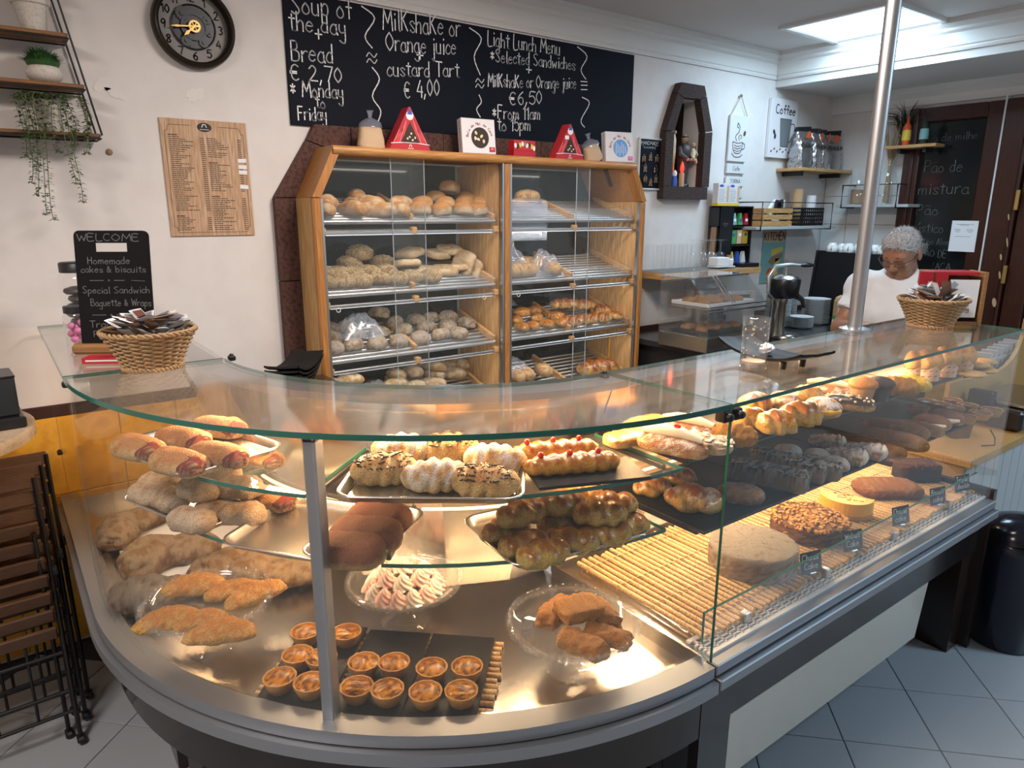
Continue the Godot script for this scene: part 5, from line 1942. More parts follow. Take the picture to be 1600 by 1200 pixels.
func signs() -> void:
	# hanging cafe sign of several plates
	var t = thing("hanging_cafe_sign","white hanging sign with a brown steaming cup drawing and small plates below","sign",Vector3(4.01,1.965,WZ + 0.004))
	var g = G.new()
	g.box(Vector3(0,0.14,0.008),Vector3(0.19,0.282,0.014),0.002)
	part(g,"cup_plate",M.white_tile,t)
	var k = 0
	for y in [-0.045,-0.125,-0.20,-0.27]:
		g = G.new()
		g.box(Vector3(0,y,0.008),Vector3(0.19,0.06,0.014),0.002)
		part(g,"word_plate",M.white_tile,t)
		g = G.new()
		for x in [-0.08,0.08]:
			g.rod(Vector3(x,y + 0.028,0.008),Vector3(x,y + 0.046,0.008),0.002,6)
		part(g,"link",M.kraft_dark,t)
	g = G.new()
	g.tube([Vector3(-0.085,0.28,0.008),Vector3(0,0.40,0.012),Vector3(0.085,0.28,0.008)],0.0022,6)
	g.lathe(ball(0.010,6),8,Vector3(0,0.40,0.012))
	part(g,"string",M.kraft_dark,t)
	g = G.new()
	ribbon(g,soften([Vector2(-0.055,0.12),Vector2(-0.052,0.08),Vector2(-0.03,0.052),Vector2(0.02,0.052),Vector2(0.04,0.08),Vector2(0.043,0.12)]),0.006)
	ribbon(g,soften([Vector2(-0.055,0.12),Vector2(-0.01,0.112),Vector2(0.043,0.12)]),0.005)
	ribbon(g,soften([Vector2(0.043,0.115),Vector2(0.068,0.108),Vector2(0.064,0.082),Vector2(0.038,0.075)]),0.006)
	ribbon(g,soften([Vector2(-0.06,0.048),Vector2(-0.03,0.028),Vector2(0.02,0.028),Vector2(0.05,0.045)]),0.006)
	for yy in [0.10,0.085,0.07]:
		ribbon(g,soften([Vector2(-0.04,yy),Vector2(-0.005,yy - 0.008),Vector2(0.03,yy)]),0.005)
	ribbon(g,soften([Vector2(-0.02,0.125),Vector2(-0.03,0.155),Vector2(0.0,0.18),Vector2(0.005,0.215),Vector2(-0.015,0.235),Vector2(-0.022,0.215),Vector2(-0.005,0.205)]),0.006)
	ribbon(g,soften([Vector2(0.01,0.13),Vector2(0.0,0.15),Vector2(0.022,0.165),Vector2(0.03,0.148),Vector2(0.02,0.142)]),0.005)
	g.prism(disc2(Vector2(0.06,0.175),0.012,0.018,14,-0.4),0,0.0005)
	var p = part(g,"cup_drawing",M.print_brown,t)
	p.position.z = 0.0156
	g = G.new()
	letters(g,"Cafe",-0.035,-0.056,0.0028,0.003,0.075)
	letters(g,"TORNA",-0.055,-0.136,0.0026,0.003,0.11)
	p = part(g,"lettering",M.print_brown,t)
	p.position.z = 0.0156
	# coffee canvas
	t = thing("coffee_canvas","white canvas picture reading Coffee with a grey mug drawing","picture",Vector3(4.33,2.005,WZ + 0.001))
	g = G.new()
	g.box(Vector3(0.155,0.19,0.013),Vector3(0.31,0.38,0.024),0.002)
	part(g,"canvas",M.box_white,t)
	var a = print_on(t,M.print_dark,0.0256,"lettering")
	letters(a[0],"Coffee",0.055,0.285,0.0062,0.0075,0.235)
	for i in 8:
		a[0].prism(disc2(Vector2(0.035 + i * 0.034,0.042 + (i % 2) * 0.016),0.010,0.006,10,0.8),0,0.0004)
	for q in [[0.052,0.165,0.5],[0.066,0.138,-0.2]]:
		a[0].prism(disc2(Vector2(q[0],q[1]),0.012,0.018,12,q[2]),0,0.0004)
	ribbon(a[0],[Vector2(0.112,0.255),Vector2(0.245,0.255),Vector2(0.225,0.075),Vector2(0.135,0.075),Vector2(0.112,0.255)],0.004)
	ribbon(a[0],soften([Vector2(0.238,0.225),Vector2(0.28,0.225),Vector2(0.285,0.17),Vector2(0.25,0.12),Vector2(0.228,0.105)]),0.006)
	lay(a)
	g = G.new()
	g.prism(PackedVector2Array([Vector2(0.113,0.254),Vector2(0.136,0.076),Vector2(0.224,0.076),Vector2(0.244,0.254)]),0.025,0.0253)
	part(g,"mug_drawing",M.print_grey,t)
	# kitchen tin poster
	t = thing("kitchen_poster","narrow vintage KITCHEN tin poster with sandwich and drink drawings","poster",Vector3(4.395,1.15,WZ + 0.001))
	g = G.new()
	g.box(Vector3(0.14,0.185,0.003),Vector3(0.28,0.37,0.005))
	part(g,"plate",M.teal,t)
	g = G.new()
	g.box(Vector3(0.14,0.325,0.006),Vector3(0.276,0.08,0.001))
	part(g,"title_band",M.sand,t)
	a = print_on(t,M.print_brown,0.0068,"lettering")
	letters(a[0],"KITCHEN",0.012,0.303,0.0058,0.009,0.262)
	lay(a)
	for q in [[[0.165,0.02,0.205,0.02,0.215,0.17,0.165,0.17],M.yellow_plain],[[0.11,0.19,0.25,0.225,0.245,0.255,0.115,0.235],M.yellow_plain],[[0.08,0.15,0.13,0.125,0.25,0.18,0.25,0.215,0.12,0.185],M.kraft_dark],[[0.075,0.06,0.145,0.06,0.15,0.02,0.07,0.02],M.orange_red]]:
		var pl = PackedVector2Array()
		for i in range(0,q[0].size(),2):
			pl.append(Vector2(q[0][i],q[0][i + 1]))
		g = G.new()
		g.prism(pl,0.0056,0.0062)
		part(g,"drawing",q[1],t)
	g = G.new()
	g.prism(disc2(Vector2(0.11,0.075),0.038,0.03,18),0.0058,0.0066)
	part(g,"drawing",M.orange_red,t)

# ---------------------------------------------------------------- left of the counter
func left_side() -> void:
	var t = thing("bar_table","high bar table with round pale stone top beside the folded chairs","table",Vector3(-0.30,0,-2.43))
	var g = G.new()
	g.lathe([Vector2(0,1.012),Vector2(0.335,1.012),Vector2(0.346,1.018),Vector2(0.346,1.046),Vector2(0.338,1.052),Vector2(0,1.052)],56)
	part(g,"table_top",M.stone_top,t)
	g = G.new()
	g.tube([Vector3(-0.1,0.02,-0.1),Vector3(-0.1,1.01,-0.1)],0.03,14)
	part(g,"column",M.dark_metal,t)
	g = G.new()
	g.lathe([Vector2(0,0),Vector2(0.17,0),Vector2(0.17,0.012),Vector2(0.04,0.03),Vector2(0,0.03)],28,Vector3(-0.1,0,-0.1))
	part(g,"foot",M.dark_metal,t)
	t = thing("black_display_box","black box with tinted clear cover on the round bar table","box",Vector3(-0.13,1.0522,-2.40),4)
	g = G.new()
	g.box(Vector3(0,0.016,0),Vector3(0.30,0.032,0.16),0.004)
	part(g,"tray",M.black_plastic,t)
	g = G.new()
	g.box(Vector3(0,0.088,-0.01),Vector3(0.28,0.112,0.13),0.004)
	part(g,"cover",M.screen_dark,t)
	g = G.new()
	g.box(Vector3(0,0.144,-0.01),Vector3(0.284,0.006,0.134),0.002)
	part(g,"lid",M.black_plastic,t)
	# folded chairs stacked upright
	var proto = folding_chair(Vector3(-0.175,0.002,-2.36),"dark wooden slat folding chair, foremost of the folded stack under the table")
	for q in [[Vector3(-0.150,0.002,-2.475),"dark wooden slat folding chair in the middle of the folded stack"],[Vector3(-0.13,0.002,-2.585),"dark wooden slat folding chair at the back of the folded stack against the tiles"]]:
		var c = copy(proto,"folding_chair",q[0],0,q[1],"folded chairs beside the counter")
		c.rotation_degrees = proto.rotation_degrees
	on_left_glass()

func folding_chair(at: Vector3,label: String) -> Node3D:
	var t = thing("folding_chair",label,"chair",at,0,"folded chairs beside the counter")
	t.rotation_degrees = Vector3(-6.5,2,0)
	var g: G
	for s in [-1.0,1.0]:
		g = G.new()
		g.tube([Vector3(0.198 * s,0.01,0.028),Vector3(0.198 * s,0.5,0.006),Vector3(0.198 * s,0.86,-0.02)],0.017,8,true,0.42)
		part(g,"front_leg_bar",M.dark_metal,t)
		g = G.new()
		g.tube([Vector3(0.172 * s,0.01,-0.03),Vector3(0.172 * s,0.42,0.002),Vector3(0.172 * s,0.70,0.03)],0.013,8,true,0.5)
		part(g,"rear_leg_bar",M.dark_metal,t)
		for z in [0.028,-0.03]:
			g = G.new()
			g.box(Vector3((0.198 if z > 0 else 0.172) * s,0.011,z + 0.012),Vector3(0.024,0.022,0.045),0.006)
			part(g,"rubber_foot",M.black_plastic,t)
		g = G.new()
		g.lathe([Vector2(0.018,0),Vector2(0.018,0.012),Vector2(0.010,0.016),Vector2(0,0.016)],12)
		var kn = part(g,"pivot",M.black_plastic,t)
		kn.transform = Transform3D(Basis(Vector3(0,0,1),-PI / 2 * s),Vector3(0.202 * s,0.56,0.0))
	for i in 7:
		g = G.new()
		g.box(Vector3(0,0.375 + i * 0.056,0.030 - i * 0.002),Vector3(0.372,0.044,0.013),0.003,Basis(Vector3.RIGHT,0.35))
		part(g,"seat_slat",M.acacia,t)
	for i in 3:
		g = G.new()
		g.box(Vector3(0,0.745 + i * 0.052,-0.018),Vector3(0.40,0.042,0.012),0.003,Basis(Vector3.RIGHT,-0.12))
		part(g,"back_slat",M.acacia,t)
	g = G.new()
	for y in [0.10,0.17,0.30]:
		g.rod(Vector3(-0.19,y,0.02),Vector3(0.19,y,0.02),0.006,7)
	part(g,"cross_bar",M.dark_metal,t)
	g = G.new()
	for x in [-0.1,0.0,0.1]:
		g.rod(Vector3(x,0.10,0.02),Vector3(x,0.36,0.02),0.005,6)
	part(g,"brace",M.dark_metal,t)
	return t

func basket(label: String,at: Vector3) -> void:
	var t = thing("wicker_basket",label,"basket",at)
	t.scale = Vector3.ONE * 0.86
	var g = G.new()
	var rows = 16
	for k in rows:
		var f = float(k) / (rows - 1)
		var y = 0.012 + f * 0.098
		var r = 0.078 + f * 0.040 + f * f * 0.008
		var pts = []
		for i in 97:
			var a = TAU * i / 96
			pts.append(Vector3(cos(a),0,sin(a)) * (r + 0.0042 * cos(12.0 * a + PI * k)) + Vector3(0,y + 0.0008 * sin(24.0 * a),0))
		g.tube(pts,0.0037,6,false)
	part(g,"weave",M.wicker,t)
	g = G.new()
	for i in 24:
		var a = TAU * (i + 0.5) / 24
		var d = Vector3(cos(a),0,sin(a))
		g.tube([d * 0.077 + Vector3(0,0.004,0),d * 0.098 + Vector3(0,0.06,0),d * 0.124 + Vector3(0,0.11,0)],0.003,6)
	part(g,"stakes",M.wicker,t)
	for rr in [[0.080,0.007,0.006],[0.127,0.114,0.006]]:
		g = G.new()
		for s in 2:
			var pts = []
			for i in 121:
				var a = TAU * i / 120
				var w = 22.0 * a + PI * s
				pts.append(Vector3(cos(a),0,sin(a)) * (rr[0] + 0.0045 * cos(w)) + Vector3(0,rr[1] + 0.0045 * sin(w),0))
			g.tube(pts,rr[2] * 0.75,6,false)
		part(g,"rim" if rr[0] > 0.1 else "foot_ring",M.wicker,t)
	g = G.new()
	g.lathe([Vector2(0,0.006),Vector2(0.078,0.006),Vector2(0.078,0.011),Vector2(0,0.011)],24)
	part(g,"bottom",M.wicker,t)

func sachets(at: Vector3,lab: String,grp: String,sd: int,n: int,upright: bool) -> void:
	var r = RandomNumberGenerator.new()
	r.seed = sd
	var g = G.new()
	var f = func(u: float,v: float) -> Vector3:
		return Vector3((u - 0.5) * 0.080,0.0045 * sin(PI * clampf(u,0.06,0.94)) * sin(PI * v),(v - 0.5) * 0.030)
	g.sheet(f,8,5)
	var f2 = func(u: float,v: float) -> Vector3:
		return Vector3((u - 0.5) * 0.080,-0.0045 * sin(PI * clampf(u,0.06,0.94)) * sin(PI * v),(0.5 - v) * 0.030)
	g.sheet(f2,8,5)
	var body = g.done()
	g = G.new()
	g.prism(rect2(-0.018,-0.011,0.02,0.011),0,0.0004)
	var patch = g.done()
	for i in n:
		var a = i * 2.399
		var lay = i / float(n)
		var rad = 0.080 * sqrt(1.0 - lay * 0.85) * r.randf_range(0.75,1.0)
		var y = 0.090 + lay * 0.042 + r.randf_range(0,0.007)
		var o = solo(body,"sugar_sachet",[M.paper,M.paper_grey,M.paper,M.paper_grey,M.paper_brown][i % 5],lab % ["white","grey","white","grey","brown"][i % 5],"sachet",at + Vector3(cos(a) * rad,y,sin(a) * rad),0,grp % ["white","grey","white","grey","brown"][i % 5])
		if upright and i % 2 == 0:
			o.rotation = Vector3(r.randf_range(-0.5,0.5),r.randf() * TAU,r.randf_range(0.7,1.3))
		else:
			o.rotation = Vector3(r.randf_range(-0.35,0.35),-a + r.randf_range(-0.8,0.8),r.randf_range(0.05,0.5))
		var p = part(patch,"printed_patch",[M.print_dark,M.print_brown,M.print_grey][i % 3],o)
		p.transform = Transform3D(Basis(Vector3.RIGHT,-PI / 2),Vector3(0.004,0.0047,0))

func on_left_glass() -> void:
	var y = TOPY + 0.0082
	basket("round wicker basket of grey and white sachets in front of the welcome board",Vector3(0.307,y,-1.978))
	sachets(Vector3(0.307,y,-1.978),"small %s paper sugar sachet in the basket by the welcome board","%s sachets in the basket by the welcome board",3,30,false)
	# welcome board
	var t = thing("welcome_board","black chalk welcome board with slot handle standing in a wooden base","sign",Vector3(0.272,y,-2.25),-33)
	t.scale = Vector3.ONE * 0.94
	var g = G.new()
	g.box(Vector3(-0.01,0.015,0.0),Vector3(0.24,0.03,0.07),0.008)
	part(g,"wooden_base",M.pine_dark,t)
	var b = Node3D.new()
	g = G.new()
	var outer = rect2(-0.108,0.0,0.108,0.345,0.016)
	var slot = rect2(-0.048,0.283,0.044,0.309,0.012)
	# board with a slot: four strips round the hole
	for q in [[-0.108,0.0,0.108,0.283],[-0.108,0.309,0.108,0.345],[-0.108,0.283,-0.048,0.309],[0.044,0.283,0.108,0.309]]:
		var pc = Geometry2D.intersect_polygons(outer,rect2(q[0],q[1],q[2],q[3]))
		g.prism(pc[0],-0.003,0.003)
	b.free()
	var bd = part(g,"board",M.black_matt,t)
	bd.transform = Transform3D(Basis(Vector3.RIGHT,deg_to_rad(-7.0)),Vector3(0,0.02,0.008))
	g = G.new()
	letters(g,"WELCOME",-0.098,0.315,0.0023,0.0022,0.185,0.3)
	letters(g,"Homemade",-0.072,0.247,0.0022,0.0021,0.125,0.4)
	letters(g,"cakes & biscuits",-0.093,0.222,0.0021,0.0020,0.19,0.4)
	letters(g,"Special Sandwich",-0.093,0.160,0.0022,0.0020,0.198,0.4)
	letters(g,"Baguette & Wraps",-0.072,0.122,0.0022,0.0020,0.178,0.4)
	letters(g,"Tradicional",-0.08,0.058,0.0022,0.0020,0.16,0.4)
	letters(g,"Pastries",-0.07,0.03,0.002,0.0020,0.12,0.4)
	for yy in [0.198,0.095]:
		ribbon(g,[Vector2(-0.07,yy),Vector2(-0.03,yy)],0.0016)
		ribbon(g,[Vector2(0.0,yy),Vector2(0.03,yy)],0.0016)
		ribbon(g,[Vector2(0.05,yy),Vector2(0.09,yy - 0.002)],0.0012)
		ribbon(g,[Vector2(-0.018,yy - 0.002),Vector2(-0.015,yy + 0.003),Vector2(-0.012,yy - 0.002)],0.0014)
	var w = part(g,"chalk_writing",M.chalk_dim,bd)
	w.position.z = 0.0034
	# cookie jar
	t = thing("cookie_jar","tall clear glass jar with grey lid holding dark cookies behind the welcome board","jar",Vector3(0.235,y,-2.70))
	t.scale = Vector3.ONE * 0.8
	g = G.new()
	g.lathe([Vector2(0,0),Vector2(0.075,0),Vector2(0.08,0.01),Vector2(0.08,0.225),Vector2(0.07,0.245),Vector2(0.066,0.25)],28)
	part(g,"glass_body",M.clear,t)
	g = G.new()
	g.lathe([Vector2(0.07,0.25),Vector2(0.07,0.285),Vector2(0.066,0.29),Vector2(0,0.29)],28)
	part(g,"lid",M.gunmetal,t)
	for k in 6:
		g = G.new()
		g.lathe([Vector2(0,0),Vector2(0.05,0.0),Vector2(0.06,0.01),Vector2(0.056,0.022),Vector2(0.03,0.03),Vector2(0,0.031)],18,Vector3.ZERO,0.03,5)
		solo(g,"dark_cookie",M.choc,"thick dark chocolate cookie stacked in the tall glass jar","cookie",Vector3(0.235 + sin(k * 2.1) * 0.006,y + 0.004 + k * 0.025,-2.70 + cos(k * 1.7) * 0.006),k * 40,"cookies in the tall jar").scale = Vector3.ONE * 0.8
	t = thing("small_jar","small clear jar with grey lid and red sweets beside the welcome board","jar",Vector3(0.195,y,-2.47))
	g = G.new()
	g.lathe([Vector2(0,0),Vector2(0.036,0),Vector2(0.04,0.006),Vector2(0.04,0.085),Vector2(0.034,0.096)],22)
	part(g,"glass_body",M.clear,t)
	g = G.new()
	g.lathe([Vector2(0.036,0.096),Vector2(0.036,0.116),Vector2(0,0.118)],22)
	part(g,"lid",M.gunmetal,t)
	g = G.new()
	for k in 12:
		g.lathe(ball(0.011,6),10,Vector3(cos(k * 2.4) * 0.022,0.013 + k * 0.005,sin(k * 2.4) * 0.022))
	part(g,"red_sweets",M.pink,t)
	t = thing("red_tag","flat red and white card box lying on the glass beside the wicker basket","box",Vector3(0.222,y,-2.125),-30)
	g = G.new()
	g.box(Vector3(0,0.008,0),Vector3(0.11,0.016,0.05),0.001)
	part(g,"card",M.red,t)
	g = G.new()
	g.box(Vector3(0.0,0.0082,0.0254),Vector3(0.09,0.004,0.001))
	part(g,"white_band",M.paper,t)
	# stack of black curved dishes behind the corner case
	var st = thing("side_stand","dark serving stand behind the curved corner case carrying black dishes","stand",Vector3(0.86,0,-2.50))
	g = G.new()
	g.box(Vector3(0,0.99,0),Vector3(0.34,0.03,0.34),0.004)
	part(g,"top",M.fascia_leg,st)
	g = G.new()
	for sx in [-1,1]:
		for sz in [-1,1]:
			g.box(Vector3(0.15 * sx,0.4875,0.15 * sz),Vector3(0.03,0.975,0.03))
	part(g,"legs",M.dark_metal,st)
	var d0 = dish("black curved slate-look dish, topmost of the stack beside the bread cabinet",Vector3(0.86,1.0052 + 4 * 0.016,-2.50),52)
	d0.set_meta("group","stacked black dishes")
	for k in 4:
		copy(d0,"curved_dish",Vector3(0.86 - 0.004 * k,1.0052 + (3 - k) * 0.016,-2.50 - 0.003 * k),52 + k,"black curved dish lower down in the stack beside the bread cabinet","stacked black dishes")

func dish(label: String,at: Vector3,turn: float) -> Node3D:
	var t = thing("curved_dish",label,"dish",at,turn)
	var g = G.new()
	var up = func(x: float,z: float) -> float: return 0.014 + 0.030 * pow(absf(x) / 0.145,2.4) + 0.004 * pow(absf(z) / 0.06,2.0)
	var f = func(u: float,v: float) -> Vector3:
		var x = (u - 0.5) * 0.29
		var z = (0.5 - v) * 0.125
		return Vector3(x,up.call(x,z) + 0.006 + 0.0006 * sin(v * 60.0),z)
	g.sheet(f,20,12)
	var f2 = func(u: float,v: float) -> Vector3:
		var x = (u - 0.5) * 0.29
		var z = (v - 0.5) * 0.125
		return Vector3(x,up.call(x,z),z)
	g.sheet(f2,20,8)
	for e in 2:
		for i in 12:
			var u = float(e)
			var a: Vector3 = f.call(u,i / 12.0)
			var b: Vector3 = f.call(u,(i + 1) / 12.0)
			var dn = Vector3(0,-0.007,0)
			g.quad(a,b,b + dn,a + dn)
	for e in 2:
		for i in 20:
			var a: Vector3 = f.call(i / 20.0,float(e))
			var b: Vector3 = f.call((i + 1) / 20.0,float(e))
			var dn = Vector3(0,-0.007,0)
			g.quad(a,b,b + dn,a + dn)
	part(g,"plate",M.slate,t)
	g = G.new()
	for x in [-0.07,0.07]:
		for z in [-0.035,0.035]:
			g.lathe([Vector2(0,0),Vector2(0.008,0),Vector2(0.009,0.018)],10,Vector3(x,0,z))
	part(g,"feet",M.black_plastic,t)
	return t

func on_counter() -> void:
	var y = TOPY + 0.0082
	basket("round wicker basket of coffee sticks in front of the red-topped holder",Vector3(2.672,y,-1.095))
	sachets(Vector3(2.672,y,-1.095),"%s paper sugar stick standing in the basket by the red-topped holder","%s sachets in the basket by the red holder",9,26,true)
	# tumbler
	var t = thing("drinking_glass","used tall drinking glass with milky coffee stains on the counter","glass",Vector3(1.545,y,-1.040))
	var g = G.new()
	g.lathe([Vector2(0,0),Vector2(0.030,0),Vector2(0.032,0.006),Vector2(0.0345,0.138),Vector2(0.033,0.139),Vector2(0.030,0.02),Vector2(0,0.017)],28)
	part(g,"tumbler",M.clear,t)
	g = G.new()
	g.lathe([Vector2(0,0.018),Vector2(0.0295,0.021),Vector2(0.0296,0.026),Vector2(0,0.024)],20)
	part(g,"coffee_residue",M.sand,t)
	g = G.new()
	var r = RandomNumberGenerator.new()
	r.seed = 61
	for i in 46:
		var a = r.randf() * TAU
		var h = r.randf_range(0.04,0.125)
		var d = Vector3(cos(a),0,sin(a))
		var rr = 0.0305 + h * 0.019
		var tn = Vector3(-sin(a),0,cos(a))
		var s = r.randf_range(0.0012,0.0045)
		g.flat()
		var c = d * rr + Vector3(0,h,0)
		var pv = []
		for k in 6:
			pv.append(c + (tn * cos(TAU * k / 6) + Vector3.UP * sin(TAU * k / 6)) * s * r.randf_range(0.6,1.3))
		for k in range(1,5):
			g.tri(pv[0],pv[k],pv[k + 1])
	part(g,"foam_stains",M.cream,t)
	dish("black curved dish with a crumpled napkin beside the used drinking glass",Vector3(1.668,y,-1.065),80)
	g = G.new()
	var no = FastNoiseLite.new()
	no.seed = 2
	no.frequency = 55.0
	g.sheet(func(u: float,v: float) -> Vector3:
		var a = u * TAU
		var b = (v - 0.5) * PI
		var d = Vector3(cos(a) * cos(b),sin(b),-sin(a) * cos(b))
		return d * (0.021 + 0.011 * no.get_noise_3dv(d * 0.04)) * Vector3(1.15,0.75,0.9),26,16)
	solo(g,"crumpled_napkin",M.paper,"crumpled white paper napkin lying on the black curved dish","napkin",Vector3(1.655,y + 0.036,-1.075),20)
	# holder
	t = thing("card_holder","wooden counter holder with red top and white printed card","card holder",Vector3(2.815,y,-1.10),-42)
	g = G.new()
	for s in [-1,1]:
		g.box(Vector3(0.088 * s,0.095,0),Vector3(0.014,0.19,0.11),0.002)
	g.box(Vector3(0,0.006,0),Vector3(0.162,0.012,0.11),0.002)
	g.box(Vector3(0,0.095,-0.05),Vector3(0.162,0.166,0.01),0.001)
	part(g,"wooden_body",M.pine_dark,t)
	g = G.new()
	g.box(Vector3(-0.01,0.184,0),Vector3(0.15,0.012,0.108),0.002)
	g.box(Vector3(-0.09,0.15,0.053),Vector3(0.10,0.08,0.004),0.001)
	part(g,"red_cover",M.box_red,t)
	g = G.new()
	g.box(Vector3(0.02,0.095,0.051),Vector3(0.10,0.135,0.003))
	part(g,"card",M.paper,t)
	g = G.new()
	letters(g,"Obrig",-0.02,0.04,0.0016,0.0022,0.07,0.3,0.2)
	var pr = part(g,"red_print",M.red,t)
	pr.position.z = 0.053

# ---------------------------------------------------------------- coffee corner
func coffee_corner() -> void:
	var CY = 0.93
	var t = thing("back_counter","dark back counter with black worktop under the coffee shelves","counter",Vector3(4.05,0,-2.6),0,"",true)
	part(slab(2.985,5.13,0.895,CY,WZ + 0.016,-2.20,0.004),"worktop",M.counter_black,t)
	part(slab(3.02,5.12,0.09,0.895,WZ + 0.016,-2.26,0.003),"cupboard",M.gunmetal,t)
	part(slab(3.05,5.10,0.0,0.09,WZ + 0.02,-2.32),"plinth",M.black_matt,t)
	for k in 4:
		part(slab(3.04 + k * 0.52,3.54 + k * 0.52,0.12,0.88,-2.26,-2.242,0.003),"door",M.steel,t)
	pastry_display(Vector3(3.175,CY + 0.0005,-2.42))
	# white chopping board behind it
	t = thing("chopping_board","white plastic chopping board with dark slot handle standing on edge","chopping board",Vector3(3.50,CY + 0.0005,-2.47),-20)
	var g = G.new()
	g.prism(rect2(-0.09,0,0.09,0.27,0.012),-0.006,0.006)
	part(g,"board",M.white_gloss,t)
	g = G.new()
	g.prism(rect2(-0.055,0.232,0.055,0.250,0.008),0.0061,0.0066)
	part(g,"slot",M.black_matt,t)
	juicer(Vector3(3.66,CY + 0.0005,-2.30))
	# black rubbish lid / pot behind
	t = thing("black_pot","black lidded pot with loop handle against the wall under the glass shelf","pot",Vector3(3.58,CY + 0.0005,-2.80))
	g = G.new()
	g.lathe([Vector2(0,0),Vector2(0.12,0),Vector2(0.125,0.25),Vector2(0,0.25)],24)
	part(g,"body",M.steel,t)
	g = G.new()
	g.lathe([Vector2(0.13,0.25),Vector2(0.132,0.268),Vector2(0.10,0.292),Vector2(0,0.30)],24)
	part(g,"lid",M.black_plastic,t)
	g = G.new()
	g.tube([Vector3(0.03,0.29,0),Vector3(0.05,0.33,0),Vector3(0.09,0.335,0),Vector3(0.10,0.28,0)],0.008,8)
	part(g,"handle",M.black_plastic,t)
	# plates
	var pg = G.new()
	pg.lathe([Vector2(0,0.002),Vector2(0.045,0.0),Vector2(0.047,0.004),Vector2(0.078,0.012),Vector2(0.079,0.014),Vector2(0.046,0.008),Vector2(0,0.007)],26)
	var pm = pg.done()
	for s in [[4.10,-2.44,8,0.95,"low stack of white saucers in front"],[4.02,-2.56,22,1.0,"tall stack of white plates next to the juicer"],[4.18,-2.62,22,1.05,"tall stack of white plates in the middle"],[4.33,-2.48,16,1.1,"medium stack of white plates beside the sugar packs"],[4.33,-2.74,20,1.1,"stack of white plates at the back by the machine"]]:
		for i in s[2]:
			var o = solo(pm,"plate",M.porcelain,"white plate in the " + s[4],"plate",Vector3(s[0] + rng.randf_range(-0.002,0.002),CY + 0.0005 + i * 0.0092 * s[3],s[1]),0,s[4])
			o.scale = Vector3.ONE * s[3]
	# sugar packs
	for k in 3:
		t = thing("sugar_pack","brown paper pack with green and white base, standing beside the plates","pack",Vector3(4.36 + k * 0.085,CY + 0.0005,-2.33 + (k % 2) * 0.02),-30 + k * 8,"brown paper packs")
		g = G.new()
		g.box(Vector3(0,0.022,0),Vector3(0.075,0.044,0.05),0.002)
		part(g,"white_base",M.paper,t)
		g = G.new()
		g.box(Vector3(0,0.054,0),Vector3(0.0755,0.022,0.0505),0.002)
		part(g,"green_band",M.green,t)
		g = G.new()
		g.box(Vector3(0,0.115,0),Vector3(0.075,0.10,0.05),0.003)
		g.prism(PackedVector2Array([Vector2(-0.037,0.165),Vector2(0.037,0.165),Vector2(0.03,0.185),Vector2(0.0,0.20),Vector2(-0.03,0.185)]),-0.018,0.018)
		part(g,"paper_body",M.kraft,t)
	# milk jugs
	for k in 2:
		t = thing("milk_jug","small polished steel jug standing beside the steel pole","jug",Vector3(4.34 + k * 0.10,CY + 0.0005,-2.235 - k * 0.01),0,"steel milk jugs")
		g = G.new()
		g.lathe([Vector2(0,0),Vector2(0.04,0),Vector2(0.042,0.004),Vector2(0.037,0.07),Vector2(0.036,0.10),Vector2(0.034,0.10),Vector2(0.035,0.07),Vector2(0.038,0.008),Vector2(0,0.006)],22)
		part(g,"body",M.chrome,t)
		g = G.new()
		g.tube([Vector3(0.036,0.09,0),Vector3(0.062,0.085,0),Vector3(0.062,0.035,0),Vector3(0.04,0.025,0)],0.004,7)
		part(g,"handle",M.chrome,t)
	espresso_machine(Vector3(4.78,CY + 0.0005,-2.38))
	shelves_right()

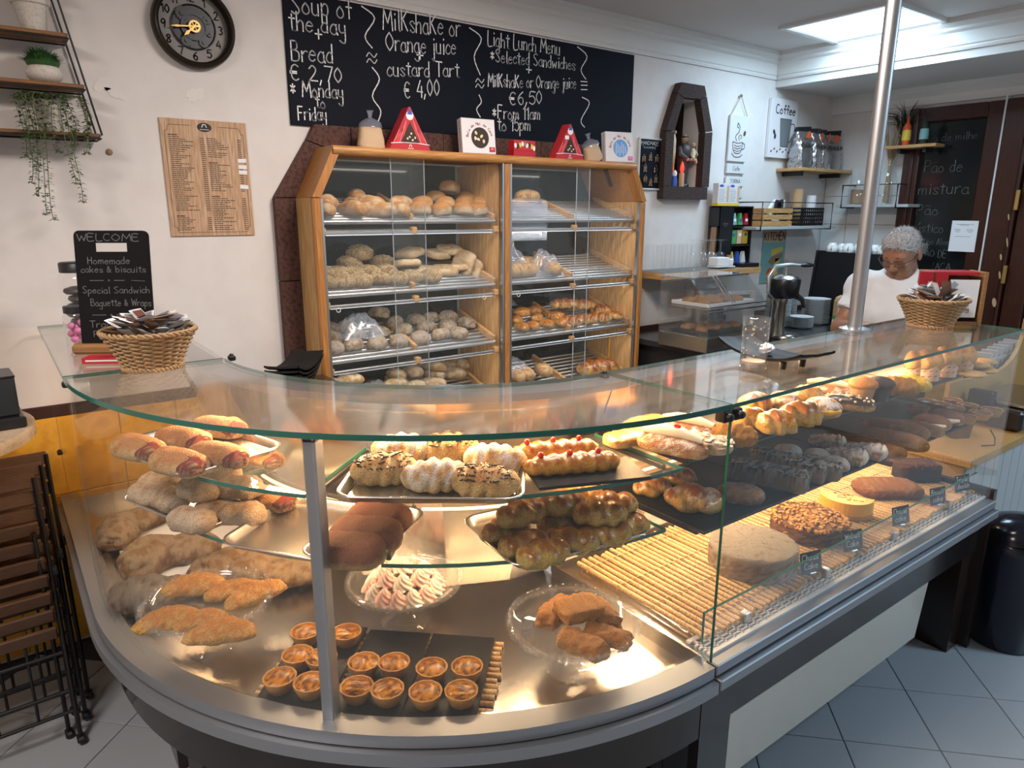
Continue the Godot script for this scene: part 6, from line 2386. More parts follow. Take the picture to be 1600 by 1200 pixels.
func pastry_display(at: Vector3) -> void:
	var t = thing("acrylic_pastry_display","smoky clear two-level countertop pastry display with steel base","display case",at)
	var w = 0.245
	var d = 0.165
	var g = G.new()
	g.box(Vector3(0,0.04,0),Vector3(w * 2,0.08,d * 2),0.004)
	part(g,"steel_base",M.steel,t)
	# side panels with sloping front
	var poly = PackedVector2Array([Vector2(-d,0.08),Vector2(d,0.08),Vector2(d,0.23),Vector2(d - 0.13,0.38),Vector2(-d,0.38)])
	for s in [-1,1]:
		g = G.new()
		g.xf = Transform3D(Basis(Vector3(0,0,1),Vector3.UP,Vector3(-1,0,0)),Vector3(w * s,0,0))
		g.prism(poly,-0.002,0.002)
		part(g,"side_panel",M.acrylic,t)
	g = G.new()
	g.box(Vector3(0,0.38,-d / 2 - 0.065 + 0.055),Vector3(w * 2,0.004,0.20))
	part(g,"top_panel",M.acrylic,t)
	g = G.new()
	g.quad(Vector3(-w,0.24,d),Vector3(w,0.24,d),Vector3(w,0.38,d - 0.13),Vector3(-w,0.38,d - 0.13))
	g.quad(Vector3(w,0.244,d - 0.003),Vector3(-w,0.244,d - 0.003),Vector3(-w,0.376,d - 0.133),Vector3(w,0.376,d - 0.133))
	part(g,"front_flap",M.acrylic,t)
	g = G.new()
	g.box(Vector3(0,0.15,d),Vector3(w * 2,0.14,0.004))
	part(g,"lower_flap",M.acrylic,t)
	g = G.new()
	for q in [[0.38,d - 0.13],[0.24,d],[0.215,d]]:
		g.rod(Vector3(-w,q[0],q[1] + 0.004),Vector3(w,q[0],q[1] + 0.004),0.004,7)
	part(g,"edge_rods",M.chrome,t)
	g = G.new()
	g.box(Vector3(0,0.225,0),Vector3(w * 2 - 0.01,0.004,d * 2 - 0.02))
	part(g,"shelf",M.acrylic,t)
	for lv in [[0.229,"white tray with golden tarts on the upper level of the countertop display",M.white_gloss,"upper"],[0.0815,"dark tray with pale tarts on the lower level of the countertop display",M.black_plastic,"lower"]]:
		var tr = thing("display_tray",lv[1],"tray",at + Vector3(0,lv[0],0))
		g = G.new()
		g.box(Vector3(0,0.004,0),Vector3(0.40,0.008,0.25),0.003)
		part(g,"base",lv[2],tr)
		g = G.new()
		for s in [-1,1]:
			g.box(Vector3(0,0.012,0.122 * s),Vector3(0.40,0.016,0.006),0.002)
			g.box(Vector3(0.197 * s,0.012,0),Vector3(0.006,0.016,0.24),0.002)
		part(g,"rim",lv[2],tr)
		var P = {"l": 0.085,"w": 0.07,"h": 0.04,"p": 3.0,"nu": 16,"nv": 14,"amp": 0.004,"c0": c3(0.55,0.30,0.09),"c1": c3(0.42,0.17,0.04),"t0": 0.65}
		for i in 4:
			for j in 2:
				var k = i * 2 + j
				solo(bread(P,400 + k % 3),"golden_tart",M.crust,"small golden pastry on the %s tray of the countertop display" % lv[3],"pastry",at + Vector3(-0.14 + i * 0.093,lv[0] + 0.0085,-0.05 + j * 0.095),k * 37,"pastries on the %s display tray" % lv[3])
	# tongs
	g = G.new()
	g.tube([Vector3(-0.05,0.385,0.06),Vector3(0.0,0.30,0.10),Vector3(0.04,0.245,0.125)],0.005,6)
	g.tube([Vector3(-0.08,0.385,0.06),Vector3(-0.03,0.30,0.10),Vector3(0.02,0.245,0.125)],0.005,6)
	solo(g,"serving_tongs",M.chrome,"steel serving tongs leaning over the tray in the countertop display","tongs",at + Vector3(-0.02,0,0.0))

func juicer(at: Vector3) -> void:
	var t = thing("citrus_juicer","steel lever citrus juicer with black bowl and long handle","juicer",at,-25)
	var g = G.new()
	g.lathe([Vector2(0,0),Vector2(0.085,0),Vector2(0.088,0.012),Vector2(0.075,0.028),Vector2(0,0.03)],28,Vector3(0.03,0,0))
	part(g,"foot",M.steel,t)
	g = G.new()
	g.lathe([Vector2(0.05,0.02),Vector2(0.045,0.05),Vector2(0.043,0.20),Vector2(0.048,0.21),Vector2(0.048,0.235),Vector2(0,0.24)],24,Vector3(-0.03,0,0))
	part(g,"column",M.steel,t)
	g = G.new()
	g.lathe([Vector2(0.055,0.235),Vector2(0.078,0.25),Vector2(0.085,0.34),Vector2(0.082,0.345),Vector2(0,0.345)],28,Vector3(0.0,0,0))
	part(g,"bowl",M.black_plastic,t)
	g = G.new()
	g.tube([Vector3(0.06,0.25,0.02),Vector3(0.10,0.225,0.03),Vector3(0.115,0.18,0.033)],[0.02,0.014,0.009],10)
	part(g,"spout",M.black_plastic,t)
	g = G.new()
	g.lathe([Vector2(0.083,0.345),Vector2(0.07,0.36),Vector2(0.03,0.372),Vector2(0,0.374)],24)
	part(g,"lid",M.steel,t)
	g = G.new()
	g.tube([Vector3(-0.10,0.26,0),Vector3(-0.105,0.36,0),Vector3(-0.07,0.415,0),Vector3(0.02,0.425,0),Vector3(0.10,0.42,0)],[0.012,0.014,0.013,0.010,0.008],10)
	g.tube([Vector3(-0.10,0.26,0),Vector3(-0.05,0.22,0)],0.012,8)
	g.tube([Vector3(0.0,0.372,0),Vector3(0.0,0.424,0)],0.006,8)
	part(g,"lever_arm",M.alu,t)
	g = G.new()
	g.tube([Vector3(0.085,0.42,0),Vector3(0.11,0.421,0),Vector3(0.15,0.42,0),Vector3(0.18,0.418,0)],[0.010,0.019,0.018,0.006],12,true,0.7)
	part(g,"grip",M.black_plastic,t)

func espresso_machine(at: Vector3) -> void:
	var t = thing("espresso_machine","large black espresso machine with dark side panel behind the steel pole","coffee machine",at)
	var g = G.new()
	g.xf = Transform3D(Basis(Vector3(1,0,0),Vector3.UP,Vector3(0,0,1)),Vector3.ZERO)
	g.prism(PackedVector2Array([Vector2(-0.28,0.03),Vector2(0.28,0.03),Vector2(0.28,0.12),Vector2(0.05,0.14),Vector2(0.05,0.30),Vector2(0.30,0.32),Vector2(0.30,0.42),Vector2(-0.22,0.455)]),-0.25,0.25)
	part(g,"body",M.black_matt,t)
	for z in [-0.255,0.255]:
		g = G.new()
		g.xf = Transform3D(Basis(),Vector3(0,0,z))
		g.prism(PackedVector2Array([Vector2(-0.30,0.02),Vector2(0.29,0.02),Vector2(0.28,0.16),Vector2(0.18,0.2),Vector2(0.2,0.3),Vector2(0.31,0.33),Vector2(0.30,0.43),Vector2(-0.24,0.465)]),-0.008,0.008)
		part(g,"side_panel",M.black_plastic,t)
	for z in [-0.12,0.10]:
		g = G.new()
		g.lathe([Vector2(0.03,0.24),Vector2(0.035,0.25),Vector2(0.035,0.30),Vector2(0,0.30)],18,Vector3(0.14,0,z))
		g.tube([Vector3(0.15,0.25,z),Vector3(0.30,0.235,z + 0.02)],0.013,9)
		part(g,"group_head",M.chrome,t)
	g = G.new()
	g.tube([Vector3(0.12,0.30,0.21),Vector3(0.20,0.28,0.23),Vector3(0.21,0.18,0.235),Vector3(0.20,0.10,0.23)],0.006,8)
	part(g,"steam_wand",M.chrome,t)
	for x in [-0.2,0.2]:
		for z in [-0.2,0.2]:
			g = G.new()
			g.lathe([Vector2(0,0),Vector2(0.022,0),Vector2(0.022,0.03)],10,Vector3(x,0,z))
			part(g,"foot",M.black_plastic,t)
	# cups on top
	g = G.new()
	g.lathe([Vector2(0.038,0),Vector2(0.041,0.004),Vector2(0.036,0.035),Vector2(0.022,0.055),Vector2(0.02,0.06),Vector2(0,0.06)],22)
	var cm = g.done()
	g = G.new()
	g.tube([Vector3(0.036,0.018,0),Vector3(0.058,0.02,0),Vector3(0.056,0.042,0),Vector3(0.032,0.042,0)],0.004,7)
	var hm = g.done()
	for i in 4:
		for j in 3:
			var x = -0.15 + j * 0.12
			var z = -0.20 + i * 0.115
			var yy = 0.455 - (x + 0.22) * 0.035 / 0.52 + 0.004
			var c = thing("coffee_cup","white coffee cup upside down on top of the espresso machine","cup",at + Vector3(x,yy,z),200 + j * 20,"cups on the espresso machine")
			part(cm,"cup",M.porcelain,c)
			part(hm,"handle",M.porcelain,c)
	# small glasses in a cluster
	g = G.new()
	g.lathe([Vector2(0,0),Vector2(0.024,0),Vector2(0.030,0.075),Vector2(0.028,0.075),Vector2(0.022,0.008),Vector2(0,0.008)],16)
	var gm = g.done()
	for i in 8:
		solo(gm,"shot_glass",M.clear,"small clear glass on top of the espresso machine beside the cups","glass",at + Vector3(0.02 + (i % 2) * 0.07,0.462 + 0.062 * 0.0,0.02 + (i / 2) * 0.062) + Vector3(0.17,-0.02,0),0,"glasses on the espresso machine")
	g = G.new()
	no_cloth(g)
	solo(g,"blue_cloth",M.cyan_cloth,"crumpled bright blue cloth beside the espresso machine","cloth",at + Vector3(0.10,0.0,0.30),0)

func no_cloth(g: G) -> void:
	var no = FastNoiseLite.new()
	no.seed = 33
	no.frequency = 9.0
	g.sheet(func(u: float,v: float) -> Vector3:
		var x = (u - 0.5) * 0.2
		var z = (0.5 - v) * 0.14
		var e = (1.0 - pow(absf(u - 0.5) * 2.0,2.0)) * (1.0 - pow(absf(v - 0.5) * 2.0,2.0))
		return Vector3(x,e * (0.09 + 0.05 * no.get_noise_2d(x,z)),z),16,12)

func wire_shelf(label: String,at: Vector3,w: float,d: float,m: Material,wire_h: float,turn = 0.0) -> void:
	# local: x along the wall,z out of the wall,board top at y = 0
	var t = thing("wall_shelf",label,"shelf",at,turn)
	var g = G.new()
	g.box(Vector3(0,-0.0105,d / 2 + 0.002),Vector3(w,0.02,d),0.002)
	part(g,"board",m,t)
	if wire_h > 0.0:
		for x in [-w / 2 + 0.04,w / 2 - 0.08]:
			g = G.new()
			g.tube([Vector3(x,wire_h,0.004),Vector3(x,wire_h,d + 0.006),Vector3(x,-0.024,d + 0.006),Vector3(x,-0.024,0.004)],0.005,6)
			part(g,"bracket",M.black_wire,t)
		g = G.new()
		g.rod(Vector3(-w / 2 + 0.04,wire_h,d + 0.006),Vector3(w / 2 - 0.08,wire_h,d + 0.006),0.003,6)
		part(g,"guard_wire",M.black_wire,t)
	else:
		for x in [-w / 2 + 0.08,w / 2 - 0.08]:
			g = G.new()
			g.box(Vector3(x,-0.035,d * 0.4),Vector3(0.02,0.03,d * 0.75))
			part(g,"bracket",M.black_wire,t)

func shelves_right() -> void:
	# glass shelf
	var t = thing("glassware_shelf","thick oak wall shelf holding rows of glasses beside the bread cabinet","shelf",Vector3(3.585,1.30,WZ))
	var g = G.new()
	g.box(Vector3(0,-0.02,0.121),Vector3(0.93,0.04,0.24),0.003)
	part(g,"board",M.pine,t)
	g = G.new()
	g.box(Vector3(0,0.0009,0.12),Vector3(0.92,0.0016,0.23))
	part(g,"liner",M.print_grey,t)
	g = G.new()
	g.lathe([Vector2(0.032,0),Vector2(0.033,0.003),Vector2(0.027,0.15),Vector2(0.026,0.155),Vector2(0,0.155)],20)
	var tall = g.done()
	var sy = 1.302
	for i in 10:
		solo(tall,"tall_glass",M.clear,"tall clear tumbler upside down on the oak shelf by the cabinet","glass",Vector3(3.17 + (i / 2) * 0.076,sy,WZ + 0.07 + (i % 2) * 0.09),0,"upturned tumblers on the oak shelf")
	g = G.new()
	g.lathe([Vector2(0.030,0),Vector2(0.036,0.03),Vector2(0.036,0.06),Vector2(0.022,0.095),Vector2(0.005,0.105),Vector2(0.004,0.165),Vector2(0.032,0.175),Vector2(0.033,0.177),Vector2(0,0.177)],20)
	var wine = g.done()
	for i in 6:
		solo(wine,"wine_glass",M.clear,"stemmed wine glass standing upside down on the oak shelf","glass",Vector3(3.555 + (i / 2) * 0.08,sy,WZ + 0.07 + (i % 2) * 0.095),0,"upturned wine glasses on the oak shelf")
	# stirrers
	t = thing("wooden_stirrers","bundle of long wooden stirrers standing behind the wine glasses","stirrers",Vector3(3.77,sy,WZ + 0.07))
	for k in 6:
		g = G.new()
		g.box(Vector3(-0.02 + k * 0.011,0.125,0),Vector3(0.009,0.25,0.035),0.001,Basis(Vector3(0,0,1),0.03 * (k - 2)))
		part(g,"stick",M.kraft_dark,t)
	# napkin dispenser,small jar,black trays
	t = thing("napkin_stack","white paper napkin block on a saucer at the shelf edge","napkins",Vector3(3.70,sy,WZ + 0.19),-8)
	g = G.new()
	g.box(Vector3(0,0.012,0),Vector3(0.16,0.008,0.09),0.003)
	part(g,"saucer",M.porcelain,t)
	g = G.new()
	g.box(Vector3(-0.02,0.043,0),Vector3(0.10,0.052,0.08),0.003)
	g.box(Vector3(0.05,0.038,0),Vector3(0.035,0.042,0.08),0.006)
	part(g,"napkins",M.paper,t)
	g = G.new()
	g.lathe([Vector2(0,0),Vector2(0.022,0),Vector2(0.022,0.055),Vector2(0.018,0.06),Vector2(0.018,0.075),Vector2(0,0.076)],16)
	solo(g,"shaker",M.kraft_dark,"small brown shaker with metal cap behind the napkins","shaker",Vector3(3.83,sy,WZ + 0.15))
	g = G.new()
	g.box(Vector3(0,0.012,0),Vector3(0.16,0.024,0.10),0.003)
	solo(g,"black_card_tray",M.black_plastic,"flat black bill tray at the right end of the oak shelf","tray",Vector3(3.945,sy,WZ + 0.19),-5)
	# tea display
	t = thing("tea_display","black tea sachet display stand with colourful packets in rows","display stand",Vector3(3.935,sy,WZ + 0.075))
	g = G.new()
	g.box(Vector3(0,0.19,-0.05),Vector3(0.34,0.38,0.012))
	for x in [-0.166,-0.04,0.166]:
		g.box(Vector3(x,0.19,-0.005),Vector3(0.008,0.38,0.08))
	for y in [0.004,0.13,0.25,0.376]:
		g.box(Vector3(0,y,-0.005),Vector3(0.34,0.008,0.08))
	g.box(Vector3(-0.105,0.19,0.03),Vector3(0.13,0.38,0.008))
	part(g,"case",M.black_plastic,t)
	g = G.new()
	for q in [[-0.115,0.26],[-0.115,0.05]]:
		ribbon(g,soften([Vector2(q[0] - 0.02,q[1] + 0.012),Vector2(q[0],q[1] - 0.006),Vector2(q[0] + 0.025,q[1] + 0.012),Vector2(q[0] - 0.02,q[1] + 0.012)]),0.003)
	var p = part(g,"emblem",M.print_grey,t)
	p.position.z = 0.0345
	var cols = [M.teal,M.green,M.box_red,M.green,M.sand,M.yellow_plain,M.yellow_plain,M.blue,M.paper]
	for i in 9:
		var x = 0.0 + (i % 3) * 0.062
		var y = 0.262 - (i / 3) * 0.123
		var tp = thing("tea_packet","small %s tea packet in the black display stand" % ["teal","green","dark red","bright green","beige","yellow","golden","blue","white"][i],"tea packet",Vector3(3.935 + x,sy + y,WZ + 0.075),0,"tea packets in the display stand")
		g = G.new()
		if i < 3 or i > 5:
			g.prism(PackedVector2Array([Vector2(-0.024,0),Vector2(0.024,0),Vector2(0.004,0.075),Vector2(-0.012,0.07)]),0.0,0.02)
		else:
			g.box(Vector3(0,0.045,0.012),Vector3(0.050,0.09,0.02),0.002)
		part(g,"packet",cols[i],tp)
		g = G.new()
		g.prism(disc2(Vector2(0,0.03 if i < 3 or i > 5 else 0.06),0.014,0.01,12),0.0202 if i < 3 or i > 5 else 0.0222,0.0212 if i < 3 or i > 5 else 0.0232)
		part(g,"label_patch",M.blue if i % 2 else M.paper,tp)
	for k in 2:
		t = thing("tea_box","upright white tea box with small print on top of the black display" if k == 0 else "upright white and yellow tea box on top of the black display","box",Vector3(3.815 + k * 0.11,sy + 0.3805,WZ + 0.06),-4)
		g = G.new()
		g.box(Vector3(0,0.07,0),Vector3(0.10,0.14,0.045),0.001)
		part(g,"carton",M.box_white,t)
		g = G.new()
		g.box(Vector3(0,0.01,0.0005),Vector3(0.1006,0.018,0.046))
		part(g,"base_band",M.yellow_plain,t)
		g = G.new()
		g.box(Vector3(0.040,0.075,0.0003),Vector3(0.0208,0.10,0.046))
		part(g,"side_band",M.sand,t)
		g = G.new()
		for i in 8:
			ribbon(g,[Vector2(-0.042,0.10 - i * 0.010),Vector2(-0.042 + 0.05 + 0.006 * (i % 3),0.10 - i * 0.010)],0.002)
		p = part(g,"print",M.print_grey,t)
		p.position.z = 0.0228
		g = G.new()
		g.prism(disc2(Vector2(-0.02,0.124),0.02,0.008,14),0.0226,0.0232)
		part(g,"logo",M.blue,t)
	# white shelf with crate,basket and cups
	wire_shelf("white wall shelf with black wire frame holding a wooden crate",Vector3(4.50,1.553,WZ),0.96,0.20,M.white_board,0.155)
	var cy = 1.5535
	t = thing("wooden_crate","small pine slat crate with packets on the white wall shelf","crate",Vector3(4.265,cy,WZ + 0.105))
	for s in [-1,1]:
		for k in 3:
			g = G.new()
			g.box(Vector3(0,0.017 + k * 0.042,0.082 * s),Vector3(0.33,0.031,0.010),0.001)
			part(g,"slat",M.pine,t)
			g = G.new()
			g.box(Vector3(0.16 * s,0.017 + k * 0.042,0),Vector3(0.010,0.031,0.154),0.001)
			part(g,"slat",M.pine,t)
	g = G.new()
	for sx in [-1,1]:
		for sz in [-1,1]:
			g.box(Vector3(0.148 * sx,0.058,0.072 * sz),Vector3(0.02,0.116,0.012))
	g.box(Vector3(0,0.005,0),Vector3(0.31,0.006,0.15))
	part(g,"corner_posts",M.pine,t)
	for k in 5:
		g = G.new()
		g.box(Vector3(0,0.05,0),Vector3(0.05,0.10,0.02),0.004)
		var o = solo(g,"stick_packet",[M.paper,M.black_plastic,M.paper,M.black_plastic,M.paper][k],["white paper packet leaning in the pine crate","black stick packet leaning in the pine crate"][k % 2],"packet",Vector3(4.30 + k * 0.032,cy + 0.075,WZ + 0.09 + (k % 2) * 0.03),0,["white packets in the crate","black packets in the crate"][k % 2])
		o.rotation_degrees = Vector3(0,20 * k,-40 + 12 * k)
	t = thing("black_basket","black perforated plastic basket on the white wall shelf","basket",Vector3(4.70,cy,WZ + 0.10))
	g = G.new()
	for s in [-1,1]:
		for k in 5:
			g.box(Vector3(0,0.012 + k * 0.026,0.075 * s),Vector3(0.28,0.012,0.006))
			g.box(Vector3(0.138 * s,0.012 + k * 0.026,0),Vector3(0.006,0.012,0.15))
		for k in 12:
			g.box(Vector3(-0.137 + k * 0.0249,0.06,0.075 * s),Vector3(0.010,0.12,0.006))
	g.box(Vector3(0,0.004,0),Vector3(0.276,0.006,0.15))
	part(g,"mesh",M.black_plastic,t)
	for q in [[4.62,0.0,M.kraft,"brown",0.24],[4.79,0.0,M.paper,"white",0.20]]:
		g = G.new()
		g.lathe([Vector2(0.04,0),Vector2(0.042,0.003),Vector2(0.034,q[4]),Vector2(0,q[4])],18)
		solo(g,"paper_cup_stack",q[2],"upturned %s paper cups standing in the black basket" % q[3],"cups",Vector3(q[0],cy + 0.0075,WZ + 0.10))
	# coffee bag shelf
	wire_shelf("pine wall shelf holding silver coffee bags under the boxed beam",Vector3(4.80,1.938,WZ),0.64,0.20,M.pine,0.0)
	var mesh_bag = coffee_bag_mesh()
	for k in 4:
		t = thing("coffee_bag",["silver coffee bag printed PLATINUM at the left end of the pine shelf","silver coffee bag standing second on the pine shelf","silver coffee bag standing third on the pine shelf","silver coffee bag closest to the corner on the pine shelf"][k],"coffee bag",Vector3(4.585 + [0.0,0.16,0.26,0.40][k],1.9385,WZ + 0.11 - k * 0.006),[-6,8,12,-18][k])
		part(mesh_bag,"foil_bag",M.foil,t)
		g = G.new()
		g.prism(PackedVector2Array([Vector2(-0.07,0.235),Vector2(0.07,0.235),Vector2(0.076,0.275),Vector2(-0.064,0.265)]),-0.012,0.010)
		part(g,"folded_top",M.gunmetal,t)
		g = G.new()
		g.prism(PackedVector2Array([Vector2(-0.03,0.195),Vector2(0.02,0.195),Vector2(0.014,0.235),Vector2(-0.008,0.238)]),0.056,0.0575)
		part(g,"red_logo",M.orange_red,t)
		g = G.new()
		letters(g,"PLATINUM",-0.062,0.138,0.0026,0.0045,0.12)
		p = part(g,"lettering",M.print_dark,t)
		p.position.z = 0.058
	# shelves on the right wall; local x -> +z
	wire_shelf("white wall shelf with wire guard holding a jar and a vase by the window",Vector3(XR - 0.013,1.70,-2.52),0.50,0.17,M.white_board,0.13,-90)
	t = thing("dark_storage_jar","clear storage jar with dark contents on the shelf behind the pole","jar",Vector3(5.03,1.7005,-2.66))
	g = G.new()
	g.lathe([Vector2(0,0),Vector2(0.05,0),Vector2(0.052,0.16),Vector2(0.045,0.17)],22)
	part(g,"glass_body",M.clear,t)
	g = G.new()
	g.lathe([Vector2(0,0.004),Vector2(0.046,0.004),Vector2(0.047,0.10),Vector2(0,0.10)],20)
	part(g,"contents",M.kraft_dark,t)
	g = G.new()
	g.lathe([Vector2(0.05,0.17),Vector2(0.05,0.19),Vector2(0.012,0.20),Vector2(0.012,0.215),Vector2(0,0.218)],20)
	part(g,"lid",M.clear,t)
	t = thing("dried_grass_vase","clear glass vase with dried straw stems on the shelf by the window","vase",Vector3(5.03,1.7005,-2.46))
	g = G.new()
	g.lathe([Vector2(0,0),Vector2(0.045,0),Vector2(0.06,0.05),Vector2(0.062,0.16),Vector2(0.035,0.235),Vector2(0.018,0.26),Vector2(0.022,0.30)],22)
	part(g,"vase",M.clear,t)
	var r = RandomNumberGenerator.new()
	r.seed = 19
	g = G.new()
	for i in 46:
		var a = r.randf() * TAU
		var k = r.randf()
		g.tube([Vector3(cos(a) * 0.02,0.01,sin(a) * 0.02),Vector3(cos(a) * 0.008,0.27,sin(a) * 0.008),Vector3(cos(a) * 0.09 * k,0.42 + r.randf() * 0.12,sin(a) * 0.09 * k)],0.0016,4)
	part(g,"straw",M.straw,t).set_meta("kind","stuff")
	wire_shelf("small pine corner shelf holding two bottles above the window edge",Vector3(XR - 0.078,2.075,-2.30),0.32,0.13,M.pine,0.0,-90)
	for k in 2:
		t = thing("decor_bottle",["slim orange and red decorated bottle on the small pine shelf","dark green bottle on the small pine shelf"][k],"bottle",Vector3(4.985,2.0755,-2.355 + k * 0.11))
		g = G.new()
		g.lathe([Vector2(0,0),Vector2(0.022,0),Vector2(0.026,0.06),Vector2(0.022,0.12),Vector2(0.007,0.145),Vector2(0.007,0.18),Vector2(0,0.182)],16)
		part(g,"bottle",[M.orange_red,M.grass_dark][k],t)
		g = G.new()
		g.lathe([Vector2(0.0262,0.03),Vector2(0.0272,0.06),Vector2(0.0248,0.095)],16)
		part(g,"label_band",[M.yellow_plain,M.teal][k],t)
	t = thing("tall_dark_grass","tall dark green ornamental grass in a pot behind the small shelf","potted plant",Vector3(5.095,2.0755,-2.42))
	g = G.new()
	g.lathe([Vector2(0,0),Vector2(0.03,0),Vector2(0.035,0.07),Vector2(0,0.07)],14)
	part(g,"pot",M.black_plastic,t)
	g = G.new()
	for i in 90:
		var a = r.randf() * TAU
		var k = r.randf_range(0.2,1.0)
		var h = r.randf_range(0.2,0.34)
		var dx = minf(cos(a) * 0.2 * k,0.02)
		g.tube([Vector3(cos(a) * 0.015,0.06,sin(a) * 0.015),Vector3(dx * 0.4,h * 0.7,sin(a) * 0.09 * k),Vector3(dx,h * (1.0 - 0.3 * k),sin(a) * 0.24 * k)],[0.002,0.0018,0.0005],4)
	part(g,"blades",M.grass_dark,t).set_meta("kind","stuff")

func coffee_bag_mesh() -> ArrayMesh:
	var g = G.new()
	var no = FastNoiseLite.new()
	no.seed = 6
	no.frequency = 30.0
	g.sheet(func(u: float,v: float) -> Vector3:
		var a = u * TAU
		var cx = signf(cos(a)) * pow(absf(cos(a)),0.45)
		var cz = signf(sin(a)) * pow(absf(sin(a)),0.6)
		var w = 0.074 * (1.0 - 0.08 * v)
		var d = lerpf(0.058,0.012,pow(v,3.0))
		var p = Vector3(cx * w,v * 0.24,-cz * d)
		var side = smoothstep(0.55,0.95,absf(cx))
		return p + Vector3(no.get_noise_3dv(p),0,no.get_noise_3dv(p + Vector3.ONE)) * (0.003 + 0.010 * side),48,22)
	return g.done()

# ---------------------------------------------------------------- beyond the right end of the counter
func right_end() -> void:
	var t = thing("waste_bin","tall glossy black swing-lid waste bin with triangle pattern beside the counter","bin",Vector3(3.035,0.001,-0.815),-20)
	var g = G.new()
	g.lathe([Vector2(0,0),Vector2(0.118,0),Vector2(0.124,0.008),Vector2(0.136,0.40),Vector2(0.138,0.405),Vector2(0.134,0.41),Vector2(0,0.41)],40)
	part(g,"body",M.bin_black,t)
	g = G.new()
	g.lathe([Vector2(0.142,0.405),Vector2(0.143,0.435),Vector2(0.138,0.442),Vector2(0.134,0.442)],40)
	part(g,"collar",M.bin_black,t)
	g = G.new()
	g.xf = Transform3D(Basis(Vector3(0,0,1),0.0) * Basis(Vector3.RIGHT,-0.12),Vector3(0,0.436,0))
	g.lathe([Vector2(0.139,0.0),Vector2(0.132,0.035),Vector2(0.105,0.07),Vector2(0.05,0.088),Vector2(0,0.092)],40)
	part(g,"swing_lid",M.bin_black,t)
	# printed triangles wrap round the body
	var wrap = func(x: float,y: float) -> Vector3:
		var rr = 0.1246 + (y - 0.008) * 0.0306 + 0.0007
		var a = x / 0.13
		return Vector3(sin(a) * rr,y,cos(a) * rr)
	var tris = [[0.02,0.335,0.035,0.335,0.028,0.32,1],[0.022,0.312,0.036,0.31,0.034,0.328,0],[0.026,0.285,0.046,0.285,0.040,0.31,0],[0.024,0.295,0.040,0.297,0.030,0.283,1],[-0.008,0.285,0.010,0.284,0.004,0.300,1],[0.012,0.284,0.032,0.284,0.020,0.268,0],[-0.046,0.255,0.0,0.248,-0.010,0.285,0],[-0.004,0.238,0.012,0.232,0.006,0.248,0],[-0.034,0.232,-0.008,0.230,-0.024,0.205,0],[-0.024,0.212,-0.006,0.214,-0.010,0.228,1],[-0.022,0.203,-0.006,0.203,-0.014,0.185,1],[-0.016,0.186,-0.002,0.188,-0.010,0.170,0],[-0.010,0.172,0.004,0.174,-0.002,0.156,1],[-0.006,0.158,0.008,0.160,0.0,0.142,0],[0.0,0.145,0.01,0.147,0.006,0.128,1]]
	for k in 2:
		g = G.new()
		for q in tris:
			if q[6] == k:
				g.tri(wrap.call(q[0],q[1]),wrap.call(q[2],q[3]),wrap.call(q[4],q[5]))
		part(g,"printed_triangles",[M.almond,M.pink][k],t)
	g = G.new()
	letters(g,"DIA",0.045,0.246,0.0017,0.002,0.04)
	var lt = part(g,"lettering",M.print_grey,t)
	lt.transform = Transform3D(Basis(Vector3.UP,0.45),Vector3(0.014,0.0,0.0) + Vector3(0,0,0.128))
	# side counter with board front
	t = thing("side_counter","side counter with oriented-strand wooden worktop and white boarded front","counter",Vector3(3.9,0,-1.3),0,"",true)
	part(slab(2.995,5.0,0.665,0.70,-1.42,-1.0,0.003),"worktop",M.osb,t)
	for k in 18:
		part(slab(3.03 + k * 0.1,3.127 + k * 0.1,0.02,0.664,-1.04,-1.028,0.003),"front_board",M.white_board,t)
	part(slab(3.01,3.028,0.0,0.664,-1.40,-1.03),"side_board",M.osb,t)
	part(slab(3.03,4.9,0.0,0.02,-1.38,-1.05),"plinth",M.black_matt,t)
	# curved divider and crate
	t = thing("curved_divider","wooden divider panel with a concave curved top edge on the side counter","divider",Vector3(3.4,0.7005,-1.28))
	g = G.new()
	var pl = PackedVector2Array([Vector2(0.0,0.0),Vector2(1.2,0.0),Vector2(1.2,0.42),Vector2(0.82,0.42),Vector2(0.815,0.335),Vector2(0.78,0.272),Vector2(0.72,0.225),Vector2(0.64,0.195),Vector2(0.56,0.183),Vector2(0.45,0.178),Vector2(0.34,0.18),Vector2(0.15,0.197),Vector2(0.0,0.20)])
	g.prism(pl,-0.009,0.009)
	part(g,"panel",M.osb,t)
	t = thing("bottle_crate","grey plastic bottle crate with open cells behind the curved divider","crate",Vector3(4.15,0.7005,-1.355))
	g = G.new()
	for k in 6:
		g.box(Vector3(-0.17 + k * 0.068,0.115,0.035),Vector3(0.014,0.23,0.008))
		g.box(Vector3(-0.17 + k * 0.068,0.115,-0.035),Vector3(0.014,0.23,0.008))
		g.box(Vector3(-0.17 + k * 0.068,0.245,0.0),Vector3(0.026,0.03 + 0.012 * k,0.07))
	for y in [0.01,0.10,0.17,0.225]:
		g.box(Vector3(0,y,0.035),Vector3(0.36,0.014,0.010))
		g.box(Vector3(0,y,-0.035),Vector3(0.36,0.014,0.010))
	for k in 5:
		g.box(Vector3(-0.136 + k * 0.068,0.20,0.03),Vector3(0.05,0.05,0.005))
	part(g,"lattice",M.crate_grey,t)
	# till with steel plate
	t = thing("counter_scale","black countertop scale with flat steel plate on the side counter","scale",Vector3(3.78,0.7005,-1.135))
	g = G.new()
	g.box(Vector3(0,0.055,0),Vector3(0.50,0.09,0.24),0.012)
	part(g,"body",M.black_plastic,t)
	g = G.new()
	g.box(Vector3(0.02,0.112,0.0),Vector3(0.44,0.016,0.22),0.004)
	part(g,"steel_plate",M.steel,t)
	g = G.new()
